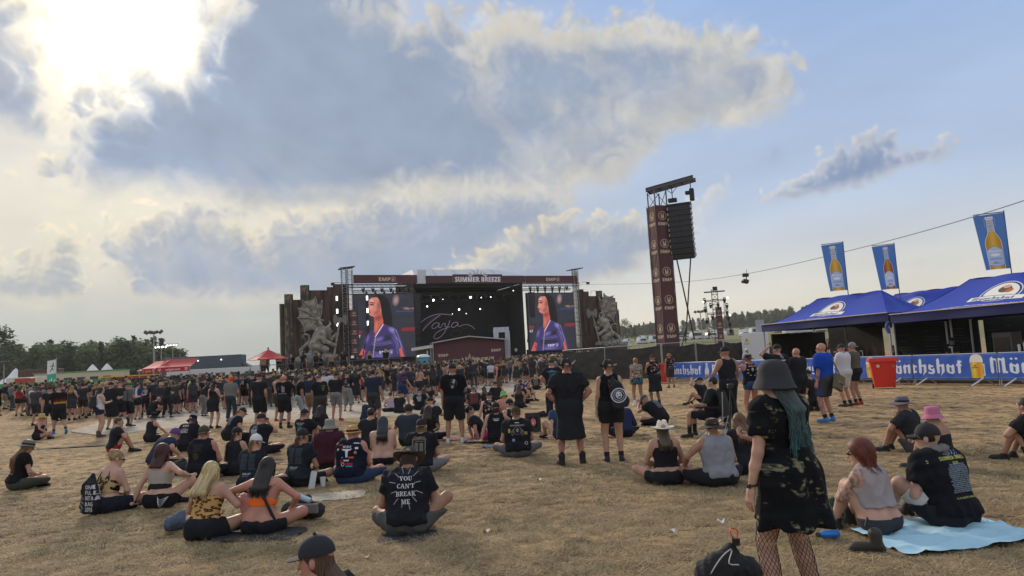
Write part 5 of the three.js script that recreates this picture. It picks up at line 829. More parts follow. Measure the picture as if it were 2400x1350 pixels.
{
const white=std([0.72,0.72,0.7],0.7,{side:THREE.DoubleSide});
const pagoda=(label,x,z,s)=>{const t=thing('pagoda_tent',label,'tent',[x,0.5,z],0.4,'white pagoda tents'),p=[];for(let i=0;i<=10;i++){const u=i / 10;p.push(new THREE.Vector2(mixN(2.9,0.05,u)*s*Math.SQRT1_2*(1 - 0.22*Math.sin(u*3.14))*1.3,(2.3 + 2.5*u)*s));}mesh('roof',new THREE.LatheGeometry(p,4),std([0.74,0.74,0.72],0.6,{side:THREE.DoubleSide,flatShading:true}),t);mesh('wall',[box(3.7*s,2.2*s,3.7*s,0,1.1*s,0,0,0.785)],white,t);};
pagoda('white pagoda tent nearest the picture edge',-81.99,-118,0.95);pagoda('white pagoda tent behind the green flag',-76.90,-120,0.8);pagoda('white pagoda tent, first of the pair below the wood',-75.26,-128,1.0);pagoda('white pagoda tent, second of the pair below the wood',-72.68,-128,1.0);pagoda('low white tent at the far corner of the picture',-71.32,-100,0.55);
const boxThing=(name,label,cat,px,w,h,d,y,c,roofc)=>{const t=thing(name,label,cat,px,0.25);mesh('body',[rbox(w,h,d,0.04,0,y + h / 2,0)],std(c,0.6),t);if(roofc)mesh('roof',[box(w + 0.3,0.12,d + 0.3,0,y + h + 0.08,0)],std(roofc,0.6),t);for(let i=0;i<Math.floor(w / 1.6);i++)mesh('hatch',[box(1.0,h*0.35,0.05,-w / 2 + 0.9 + i*1.6,y + h*0.6,d / 2 + 0.03)],std([0.05,0.05,0.05],0.5),t);return t;};
const ringT=canvasTex(128,128,(x)=>{x.fillStyle='#d8d4cc';x.fillRect(0,0,128,128);x.strokeStyle='#b0202a';x.lineWidth=14;x.beginPath();x.arc(64,64,38,0,7);x.stroke();x.fillStyle='#b0202a';x.fillRect(48,48,32,32);});
const cab=boxThing('food_stall','white food cabin with a red ring emblem near the picture edge','stall',[-62.00,0.5,-92],4.6,2.6,2.4,0,[0.6,0.58,0.5]);mesh('emblem',[box(1.6,1.6,0.03,0.4,1.7,1.25)],withMap(ringT),cab);
boxThing('shipping_container','dark red double container behind the green flag','container',[-73.83,0.5,-112],5.5,4.0,2.5,0,[0.09,0.035,0.03]);
boxThing('food_stall','cream market stall with green board below the pagoda tents','stall',[-60.10,0.5,-100],11,3.0,3,0,[0.52,0.5,0.36],[0.12,0.3,0.12]);
boxThing('food_stall','yellow-roofed stall beside the red pretzel awning','stall',[-44.95,0.5,-84],5.5,1.9,2.4,0,[0.35,0.06,0.04],[0.7,0.4,0.02]);
boxThing('service_trailer','long low white trailer behind the red awning','trailer',[-35.04,0.5,-84],10,2.3,2.5,0,[0.55,0.55,0.55]);
{const t=thing('stage_trailer','long dark blue-grey trailer with ladder and floodlights behind the crowd','trailer',[-42.32,0.5,-98],0.12);mesh('body',[rbox(10.2,2.2,3,0.05,0,3.1,0)],std([0.06,0.085,0.11],0.6),t);mesh('tail',[box(1.4,0.6,2.4,5.6,2.5,0,0,0,-0.5)],std([0.05,0.06,0.07],0.6),t);mesh('canopy',[box(2.4,0.12,0.6,-3,3.9,1.7)],std([0.6,0.62,0.64],0.5),t);for(const x of[-3.4,-0.4,2.6])mesh('lamp',[new THREE.SphereGeometry(0.09,8,6).translate(x,3.6,1.62)],std([1,1,1],0.5,{emissive:new THREE.Color(1,1,1),emissiveIntensity:2}),t);mesh('ladder',[bar([-4.4,2,1.6],[-4.4,4.2,1.6],0.03),bar([-4.0,2,1.6],[-4.0,4.2,1.6],0.03),...[0,1,2,3,4].map((i)=>bar([-4.4,2.2 + i*0.4,1.6],[-4,2.2 + i*0.4,1.6],0.025))],alu,t);mesh('chassis',[box(9.6,1.6,2.6,0,1.2,0)],std([0.35,0.35,0.36],0.6),t);}
// red awning with its name printed on the edge
const pret=canvasTex(1024,128,(x,w,h)=>{x.fillStyle='#b3262c';x.fillRect(0,0,w,h);x.fillStyle='#e8d8d0';x.font='bold 74px sans-serif';x.textAlign='center';x.textBaseline='middle';x.fillText('aufgebrezelt',520,66);x.strokeStyle='#e8d8d0';x.lineWidth=11;for(const c of[110,920]){x.beginPath();x.arc(c - 20,56,24,0,7);x.stroke();x.beginPath();x.arc(c + 20,56,24,0,7);x.stroke();x.beginPath();x.arc(c,76,26,0,3.2);x.stroke();}});
const t=thing('pretzel_stand','red awning stand with white lettering and pretzel signs behind the crowd','stall',[-29.91,0.45,-62],0.0),x0=-2.6,x1=2.1;
mesh('roof',[plate(2.9,1.9,10,8,(u,v)=>[0,0,-0.06*Math.sin(v*3.1)]).rotateX(-1.15).translate(0.55,2.72,-0.5),plate(2.1,1.9,10,8,(u,v)=>[0,0,-0.06*Math.sin(v*3.1)]).rotateX(-1.15).rotateY(-0.55).translate(-1.7,2.62,-0.8)],std([0.42,0.03,0.035],0.7,{side:THREE.DoubleSide}),t);
mesh('edge',plate(2.9,0.4,10,2,()=>[0,0,0]).translate(0.55,2.2,0.4),withMap(pret,0.7),t);mesh('edge',plate(1.9,0.4,8,2,()=>[0,0,0]).rotateY(-0.55).translate(-1.75,2.18,0.05),withMap(pret,0.7),t);
for(const x of[-2.4,-0.9,1.9])mesh('post',[bar([x,0,0.2],[x,2.4,0.2],0.04)],alu,t);mesh('counter',[box(4,1.0,0.8,-0.2,0.5,-0.8)],std([0.3,0.2,0.1],0.8),t);
// masts with floodlights
const mast=(label,x,y0,z,H,lit,s=1)=>{const m=thing('light_mast',label,'lamp post',[x,y0,z],0,'floodlight masts');mesh('pole',[bar([0,0,0],[0,H,0],0.1*s,0.06*s)],std([0.3,0.3,0.29],0.6),m);mesh('crossarm',[box(1.6*s,0.08,0.08,0,H,0)],greySteel,m);for(const k of[-1,-0.35,0.35,1]){const l=mesh('floodlight',[box(0.42*s,0.3*s,0.2*s,k*0.75*s,H + 0.12,0.1,0.5,0,k*0.6)],greySteel,m);if(lit)mesh('lens',[box(0.36*s,0.24*s,0.02,k*0.75*s,H + 0.06,0.21*s,0.5,0,k*0.6)],std([1,1,1],0.4,{emissive:new THREE.Color(1,1,0.96),emissiveIntensity:1.6}),l);}};
mast('tall floodlight mast at the end of the wood',-44.22,0.5,-88,7.57 - 0.5,false,1.2);mast('small lit floodlight mast behind the red awning',-64.01,0.5,-130,7.2,true,1.3);mast('floodlight mast with three lamps between delay tower and lighting tower',39.02,1.2,-150,8.6,false,1.5);mast('small floodlight post on the dark trailer roof',-47.63,0.5,-100,6.0,true,0.8);
mast('thin lamp post at the picture edge by the pagoda tent',-56.90,0.5,-80,4.1,false,0.7);
// flag with a running figure
const runT=canvasTex(128,384,(x,w,h)=>{x.fillStyle='#d5dcd8';x.fillRect(0,0,w,h);x.fillStyle='#4aa58a';x.fillRect(0,240,w,144);x.strokeStyle='#33505a';x.lineWidth=12;x.beginPath();x.moveTo(40,110);x.lineTo(78,90);x.lineTo(66,140);x.lineTo(88,180);x.moveTo(66,140);x.lineTo(40,200);x.moveTo(78,90);x.lineTo(104,120);x.stroke();x.beginPath();x.arc(82,66,13,0,7);x.fillStyle='#33505a';x.fill();x.fillStyle='#e9efec';for(let i=0;i<5;i++)x.fillRect(14 + i*22,360 - i % 3*22,10,24 + i % 3*22);});
{const f=thing('banner_flag','tall white and green flag with a running figure above the green fence','flag',[-42.56,0.5,-66],0.2);mesh('pole',[bar([0.38,0,0],[0.38,3.9,0],0.03)],alu,f);mesh('cloth',plate(0.72,2.0,8,12,(u,v)=>[0,0.1*u,0.06*Math.sin(u*5 + v*3)]).translate(0,2.6,0),withMap(runT),f);}
// printed fence behind the crowd on the left
const grn=canvasTex(1024,128,(x,w,h)=>{cloth(x,w,h,'#4c8f55','#2f6a3c');x.fillStyle='#dfe8da';const r=rng(6);for(let i=0;i<16;i++){x.fillRect(30 + i*63,70 + r()*30,24 + r()*20,20);x.beginPath();x.moveTo(30 + i*63,70);x.lineTo(50 + i*63,40 - r()*20);x.lineTo(64 + i*63,70);x.fill();}}),blk=canvasTex(1024,128,(x,w,h)=>{cloth(x,w,h,'#26241f','#3a382f');x.fillStyle='#a8a49a';x.font='bold 40px sans-serif';x.fillText('CAMPING',380,74);});
const fence=(label,ax,az,bx,bz,tex,h)=>{const L=Math.hypot(bx - ax,bz - az),f=thing('banner_fence',label,'fence',[(ax + bx)/ 2,0.45,(az + bz)/ 2],-Math.atan2(bz - az,bx - ax));for(let i=0;i<=4;i++)mesh('post',[bar([-L / 2 + i*L / 4,0,-0.04],[-L / 2 + i*L / 4,h + 0.1,-0.04],0.03)],alu,f);mesh('banner',wavy(L,h - 0.1,0.06,9,3,40,6).translate(0,h / 2 + 0.05,0),withMap(tex),f);};
fence('green printed fence behind the crowd at the picture edge',-43.5,-55,-33,-58,grn,1.7);fence('dark printed fence beside the green one behind the crowd',-32.8,-58,-26.5,-60,blk,1.6);
// parked cars by the stalls and a red loader
const mk=(label,x,z,c,turn)=>{const q=thing('parked_car',label,'car',[x,0.5,z],turn);const s=new THREE.Shape();s.moveTo(-2.1,0.35);s.lineTo(2.1,0.35);s.lineTo(2.15,0.8);s.lineTo(1.3,0.98);s.lineTo(0.6,1.45);s.lineTo(-1.3,1.45);s.lineTo(-2.1,0.95);mesh('body',[new THREE.ExtrudeGeometry(s,{depth:1.7,bevelSize:0.05,bevelThickness:0.05,bevelSegments:2}).translate(0,0,-0.85)],std(c,0.3),q);for(const k of[-1,1])mesh('side_window',[box(1.9,0.32,0.02,-0.3,1.2,k*0.92)],std([0.03,0.035,0.04],0.1),q);for(const k of[-1.3,1.3])for(const s2 of[-0.85,0.85])mesh('wheel',[new THREE.CylinderGeometry(0.33,0.33,0.2,14).rotateX(1.57).translate(k,0.33,s2)],std([0.02,0.02,0.02],0.8),q);};
mk('white saloon car parked behind the dark printed fence',-43.29,-74,[0.6,0.61,0.62],0.1);mk('silver car behind the green flag, beside the white saloon',-46.35,-76,[0.4,0.42,0.44],0.2);
{const q=thing('loader','red wheel loader with raised arm near the food stalls','vehicle',[-55.61,0.5,-84],0.2);mesh('cab',[rbox(1.6,1.6,1.5,0.08,-1.5,1.6,0)],std([0.4,0.04,0.03],0.5),q);mesh('engine',[rbox(2.2,0.9,1.5,0.08,0.3,1.1,0)],std([0.4,0.04,0.03],0.5),q);mesh('arm',[bar([-0.8,1.3,0],[2.6,1.9,0],0.16),bar([2.6,1.9,0],[3.2,1.0,0],0.12)],std([0.4,0.04,0.03],0.5),q);for(const k of[-1.5,0.9])for(const s of[-0.8,0.8])mesh('wheel',[new THREE.CylinderGeometry(0.55,0.55,0.4,14).rotateX(1.57).translate(k,0.55,s)],std([0.02,0.02,0.02],0.85),q);}
// parasol
{const p=thing('parasol','open red parasol above the crowd in front of the castle wall','parasol',[-17.17,0.3,-50]),top=3.52 - 0.3,rim=top - 0.72,R=1.46,gores=[];for(let i=0;i<8;i++){const a=i*Math.PI / 4 + 0.2,b=a + Math.PI / 4,n=6,pp=[];for(let j=0;j<n;j++){const u0=j / n,u1=(j + 1)/ n,P=(t,u)=>[Math.cos(t)*R*u,top - 0.72*u - 0.08*Math.sin(u*3.14),Math.sin(t)*R*u];const A=P(a,u0),B=P(b,u0),C=P(b,u1),D=P(a,u1);pp.push(...A,...C,...B,...A,...D,...C);}const g=new THREE.BufferGeometry();g.setAttribute('position',new THREE.Float32BufferAttribute(pp,3));g.computeVertexNormals();mesh('canopy_panel',g,std([0.5,0.03,0.03],0.7,{side:THREE.DoubleSide}),p);mesh('rib',[bar([0,top - 0.04,0],[Math.cos(a)*R,rim - 0.015,Math.sin(a)*R],0.012)],greySteel,p);}mesh('pole',[bar([0,0,0],[0,top,0],0.025)],greySteel,p);mesh('finial',[new THREE.SphereGeometry(0.07,8,6).translate(0,top + 0.05,0)],greySteel,p);}
// raised platform behind the paving
{const p=thing('viewing_platform','raised black viewing platform with rails under the castle wall','platform',[-14.6,0.45,-56],0.25);mesh('floor',[box(11,0.12,4,0,1.0,0)],std([0.05,0.05,0.05],0.9),p);mesh('skirt',[box(11,0.95,0.05,0,0.5,2.0)],blackCloth,p);for(let i=0;i<=6;i++)mesh('rail_post',[bar([-5.5 + i*1.83,1,2],[-5.5 + i*1.83,2.0,2],0.025)],greySteel,p);mesh('rail',[bar([-5.5,2.0,2],[5.5,2.0,2],0.025)],greySteel,p);}
}

// ---------- people ----------
// A figure faces -z at turn 0. Joints are laid out first, then skin, clothes, hair and hat are shaped round them.
const add3=(a,b,k=1)=>[a[0]+ b[0]*k,a[1]+ b[1]*k,a[2]+ b[2]*k],sub3=(a,b)=>[a[0]- b[0],a[1]- b[1],a[2]- b[2]],len3=(a)=>Math.hypot(...a),nrm3=(a)=>{const l=len3(a)||1;return[a[0]/ l,a[1]/ l,a[2]/ l];},cross3=(a,b)=>[a[1]*b[2]- a[2]*b[1],a[2]*b[0]- a[0]*b[2],a[0]*b[1]- a[1]*b[0]],dot3=(a,b)=>a[0]*b[0]+ a[1]*b[1]+ a[2]*b[2],mix3=(a,b,t)=>[0,1,2].map((i)=>a[i]+(b[i]- a[i])*t);
function joint(a,target,l1,l2,pole){
let d=sub3(target,a),L=len3(d),m=(l1 + l2)*0.995;if(L>m){target=add3(a,d,m / L);d=sub3(target,a);L=m;}
const x=(l1*l1 - l2*l2 + L*L)/(2*L),h=Math.sqrt(Math.max(0,l1*l1 - x*x)),n=nrm3(d);let p=sub3(pole,[0,0,0]);p=nrm3(add3(p,n,-dot3(p,n)));
return[add3(add3(a,n,x),p,h),target];
}
function joinG(list){
let nv=0,ni=0;for(const[g]of list){nv +=g.attributes.position.count;ni +=g.index?g.index.count:g.attributes.position.count;}
const P=new Float32Array(nv*3),N=new Float32Array(nv*3),C=new Float32Array(nv*3),I=new Uint32Array(ni),v=new THREE.Vector3(),nm=new THREE.Matrix3();let o=0,q=0;
for(const[g,m,c]of list){
const p=g.attributes.position,n=g.attributes.normal,k=g.attributes.color,flip=m&&m.determinant()<0;if(m)nm.getNormalMatrix(m);
for(let i=0;i<p.count;i++){
v.fromBufferAttribute(p,i);if(m)v.applyMatrix4(m);v.toArray(P,(o + i)*3);
v.fromBufferAttribute(n,i);if(m)v.applyMatrix3(nm).normalize();v.toArray(N,(o + i)*3);
for(let j=0;j<3;j++)C[(o + i)*3 + j]=(k?k.getComponent(i,j):1)*(c?c[j]:1);
}
const L=g.index?g.index.count:p.count;for(let i=0;i<L;i +=3){const a=g.index?g.index.getX(i):i,b=g.index?g.index.getX(i + 1):i + 1,d=g.index?g.index.getX(i + 2):i + 2;I[q++]=o + a;I[q++]=o +(flip?d:b);I[q++]=o +(flip?b:d);}
o +=p.count;
}
const g=new THREE.BufferGeometry();g.setAttribute('position',new THREE.BufferAttribute(P,3));g.setAttribute('normal',new THREE.BufferAttribute(N,3));g.setAttribute('color',new THREE.BufferAttribute(C,3));g.setIndex(new THREE.BufferAttribute(I,1));return g;
}
const cacheG=new Map(),memo=(k,f)=>{if(!cacheG.has(k))cacheG.set(k,f());return cacheG.get(k);};
function headGeo(cell){
return memo('head' + cell,()=>{
const g=limbs([
{c:[0,0.035,0.012],r:[0.076,0.092,0.096]},{c:[0,-0.028,-0.03],r:[0.061,0.084,0.06],k:0.03},{a:[-0.03,-0.084,-0.025],b:[0.03,-0.084,-0.025],ra:0.03,rb:0.03,k:0.03},{c:[0,-0.098,-0.062],r:[0.022,0.02,0.02],k:0.02},
{a:[0,0.004,-0.088],b:[0,-0.032,-0.108],ra:0.008,rb:0.013,k:0.012},{a:[-0.034,0.026,-0.082],b:[0.034,0.026,-0.082],ra:0.011,rb:0.011,k:0.015},{c:[0.03,0.006,-0.094],r:[0.015,0.011,0.012],k:0.012,sub:1},{c:[-0.03,0.006,-0.094],r:[0.015,0.011,0.012],k:0.012,sub:1},
{c:[0.03,0.005,-0.08],r:[0.011,0.008,0.009],k:0.004},{c:[-0.03,0.005,-0.08],r:[0.011,0.008,0.009],k:0.004},{c:[0,-0.063,-0.087],r:[0.022,0.009,0.011],k:0.008},{c:[0.08,-0.002,0.012],r:[0.012,0.031,0.02],k:0.008},{c:[-0.08,-0.002,0.012],r:[0.012,0.031,0.02],k:0.008},{a:[0,-0.05,0.02],b:[0,-0.17,0.032],ra:0.053,rb:0.056,k:0.03},
],cell),p=g.attributes.position,c=new Float32Array(p.count*3);
for(let i=0;i<p.count;i++){const x=Math.abs(p.getX(i)),y=p.getY(i),z=p.getZ(i);let k=[1,1,1];if(Math.abs(y + 0.063)<0.010&&x<0.024&&z<-0.08)k=[0.8,0.5,0.5];if(Math.hypot(x - 0.03,(y - 0.005)*1.4)<0.0095&&z<-0.07)k=[0.12,0.12,0.13];if(Math.abs(y - 0.031)<0.006&&x>0.012&&x<0.048&&z<-0.07)k=[0.3,0.26,0.25];if(z<-0.06&&y<-0.015&&y>-0.05&&x>0.025)k=[1,0.93,0.92];c.set(k,i*3);}
g.setAttribute('color',new THREE.BufferAttribute(c,3));return g;
});
}
function handGeo(cell,curl){
return memo('hand' + cell + curl,()=>{
const P=[{a:[-0.021,0.02,0],b:[-0.024,0.085,0.002],ra:0.016,rb:0.013,k:0.02},{a:[0.0,0.015,0],b:[0,0.09,0],ra:0.017,rb:0.014,k:0.02},{a:[0.02,0.02,0.002],b:[0.024,0.085,0.002],ra:0.017,rb:0.014,k:0.02},{a:[0,-0.03,0],b:[0,0.03,0],ra:0.027,rb:0.022,k:0.02}];
[[-0.032,0.056],[-0.011,0.074],[0.010,0.082],[0.031,0.074]].forEach(([x,L],i)=>{let p=[x,0.088 -(i===0?0.008:0),0.002],th=0;for(let s=0;s<3;s++){th +=curl*(0.8 + 0.15*i)*[0.8,1.1,0.8][s];const l=L*[0.44,0.31,0.25][s],q=[p[0]+(x*0.12)*(s===0?1:0.3),p[1]+ Math.cos(th)*l,p[2]+ Math.sin(th)*l];P.push({a:p,b:q,ra:0.0092 - s*0.0008,rb:0.0086 - s*0.001,k:0.004});p=q;}});
const t=Math.min(1,curl);P.push({a:[0.024,0.022,0.006],b:[0.05 - 0.012*t,0.05,0.014 + 0.012*t],ra:0.014,rb:0.011,k:0.012},{a:[0.05 - 0.012*t,0.05,0.014 + 0.012*t],b:[0.058 - 0.03*t,0.086,0.02 + 0.022*t],ra:0.0105,rb:0.0085,k:0.004});
return limbs(P,cell);
});
}
const SKIN={fair:[0.50,0.31,0.225],light:[0.43,0.255,0.175],tan:[0.35,0.195,0.125],red:[0.46,0.225,0.16],brown:[0.26,0.145,0.09]};
const skinMat=new THREE.MeshPhysicalMaterial({vertexColors:true,roughness:0.55,specularIntensity:0.6});
const hairMat=new THREE.MeshPhysicalMaterial({vertexColors:true,roughness:0.6,sheen:0.08,sheenColor:new THREE.Color(0.2,0.17,0.14),side:THREE.DoubleSide});
const weaveBump=dataTex(256,(u,v)=>128 + 90*tnoise(u,v,10,4,81)+ 50*(hash2(u*256|0,v*256|0)- 0.5),false,1);
const clothCache=new Map();
function clothMat(c,map){
const key=map?map.uuid:JSON.stringify(c);
if(!clothCache.has(key)){const m=new THREE.MeshPhysicalMaterial({roughness:0.92,specularIntensity:0.25,sheen:0.25,sheenRoughness:0.6,sheenColor:new THREE.Color(0.09,0.09,0.11),side:THREE.DoubleSide});if(map)m.map=map;else m.color.setRGB(...rgbOf(c));clothCache.set(key,m);}
return clothCache.get(key);
}
function fold(g,amp,f,seed){
const p=g.attributes.position,n=g.attributes.normal;
for(let i=0;i<p.count;i++){const x=p.getX(i),y=p.getY(i),z=p.getZ(i),a=(1 - Math.abs(noise2((x + z*0.7)*f + seed,y*f*0.55 + z*f*0.4)))**3 - 0.35,b=noise2((x - z)*f*2.1 + seed,y*f*1.9),d=amp*(a + 0.45*b);p.setXYZ(i,x + n.getX(i)*d,y + n.getY(i)*d,z + n.getZ(i)*d);}
g.computeVertexNormals();return g;
}
function layout(o){
const s=(o.h||1.75)/ 1.75,fem=o.f?1:0,seat={cross:0.115,knees:0.115,open:0.115,stretch:0.115,side:0.12,kneel:0.3,squat:0.3,chair:0.45,lie:0.12}[o.pose],sit=seat !==undefined;
const J={s,sit},py=sit?seat:0.93,lean=o.lean??(sit?0.16:0.02),tw=o.twist||0,sl=o.slant||0,U1=nrm3([sl*0.5,1,-Math.sin(lean*0.3)]),U2=nrm3([sl,Math.cos(lean*1.5),-Math.sin(lean*1.5)]),R=nrm3([Math.cos(tw),-sl,-Math.sin(tw)]),F=nrm3(cross3(U2,R)).map((v)=>v),fw=[F[0],F[1],F[2]];
J.P=[o.shift||0,py,0];J.U=U2;J.U1=U1;J.R=R;J.F=fw;
J.waist=add3(J.P,U1,0.17);J.ribs=add3(J.waist,U2,0.15);J.up=add3(J.ribs,U2,0.115);J.neck=add3(J.up,U2,0.085);
const sw=fem?0.158:0.178,raise=o.shrug||0;J.sh=[-1,1].map((k)=>add3(add3(J.up,R,k*sw),U2,0.025 + raise));J.hip=[-1,1].map((k)=>add3(add3(J.P,[Math.cos(tw*0.3),0,-Math.sin(tw*0.3)],k*(fem?0.098:0.09)),[0,-0.02,0]));
const hy=(o.look||0),hp=o.nod||0,hr=o.tilt||0;J.hq=new THREE.Quaternion().setFromEuler(new THREE.Euler(-hp,hy + tw*0.5,hr,'YXZ'));const up=V(0,1,0).applyQuaternion(J.hq).toArray();J.head=add3(add3(J.neck,nrm3(mix3(U2,up,0.5)),0.125),nrm3(mix3(F,[0,0,-1],0.5)),0.022 + 0.03*Math.max(0,hp));
// legs
const LP={cross:[[0.33,0.17,-0.28],[-0.08,0.075,-0.34]],knees:[[0.13,0.47,-0.25],[0.12,0.085,-0.41]],open:[[0.27,0.36,-0.27],[0.13,0.08,-0.52]],stretch:[[0.11,0.17,-0.43],[0.12,0.08,-0.83]],side:[[0.3,0.12,-0.3],[0.34,0.07,0.1]],kneel:[[0.13,0.07,-0.36],[0.1,0.06,0.05]],squat:[[0.2,0.44,-0.34],[0.14,0.085,-0.14]],chair:[[0.14,0.47,-0.42],[0.16,0.085,-0.44]]};
J.knee=[];J.ank=[];J.toe=[];
[-1,1].forEach((k,i)=>{
const leg=(o.legs&&o.legs[i])||(sit?LP[o.pose]:null);let kn,an;
if(leg&&leg.length===2){kn=[leg[0][0]*k,leg[0][1],leg[0][2]];an=[leg[1][0]*k,leg[1][1],leg[1][2]];kn=add3(J.hip[i],nrm3(sub3(kn,J.hip[i])),0.43);an=add3(kn,nrm3(sub3(an,kn)),0.42);if(an[1]<0.075)an[1]=0.075;}
else{const st=o.stance??0.135,w=leg||[st,0.085,0];[kn,an]=joint(J.hip[i],[w[0]*k + J.P[0]*0.5,w[1],w[2]],0.43,0.42,[0.12*k,0,-1]);}
J.knee.push(kn);J.ank.push(an);
const sh=nrm3(sub3(an,kn));let t=o.toes?[o.toes[i][0]*k,o.toes[i][1]||0,o.toes[i][2]]:[0.22*k,0,-1];t=nrm3(sit&&o.pose==='cross'?[-k*0.75,-0.1,-0.65]:t);if(sit&&Math.abs(sh[1])<0.5&&o.pose !=='cross'){t=nrm3([0.15*k,1,-0.35]);}J.toe.push(t);
});
// arms: named reaches or a point [x (outwards), y, z]
J.el=[];J.wr=[];J.curl=[];J.thumb=[];
[-1,1].forEach((k,i)=>{
const a=(o.arms&&o.arms[i])||(sit?'knee':'hang'),S=J.sh[i];let tg,pole=[k*0.5,-0.5,0.8],curl=0.35,th=fw;
const at=(r,u,f)=>add3(add3(add3(J.P,R,r*k),U2,u),fw,f);
if(Array.isArray(a)){tg=[a[0]*k,a[1],a[2]];if(a[3])pole=[a[3][0]*k,a[3][1],a[3][2]];curl=a[4]??0.35;}
else if(a==='hang'){tg=add3(S,[k*0.07,-0.53,-0.05]);pole=[k*0.3,0,1];}
else if(a==='hip'){tg=at(0.185,0.06,0.03);pole=[k,0,0.55];curl=0.7;}
else if(a==='pocket'){tg=at(0.2,-0.03,0.1);pole=[k*0.7,0,1];curl=0.5;}
else if(a==='fold'){tg=at(-0.09,0.29 + 0.03*k,0.2);pole=[k,-1,-0.2];}
else if(a==='cup'){tg=at(0.13,0.22,0.3);pole=[k*0.6,-1,0.4];curl=0.8;}
else if(a==='phone'){tg=at(0.03,0.24,0.3);pole=[k*0.8,-1,0.2];curl=0.7;}
else if(a==='up'){tg=add3(J.head,[k*0.06,0.06,-0.24]);pole=[k,-0.6,0.1];curl=0.8;}
else if(a==='face'){tg=add3(J.head,[k*0.05,-0.08,-0.14]);pole=[k*0.8,-1,-0.2];curl=0.8;}
else if(a==='knee'){tg=add3(J.knee[i],[0,0.065,0.03]);pole=[k*0.9,-0.3,0.4];curl=0.4;}
else if(a==='hug'){tg=add3(mix3(J.knee[i],J.ank[i],0.3),[-k*0.16,0.02,-0.06]);pole=[k,-0.3,0.2];curl=0.5;}
else if(a==='lap'){tg=[k*0.07,py + 0.12,-0.27];pole=[k,-0.2,0.5];curl=0.6;}
else if(a==='ground'){tg=[k*0.36,0.05,0.12];pole=[k,0.2,0.8];curl=0.08;th=[k*0.4,0,-1];}
const[e,w]=joint(S,tg,0.285,0.25,pole);J.el.push(e);J.wr.push(w);J.curl.push(curl);J.thumb.push(th);
});
for(const k of['P','waist','ribs','up','neck','head'])J[k]=J[k].map((v)=>v*s);for(const k of['sh','hip','knee','ank','el','wr'])J[k]=J[k].map((p)=>p.map((v)=>v*s));return J;
}
function trunk(J,o,e=0,sleeve=1){
const s=J.s,fat=o.fat||1,w=s*(0.6 + 0.4*fat),fem=o.f,line=(c,half,r,off=0,k=0.07)=>{const m=add3(c,J.F,off*s);return{a:add3(m,J.R,-half*s),b:add3(m,J.R,half*s),ra:r*w*(0.75 + 0.25*fat)+ e,rb:r*w*(0.75 + 0.25*fat)+ e,k:k*s};};
const out=[line(add3(J.P,J.U1,0.03*s),fem?0.085:0.07,fem?0.118:0.112),line(J.waist,fem?0.05:0.068,fem?0.092:0.103,0.015 + 0.05*(fat - 1)),line(add3(J.ribs,J.U,-0.02*s),fem?0.06:0.078,fem?0.098:0.108,0.012),line(add3(J.ribs,J.U,0.07*s),fem?0.075:0.095,fem?0.09:0.1,0.01),line(J.up,(fem?0.1:0.12)*sleeve,fem?0.07:0.076,-0.005)];
for(const k of[-1,1]){out.push({c:add3(add3(add3(J.P,J.F,-0.06*s),J.R,k*0.075*s),[0,0,0]),r:[0.095*w + e,0.1*w + e,0.085*w + e],k:0.05});if(fem)out.push({c:add3(add3(add3(J.ribs,J.F,0.085*s),J.R,k*0.07*s),J.U,0.03*s),r:[0.06*w + e,0.06*w + e,0.055*w + e],k:0.04});}
return out;
}
const capD=(p,a,b)=>{const e=sub3(b,a),t=Math.max(0,Math.min(1,dot3(sub3(p,a),e)/(dot3(e,e)+ 1e-9)));return len3(sub3(p,add3(a,e,t)));};
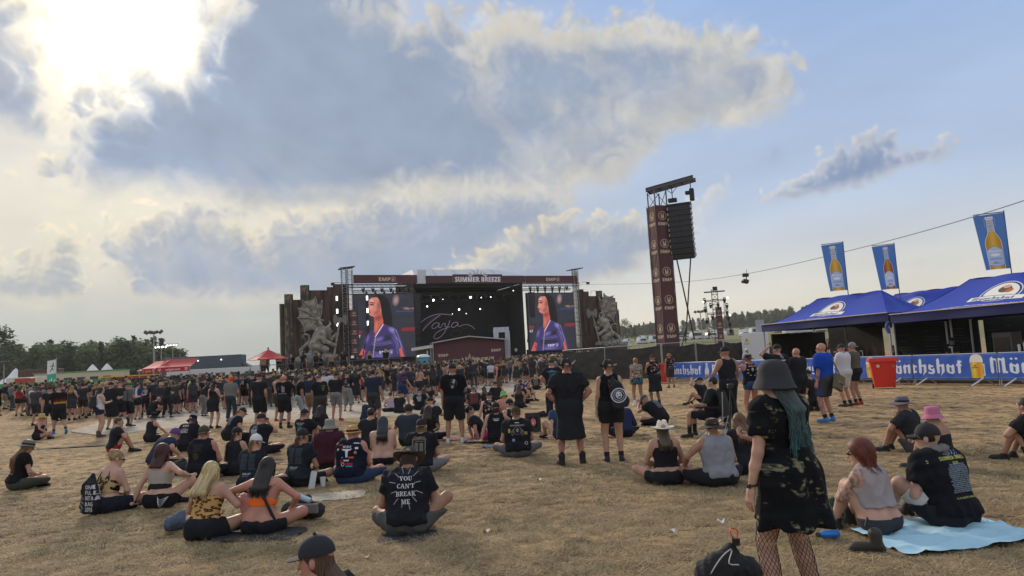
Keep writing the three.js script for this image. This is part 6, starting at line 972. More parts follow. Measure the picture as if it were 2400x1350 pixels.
function skinBody(J,o,cell){
const s=J.s,fat=o.fat||1,fem=o.f?1:0,lw=s*(fem?1.04:1)*(0.72 + 0.28*fat),aw=s*(fem?0.9:1.02)*(0.75 + 0.25*fat),B=trunk(J,o);
B.push({a:J.neck,b:add3(J.head,[0,-0.05*s,0.01]),ra:0.062*s,rb:0.053*s,k:0.05},{a:add3(J.up,J.R,-0.1*s),b:J.neck,ra:0.05*s,rb:0.055*s,k:0.06},{a:add3(J.up,J.R,0.1*s),b:J.neck,ra:0.05*s,rb:0.055*s,k:0.06});
for(let i=0;i<2;i++){
B.push({a:J.sh[i],b:J.el[i],ra:0.058*aw,rb:0.041*aw,k:0.05},{a:J.el[i],b:mix3(J.el[i],J.wr[i],0.4),ra:0.041*aw,rb:0.042*aw,k:0.02},{a:mix3(J.el[i],J.wr[i],0.4),b:J.wr[i],ra:0.042*aw,rb:0.027*aw,k:0.02});
B.push({a:J.hip[i],b:J.knee[i],ra:0.092*lw,rb:0.057*lw,k:0.05},{a:J.knee[i],b:mix3(J.knee[i],J.ank[i],0.35),ra:0.055*lw,rb:0.056*lw,k:0.03},{a:mix3(J.knee[i],J.ank[i],0.35),b:J.ank[i],ra:0.056*lw,rb:0.036*s,k:0.02});
}
const g=limbs(B,cell),list=[[g]],skin=Array.isArray(o.skin)?o.skin:SKIN[o.skin||'light'],hm=new THREE.Matrix4().compose(V(...J.head),J.hq,V(s,s,s));
const p=g.attributes.position,c=new Float32Array(p.count*3),ink=o.ink||'';
for(let i=0;i<p.count;i++){
const q=[p.getX(i),p.getY(i),p.getZ(i)];let k=0.96 + 0.14*noise2(q[0]*9 + q[2]*5,q[1]*9)+ 0.08*noise2(q[0]*31,q[1]*29 + q[2]*17),t=0;const rosy=0.5 + 0.5*noise2(q[0]*5 + 9,q[1]*6 + q[2]*4);
if(ink.includes('a'))t=Math.max(t,capD(q,J.sh[0],J.el[0])<0.075*s||capD(q,J.el[0],J.wr[0])<0.055*s?1:0);if(ink.includes('A'))t=Math.max(t,capD(q,J.sh[1],J.el[1])<0.075*s||capD(q,J.el[1],J.wr[1])<0.055*s?1:0);
if(ink.includes('l'))t=Math.max(t,capD(q,J.knee[0],J.ank[0])<0.07*s?1:0);if(ink.includes('L'))t=Math.max(t,capD(q,J.knee[1],J.ank[1])<0.07*s?1:0);
if(ink.includes('b')){const d=sub3(q,J.up);if(Math.abs(dot3(d,J.R)- 0.03*Math.sin(q[1]*60))<0.012&&dot3(d,J.F)<0&&Math.abs(dot3(d,J.U)+ 0.02)<0.09)t=2;}
const d=t?(t===2?0.75:sstep(-0.05,0.25,noise2(q[0]*26 + q[2]*19 + 3,q[1]*24)+ 0.6*noise2(q[0]*60,q[1]*52 + q[2]*40))*0.72):0;
for(let j=0;j<3;j++)c[i*3 + j]=mixN(skin[j]*k*(j?1 - 0.1*rosy:1),[0.07,0.08,0.09][j],d);
}
g.setAttribute('color',new THREE.BufferAttribute(c,3));
list.push([headGeo(cell<0.016?0.006:cell<0.024?0.009:0.014),hm,skin]);
const hc=cell<0.016?0.0045:cell<0.024?0.007:0.012;
for(let i=0;i<2;i++){
const d=nrm3(sub3(J.wr[i],J.el[i])),k=i?1:-1;let X=J.thumb[i];X=nrm3(add3(X,d,-dot3(X,d)));if(!i)X=X.map((v)=>-v);const dir=J.curl[i]<0.12?nrm3([d[0]*0.3 + k*0.2,0,-0.9]):d,X2=J.curl[i]<0.12?nrm3(cross3(dir,[0,1,0])).map((v)=>v*(i?-1:1)*k):X,Z=cross3(X2,dir);
const M=new THREE.Matrix4().makeBasis(V(...X2),V(...dir),V(...Z)).multiply(new THREE.Matrix4().makeScale(i?s:-s,s,s));M.setPosition(...J.wr[i]);list.push([handGeo(hc,J.curl[i]),M,skin]);
}
return joinG(list);
}
function printUV(g,J){
const p=g.attributes.position,uv=new Float32Array(p.count*2),s=J.s;
for(let i=0;i<p.count;i++){const q=sub3([p.getX(i),p.getY(i),p.getZ(i)],J.P),x=dot3(q,J.R),b=-dot3(q,J.F)+ 0.05;let u=Math.abs(x)<0.25&&b>0?x / 1.05:Math.atan2(x,b)/ 6.2832*1.0;uv[2*i]=0.5 + u;uv[2*i + 1]=(dot3(q,J.U)/ s + 0.12)/ 0.75;}
g.setAttribute('uv',new THREE.BufferAttribute(uv,2));return g;
}
const printTex=new Map();
function printOf(name,base,draw){if(!printTex.has(name))printTex.set(name,canvasTex(512,512,(x)=>{x.fillStyle=base;x.fillRect(0,0,512,512);const r=rng(name.length*31 + 5);for(let i=0;i<260;i++){x.globalAlpha=0.035;x.fillStyle=i&1?'#888':'#000';x.fillRect(r()*512,r()*512,10 + r()*70,4 + r()*40);}x.globalAlpha=1;draw(x);}));return printTex.get(name);}
function shirt(J,o,t,cell){
const s=J.s,e=(t.loose??0.02)*s,sleeves=t.sleeve??0.55,B=trunk(J,o,e,sleeves>0?1:0.72).filter((q)=>J.sit||!q.c||q.c[1]>J.waist[1]).map((q,i)=>(i===0&&!J.sit&&!t.tight?{...q,ra:q.ra - e*0.35,rb:q.rb - e*0.35}:q)),cuts=[],U=J.U,fem=o.f?0.9:1,fat=(0.75 + 0.25*(o.fat||1));
if(sleeves>0)for(let i=0;i<2;i++){const two=sleeves>1,end=two?mix3(J.el[i],J.wr[i],sleeves - 1):mix3(J.sh[i],J.el[i],sleeves);B.push({a:J.sh[i],b:two?J.el[i]:end,ra:(0.062*fem*fat + 0.012)*s + e*0.4,rb:(0.06*fem*fat +(two?0:0.012))*s + e*0.3,k:0.05,flat:!two});if(two)B.push({a:J.el[i],b:end,ra:0.055*s,rb:0.045*s,k:0.03,flat:1});}
B.push({a:add3(J.up,J.R,-0.09*s),b:J.neck,ra:0.05*s + e*0.4,rb:0.045*s,k:0.06},{a:add3(J.up,J.R,0.09*s),b:J.neck,ra:0.05*s + e*0.4,rb:0.045*s,k:0.06});
const hem=t.hem??(J.sit?0.0:-0.07);const h0=add3(J.P,J.U1,hem*s);cuts.push([-J.U1[0],-J.U1[1],-J.U1[2],-dot3(J.U1,h0)]);
const nk=add3(J.neck,U,(t.neck??0.0)*s);B.push({a:nk,b:add3(nk,U,0.2),ra:0.068*s,rb:0.09*s,k:0.01,sub:1});
if(sleeves===0)for(let i=0;i<2;i++)B.push({c:add3(J.sh[i],J.R,(i?1:-1)*0.035*s),r:[0.062*s,0.115*s,0.1*s],k:0.015,sub:1});
if(t.top !==undefined){const h1=add3(J.ribs,U,t.top*s);cuts.push([U[0],U[1],U[2],dot3(U,h1)]);}
const g=limbs(B,cell,cuts);if(cell<0.027&&!t.tight)fold(g,0.021*s,6.5,o.seed||1);return printUV(g,J);
}
function trousers(J,o,b,cell){
const s=J.s,e=(b.loose??0.02)*s,B=trunk(J,o,e*0.45).slice(0,2).concat(trunk(J,o,e*0.45).slice(5)),L=b.len??0.7,lw=s*(o.f?1.04:1)*(0.72 + 0.28*(o.fat||1)),w0=add3(J.P,J.U1,(b.waist??0.1)*s),cuts=[[J.U1[0],J.U1[1],J.U1[2],dot3(J.U1,w0)]];
for(let i=0;i<2;i++){
const end=mix3(J.hip[i],J.knee[i],Math.min(1,L)),r1=mixN(0.092,0.06,Math.min(1,L))*lw + e*(b.flare??1.0);
B.push({a:J.hip[i],b:end,ra:0.095*lw + e*0.8,rb:r1,k:J.sit?0.05:0.022,flat:L<=1});if(L>1)B.push({a:J.knee[i],b:mix3(J.knee[i],J.ank[i],L - 1),ra:0.06*lw + e,rb:0.05*lw + e*(b.flare??1),k:0.03,flat:1});
}
const g=limbs(B.filter((q)=>!(q.c&&o.f&&q.c[1]>J.waist[1]+ 0.1)),cell,cuts);if(cell<0.027&&!b.tight)fold(g,0.014*s,6,(o.seed||1)+ 5);
return printUV(g,J);
}
function skirt(J,o,b,cell){
const s=J.s,w0=add3(J.P,J.U1,(b.waist??0.12)*s),hem=b.hemY*s,c=J.P[0],top=0.15*s*(0.6 + 0.4*(o.fat||1)),low=(b.wide??0.27)*s,n=b.pleats||0;
if(J.sit)return trousers(J,o,{len:b.len??0.85,loose:0.04,flare:1.6,waist:b.waist},cell);
const A=[c,w0[1],0.01],E=[c +(b.sway||0),hem,0.02];
const g=limbs([{a:A,b:E,ra:top,rb:low,k:0.01,flat:1},{c:[c - 0.07,J.P[1]- 0.02,0.07],r:[0.15*s,0.16*s,0.115*s],k:0.08},{c:[c + 0.07,J.P[1]- 0.02,0.07],r:[0.15*s,0.16*s,0.115*s],k:0.08},{a:[c - 0.09,J.P[1]+ 0.02,0.0],b:[c + 0.09,J.P[1]+ 0.02,0.0],ra:0.135*s,rb:0.135*s,k:0.06}],cell,[[0,1,0,w0[1]]],(x,y,z,d)=>{const a=Math.atan2(x - c,z),t=Math.max(0,Math.min(1,(w0[1]- y)/(w0[1]- hem)));return d + t*(n?0.012*Math.abs(Math.sin(a*n)):0.014*Math.sin(a*6 + y*3)+ 0.009*Math.sin(a*11 + 2))+(z<0?0.03*t:0);});
return printUV(fold(g,0.006,6,o.seed||3),J);
}
function strands(J,o,h,n){
const s=J.s,r=rng((o.seed||1)*17 + 3),L=h.len??0.3,col=rgbOf(h.c),tip=rgbOf(h.tip||h.c),P=[],N=[],C=[],I=[],base=h.pony?[0,h.pony,0.1]:null;
for(let i=0;i<n;i++){
const a=(r()- 0.5)*(h.wrap??3.6),e=h.hatted?-0.1 + 0.4*r():0.15 + 1.25*r(),k=0.65 + 0.6*r(),blend=r();const fly=r()<0.1?1.6:0;let root=[Math.sin(a)*Math.cos(e)*0.086,0.03 + Math.sin(e)*0.1,Math.cos(a)*Math.cos(e)*0.105 + 0.012],m=7,pts=[],l=L*(0.75 + 0.35*r()),wv=(h.wave??0.012),ph=r()*6;
if(h.hatted&&!base)root=[root[0]*0.84,root[1]- 0.02,root[2]*0.8];if(base){root=[base[0]+(r()- 0.5)*0.03,base[1]+(r()- 0.5)*0.03,base[2]];}
for(let j=0;j<=m;j++){
const t=j / m,y=root[1]- l*t -(base?0:0.04*t),below=sstep(0.02,-0.16,y),out=fly*0.016*t +(base?0.045*Math.sin(Math.min(1,t*2.2)*1.57):0.012*Math.sin(Math.min(1,t*3)*1.57)),sp=(h.spread??1.15);
let x=root[0]*(base?1 + 1.6*t:mixN(1.05,sp,below))+ Math.sin(ph + t*7)*wv*t*(1 + fly),z=base?root[2]+ out:mixN(root[2]*1.06 + out*Math.cos(a),mixN(Math.max(root[2],0.075),(h.zb??0.1)+ 0.016*r()- Math.abs(root[0])*0.25,sstep(-0.08,-0.22,y)),below)+ Math.cos(ph*1.7 + t*6)*wv*0.7*t;if(h.front&&Math.abs(a)>1.3)z -=0.03*below;
pts.push([x,y,z]);
}
const w0=(h.thick??0.006)*(0.7 + 0.7*r()),o0=P.length / 3;
for(let j=0;j<=m;j++){const t=j / m,w=w0*(1 - 0.75*t*t),p=pts[j],c=mix3(col,tip,sstep(0.25,0.85,t +(blend - 0.5)*0.7)*(blend>0.15?1:0.2));for(let q=0;q<3;q++){const an=q*2.094 + i;P.push(p[0]+ Math.cos(an)*w,p[1],p[2]+ Math.sin(an)*w);N.push(Math.cos(an),0.1,Math.sin(an));C.push(c[0]*k,c[1]*k,c[2]*k);}if(j)for(let q=0;q<3;q++){const A=o0 +(j - 1)*3 + q,B=o0 +(j - 1)*3 +(q + 1)% 3;I.push(A,B,A + 3,B,B + 3,A + 3);}}
}
const g=new THREE.BufferGeometry();g.setAttribute('position',new THREE.Float32BufferAttribute(P,3));g.setAttribute('normal',new THREE.Float32BufferAttribute(N,3));g.setAttribute('color',new THREE.Float32BufferAttribute(C,3));g.setIndex(I);return g;
}
function hairGeo(J,o,h,cell){
const col=rgbOf(h.c),q=new THREE.Quaternion().setFromEuler(new THREE.Euler(0,(o.look||0)+(o.twist||0)*0.5,0)),hm=new THREE.Matrix4().compose(V(...J.head),J.hq,V(J.s,J.s,J.s)),ym=new THREE.Matrix4().compose(V(...J.head),q,V(J.s,J.s,J.s)),list=[],c2=Math.max(cell*0.75,0.009);
const face=(X,Y,Z,d)=>Math.max(d,-Z*0.8 - Math.max(Y,-0.08)*0.6 -(h.fringe??0.03)),k=h.kind;
const hatted=o.hat&&o.hat.kind !=='cap'||o.hat,cap=[hatted?{c:[0,0.03,0.01],r:[0.08,0.088,0.094]}:{c:[0,0.04,0.02],r:[0.083 +(h.vol||0),0.097 +(h.vol||0),0.101 +(h.vol||0)]}],zb=(J.ribs[2]- J.head[2])/ J.s + 0.13 +(h.back??0);h={...h,zb,hatted};
if(k==='short')list.push([limbs(hatted?cap:[{c:[0,0.04,0.018],r:[0.082,0.096,0.1]}],c2,[[0,-0.75,0.55,0.085]],face),hm]);
else if(k==='bun'){list.push([limbs([...cap,{c:[0,0.09,0.085],r:[0.048,0.045,0.045],k:0.02}],c2,[[0,-0.7,0.6,0.09]],face),hm]);}
else if(k==='pony'){list.push([limbs([...cap,{a:[0,h.pony??0.03,0.1],b:[0,(h.pony??0.03)- 0.03,0.13],ra:0.022,rb:0.02,k:0.02},{a:[0,(h.pony??0.03)- 0.03,0.13],b:[0,(h.pony??0.03)-(h.len??0.3)*0.8,0.12],ra:0.026,rb:0.014,k:0.02}],c2,[],face),hm]);list.push([strands(J,o,{...h,pony:h.pony??0.03,thick:0.0045},cell<0.016?130:50),ym]);}
else{const L=h.len??0.3,sp=h.spread??1.15;list.push([limbs([...cap,...(hatted?[-0.045,-0.02,0,0.02,0.045]:[-0.065,-0.035,0,0.035,0.065]).map((x)=>({a:[x,hatted?-0.03:0.03,0.055 - Math.abs(x)*0.4],b:[x*sp,-Math.min(L*0.85,0.2),mixN(0.07,zb,sstep(0.1,0.25,L))- Math.abs(x)*0.3],ra:0.036,rb:L>0.25?0.024:0.02,k:0.04})),...(L>0.25?[-0.06,0,0.06].map((x)=>({a:[x*sp,-0.2,zb - Math.abs(x)*0.3],b:[x*sp,-L*0.88,zb + 0.01 - Math.abs(x)*0.3],ra:0.024,rb:0.014,k:0.04})):[])],c2,[],face),ym]);list.push([strands(J,o,h,cell<0.016?420:cell<0.024?160:60),ym]);}
const g=joinG(list.map(([a,m])=>{if(!a.attributes.color){const n=a.attributes.position.count,c=new Float32Array(n*3),p=a.attributes.position;for(let i=0;i<n;i++){const f=0.72 + 0.5*noise2(p.getX(i)*90,p.getY(i)*9 + p.getZ(i)*20);for(let j=0;j<3;j++)c[i*3 + j]=mixN(col[j],rgbOf(h.tip||h.c)[j],sstep(-0.05,-0.35,p.getY(i)))*f;}a.setAttribute('color',new THREE.BufferAttribute(c,3));}return[a,m];}));return g;
}
function lathe(pts,seg=28){return new THREE.LatheGeometry(pts.map(([x,y])=>new THREE.Vector2(x,y)),seg);}
function hatGeo(h){
const oval=(g)=>g.scale(0.93,1,1.1),c=h.c??0x121216,k=h.kind;
if(k==='cap'){
const back=h.back?-1:1,dome=new THREE.SphereGeometry(0.1,20,10,0,6.2832,0,1.62).scale(0.9,1.02,1.06).translate(0,0.042,0.012),brim=new THREE.PlaneGeometry(0.15,0.085,10,4).rotateX(-Math.PI / 2),p=brim.attributes.position;
for(let i=0;i<p.count;i++){const x=p.getX(i),t=(0.0425 - p.getZ(i))/ 0.085,w=1 - 0.22*t*t,xx=x*w;p.setXYZ(i,xx,0.04 - xx*xx*(h.flat?1:3.2)- t*0.012,-0.075 - t*0.085 + xx*xx*5.5);}
brim.computeVertexNormals();const under=brim.clone().translate(0,-0.005,0),B=flat([brim,under]);if(h.back){B.rotateY(Math.PI);B.translate(0,-0.012,0.02);}return[['crown',flat([dome,new THREE.SphereGeometry(0.011,8,6).translate(0,0.146,0.012)]),c],['brim',B,h.brim??c]];
}
if(k==='beanie')return[['crown',new THREE.SphereGeometry(0.1,20,12,0,6.28,0,1.9).scale(0.95,1.15,1.12).translate(0,0.035,0.02),c]];
if(k==='hood')return[['crown',limbs([{c:[0,0.04,0.02],r:[0.098,0.115,0.115]},{a:[0,-0.02,0.06],b:[0,-0.2,0.1],ra:0.09,rb:0.11,k:0.05}],0.014,[],(X,Y,Z,d)=>Math.max(d,-Z*0.9 - Y*0.3 - 0.05)),c]];
if(k==='bucket'&&h.soft){const g=oval(lathe([[0,0.152],[0.035,0.149],[0.066,0.137],[0.087,0.115],[0.098,0.08],[0.104,0.045],[0.11,0.02],[0.124,-0.012],[0.141,-0.05],[0.1425,-0.054],[0.138,-0.051],[0.106,0.012]],44)),p=g.attributes.position;for(let i=0;i<p.count;i++){const y=p.getY(i),a=Math.atan2(p.getX(i),p.getZ(i)),w=1 + 0.025*noise2(a*1.6 + 3,y*22)*sstep(0.14,0.05,y);p.setXYZ(i,p.getX(i)*w,y + 0.01*noise2(a*1.3,2)*sstep(0.05,-0.04,y),p.getZ(i)*w);}g.computeVertexNormals();return[['crown',g,c]];}
if(k==='bucket')return[['crown',oval(lathe([[0,0.135],[0.05,0.134],[0.082,0.125],[0.09,0.1],[0.096,0.03],[0.1,0.02]])),c],['brim',oval(lathe([[0.099,0.024],[0.118,0.0],[0.137,-0.032],[0.1385,-0.036],[0.134,-0.034],[0.1,0.012]])).rotateX(-0.06),h.brim??c]];
const W=h.wide??0.17,H=h.high??0.15,curl=h.curl??0,dip=h.dip??0,crown=oval(lathe([[0,H - 0.01],[0.03,H - 0.012],[0.062,H],[0.078,H - 0.012],[0.09,0.09],[0.097,0.035],[0.098,0.028]])),cp=crown.attributes.position;for(let i=0;i<cp.count;i++){const y=cp.getY(i),x=cp.getX(i),z=cp.getZ(i);if(y>H - 0.05&&h.pinch)cp.setXYZ(i,x*(z<0?0.72:0.9),y -(Math.abs(x)<0.03?0.018:0),z);}crown.computeVertexNormals();
const brim=new THREE.RingGeometry(0.094,W,40,5).rotateX(-Math.PI / 2),p=brim.attributes.position;for(let i=0;i<p.count;i++){const x=p.getX(i),z=p.getZ(i),r=Math.hypot(x,z),t=(r - 0.094)/(W - 0.094);p.setXYZ(i,x*0.95*(1 - 0.16*curl*t),0.03 + curl*0.058*t*t*(x*x)/(r*r)*1.3 - dip*t*(0.045 + 0.02*Math.sin(Math.atan2(x,z)*3))- 0.02*curl*t*(z*z)/(r*r),z*1.08);}brim.computeVertexNormals();
const out=[['crown',crown,c],['brim',flat([brim,brim.clone().translate(0,-0.006,0)]),h.brim??c]];if(h.band !==undefined)out.push(['hat_band',oval(lathe([[0.1,0.032],[0.0985,0.06],[0.097,0.06]])),h.band]);return out;
}
function shoeGeo(kind,cell){
return memo('shoe' + kind + cell,()=>{const up=kind==='boot'?[{a:[0,0.085,0.01],b:[0,-0.03,0.01],ra:0.056,rb:0.05,k:0.03}]:[{a:[0,0.005,0.01],b:[0,-0.03,0.0],ra:0.044,rb:0.042,k:0.03}];return limbs([...up,{a:[0,-0.045,0.035],b:[0.006,-0.045,-0.15],ra:0.037,rb:0.036,k:0.03},{a:[0,-0.03,-0.02],b:[0.005,-0.045,-0.13],ra:0.04,rb:0.036,k:0.02},{a:[0,-0.065,0.045],b:[0.006,-0.065,-0.16],ra:0.036,rb:0.042,k:0.01}],cell,[[0,-1,0,0.082]]);});
}
const soleG=(cell)=>memo('sole' + cell,()=>limbs([{a:[0,-0.065,0.045],b:[0.006,-0.065,-0.16],ra:0.041,rb:0.047,k:0.01}],cell,[[0,-1,0,0.0835],[0,1,0,-0.066]]));
let people=0;
function person(o){
const dist=Math.hypot(o.at[0],o.at[1]),cell=o.cell??Math.max(0.0115,Math.min(0.034,0.0017*dist + 0.002)),J=layout(o);o.seed=o.seed??++people*3.7;
const t=thing('person',o.label,'person',[o.at[0],(o.y??groundY(o.at[0],o.at[1]))+(o.lift||0),o.at[1]],o.turn||0,o.group);
mesh('body',skinBody(J,o,cell),skinMat,t);
const put=(name,g,m,parent=t)=>mesh(name,g,m,parent);
const T=o.top;if(T){const list=Array.isArray(T)?T:[T];for(const q of list){const m=put(q.name||'shirt',shirt(J,o,q,cell),clothMat(q.c??0x101014,q.map),t);if(q.straps)for(const[x0,x1]of q.straps){const a=add3(add3(J.up,J.R,x0*J.s),J.F,-0.083*J.s),b=add3(add3(J.ribs,J.R,x1*J.s),J.F,-0.108*J.s),m2=add3(mix3(a,b,0.5),J.F,-0.012*J.s);put('strap',tubeOf([add3(a,J.U,0.065*J.s).map((v,i)=>v + J.F[i]*0.06),add3(a,J.U,0.03*J.s),m2,b],q.strapW??0.007,10,5),clothMat(q.strapC??q.c??0x101014),m);}}}
const b=o.bot;if(b){const list=Array.isArray(b)?b:[b];for(const q of list)put(q.name||(q.hemY !==undefined?'skirt':(q.len??0.7)>1?'trousers':'shorts'),q.hemY !==undefined?skirt(J,o,q,cell):trousers(J,o,q,cell),clothMat(q.c??0x0f0f13,q.map),t);}
if(o.hair)put('hair',hairGeo(J,o,o.hair,cell),hairMat,t);
if(o.beard){const col=rgbOf(o.beard);put('beard',joinG([[limbs([{c:[0,-0.085,-0.04],r:[0.055,0.045,0.05],k:0.02},{c:[0,-0.115,-0.06],r:[0.03,0.035,0.025],k:0.02}],0.01,[[0,1,-0.35,-0.03]]),new THREE.Matrix4().compose(V(...J.head),J.hq,V(J.s,J.s,J.s)),col]]),hairMat,t);}
if(o.hat){const H=new THREE.Group();H.name='hat';H.position.set(...J.head);H.quaternion.copy(J.hq);H.scale.setScalar(J.s*(o.hat.size??1));if(o.hat.tip)H.rotateX(-o.hat.tip);t.add(H);for(const[n,g,c]of hatGeo(o.hat))put(n,g,typeof c==='object'&&c.isTexture?clothMat(0,c):std(c,0.85,{side:THREE.DoubleSide}),H);}
if(o.glasses){const H=new THREE.Group();H.name='sunglasses';H.position.set(...J.head);H.quaternion.copy(J.hq);H.scale.setScalar(J.s);t.add(H);put('lenses',flat([rbox(0.044,0.027,0.006,0.002,0.031,0.003,-0.094),rbox(0.044,0.027,0.006,0.002,-0.031,0.003,-0.094),box(0.02,0.005,0.005,0,0.008,-0.097)]),std(0x0a0a0c,0.2),H);put('temples',flat([box(0.006,0.01,0.11,0.076,0.008,-0.045),box(0.006,0.01,0.11,-0.076,0.008,-0.045)]),std(0x0a0a0c,0.4),H);}
if(o.shoes !==null){
const sh=o.shoes||{c:0x141416},sc=Math.max(0.009,Math.min(0.02,cell*0.8));
for(let i=0;i<2;i++){
const up=nrm3(sub3(J.knee[i],J.ank[i])),f0=J.toe[i],z=nrm3(f0).map((v)=>-v),flatFoot=J.ank[i][1]<0.12*J.s&&Math.abs(f0[1])<0.2,Y=flatFoot?[0,1,0]:up,X=nrm3(cross3(Y,z)),Z=cross3(X,Y),M=new THREE.Matrix4().makeBasis(V(...X),V(...Y),V(...Z)).scale(V(J.s,J.s,J.s)).setPosition(...J.ank[i]);
const m=put('shoe',shoeGeo(sh.boot?'boot':'low',sc),std(sh.c??0x141416,0.7),t);m.applyMatrix4(M);if(sh.sole !==undefined)put('sole',soleG(sc),std(sh.sole,0.7),m);
if(sh.sock !==undefined)put('sock',flat([bar(mix3(J.ank[i],J.knee[i],0.02),mix3(J.ank[i],J.knee[i],sh.sockH??0.22),0.042*J.s,0.05*J.s,12)]),std(sh.sock,0.95),t);
}
}
if(o.extra)o.extra(t,J,put,cell);
return t;
}

// ---------- prints on clothes: centimetres, origin at the middle of the neckline, y down ----------
const BK=[0.019,0.02,0.024],NV=[0.022,0.03,0.055],GR=[0.11,0.11,0.115],DG=[0.045,0.047,0.05],DN=[0.03,0.055,0.11],bkHex='#1f2025';
const cm=(x,f)=>{x.save();x.setTransform(4.9,0,0,6.83,256,88);x.lineCap='round';f(x);x.restore();};
const lines=(x,rows,y,size,color,gap=1.15,font='bold {}px sans-serif')=>{x.fillStyle=color;x.textAlign='center';x.textBaseline='middle';x.font=font.replace('{}',size);rows.forEach((t,i)=>x.fillText(t,0,y + i*size*gap));};
const listing=(x,y0,y1,w,color,seed,sx=0)=>{const r=rng(seed);x.fillStyle=color;x.textAlign='center';x.textBaseline='middle';for(let y=y0;y<y1;y +=1.5){let t='';const n=4 + Math.floor(r()*3);for(let i=0;i<n;i++){for(let k=3 + Math.floor(r()*6);k>0;k--)t +='AEINORSTLDMUHK'[Math.floor(r()*14)];t +=i<n - 1?' ':'';}x.font='bold 1.5px sans-serif';const m=x.measureText(t).width;x.save();x.translate(sx*(y - y0),y);x.scale(2*w*(0.82 + 0.18*r())/ Math.max(m,0.1),1);x.fillText(t,0,0);x.restore();}};
const flamesCm=(x,cx,cy,R,c)=>{x.strokeStyle=c;x.lineWidth=0.8;for(let i=-4;i<=4;i++){const a=i*0.36;x.beginPath();x.moveTo(cx + Math.sin(a)*R*0.4,cy - Math.cos(a)*R*0.4);x.quadraticCurveTo(cx + Math.sin(a + 0.25)*R*0.75,cy - Math.cos(a + 0.25)*R*0.75,cx + Math.sin(a)*R,cy - Math.cos(a)*R);x.stroke();}};
const patches=(x,seed,n,big)=>{const r=rng(seed),cols=['#c9c4b8','#8a2a28','#3b5f86','#b98a3c','#5c7a48','#d8d4cc','#6a4a7a','#a83c50','#2f3f5a'];for(let i=0;i<n;i++){const X=(r()- 0.5)*36,Y=3 + r()*40;x.fillStyle=cols[Math.floor(r()*9)];const w=1.8 + r()*big,h=1.4 + r()*big*0.7;if(r()>0.6){x.beginPath();x.arc(X,Y,h*0.8,0,7);x.fill();}else x.fillRect(X - w,Y - h / 2,w*2,h);x.fillStyle='#1a1a20';x.fillRect(X - w*0.6,Y - 0.25,w*1.2,0.5);}};
const skullCm=(x,cx,cy,R,c,dark)=>{x.fillStyle=c;x.beginPath();x.ellipse(cx,cy - R*0.2,R*0.75,R*0.8,0,0,7);x.fill();x.fillRect(cx - R*0.4,cy + R*0.3,R*0.8,R*0.6);x.fillStyle=dark;x.beginPath();x.arc(cx - R*0.3,cy - R*0.05,R*0.2,0,7);x.arc(cx + R*0.3,cy - R*0.05,R*0.2,0,7);x.fill();x.fillRect(cx - R*0.06,cy + R*0.2,R*0.12,R*0.2);for(let i=-2;i<=2;i++)x.fillRect(cx + i*R*0.15,cy + R*0.55,R*0.04,R*0.35);};
const ring=(x,cx,cy,R,c,w=0.5)=>{x.strokeStyle=c;x.lineWidth=w;x.beginPath();x.arc(cx,cy,R,0,7);x.stroke();};
const spots=(name,base,dark,size,n)=>{if(!printTex.has(name))printTex.set(name,canvasTex(512,512,(x)=>{x.fillStyle=base;x.fillRect(0,0,512,512);const r=rng(5);for(let i=0;i<n;i++){const X=r()*512,Y=r()*512,R=size*(0.7 + 0.6*r());x.fillStyle='#8a5f34';x.beginPath();x.arc(X,Y,R*0.6,0,7);x.fill();x.strokeStyle=dark;x.lineWidth=R*0.55;x.beginPath();x.arc(X,Y,R*0.75,r()*6,r()*6 + 3.6);x.stroke();}}));return printTex.get(name);};
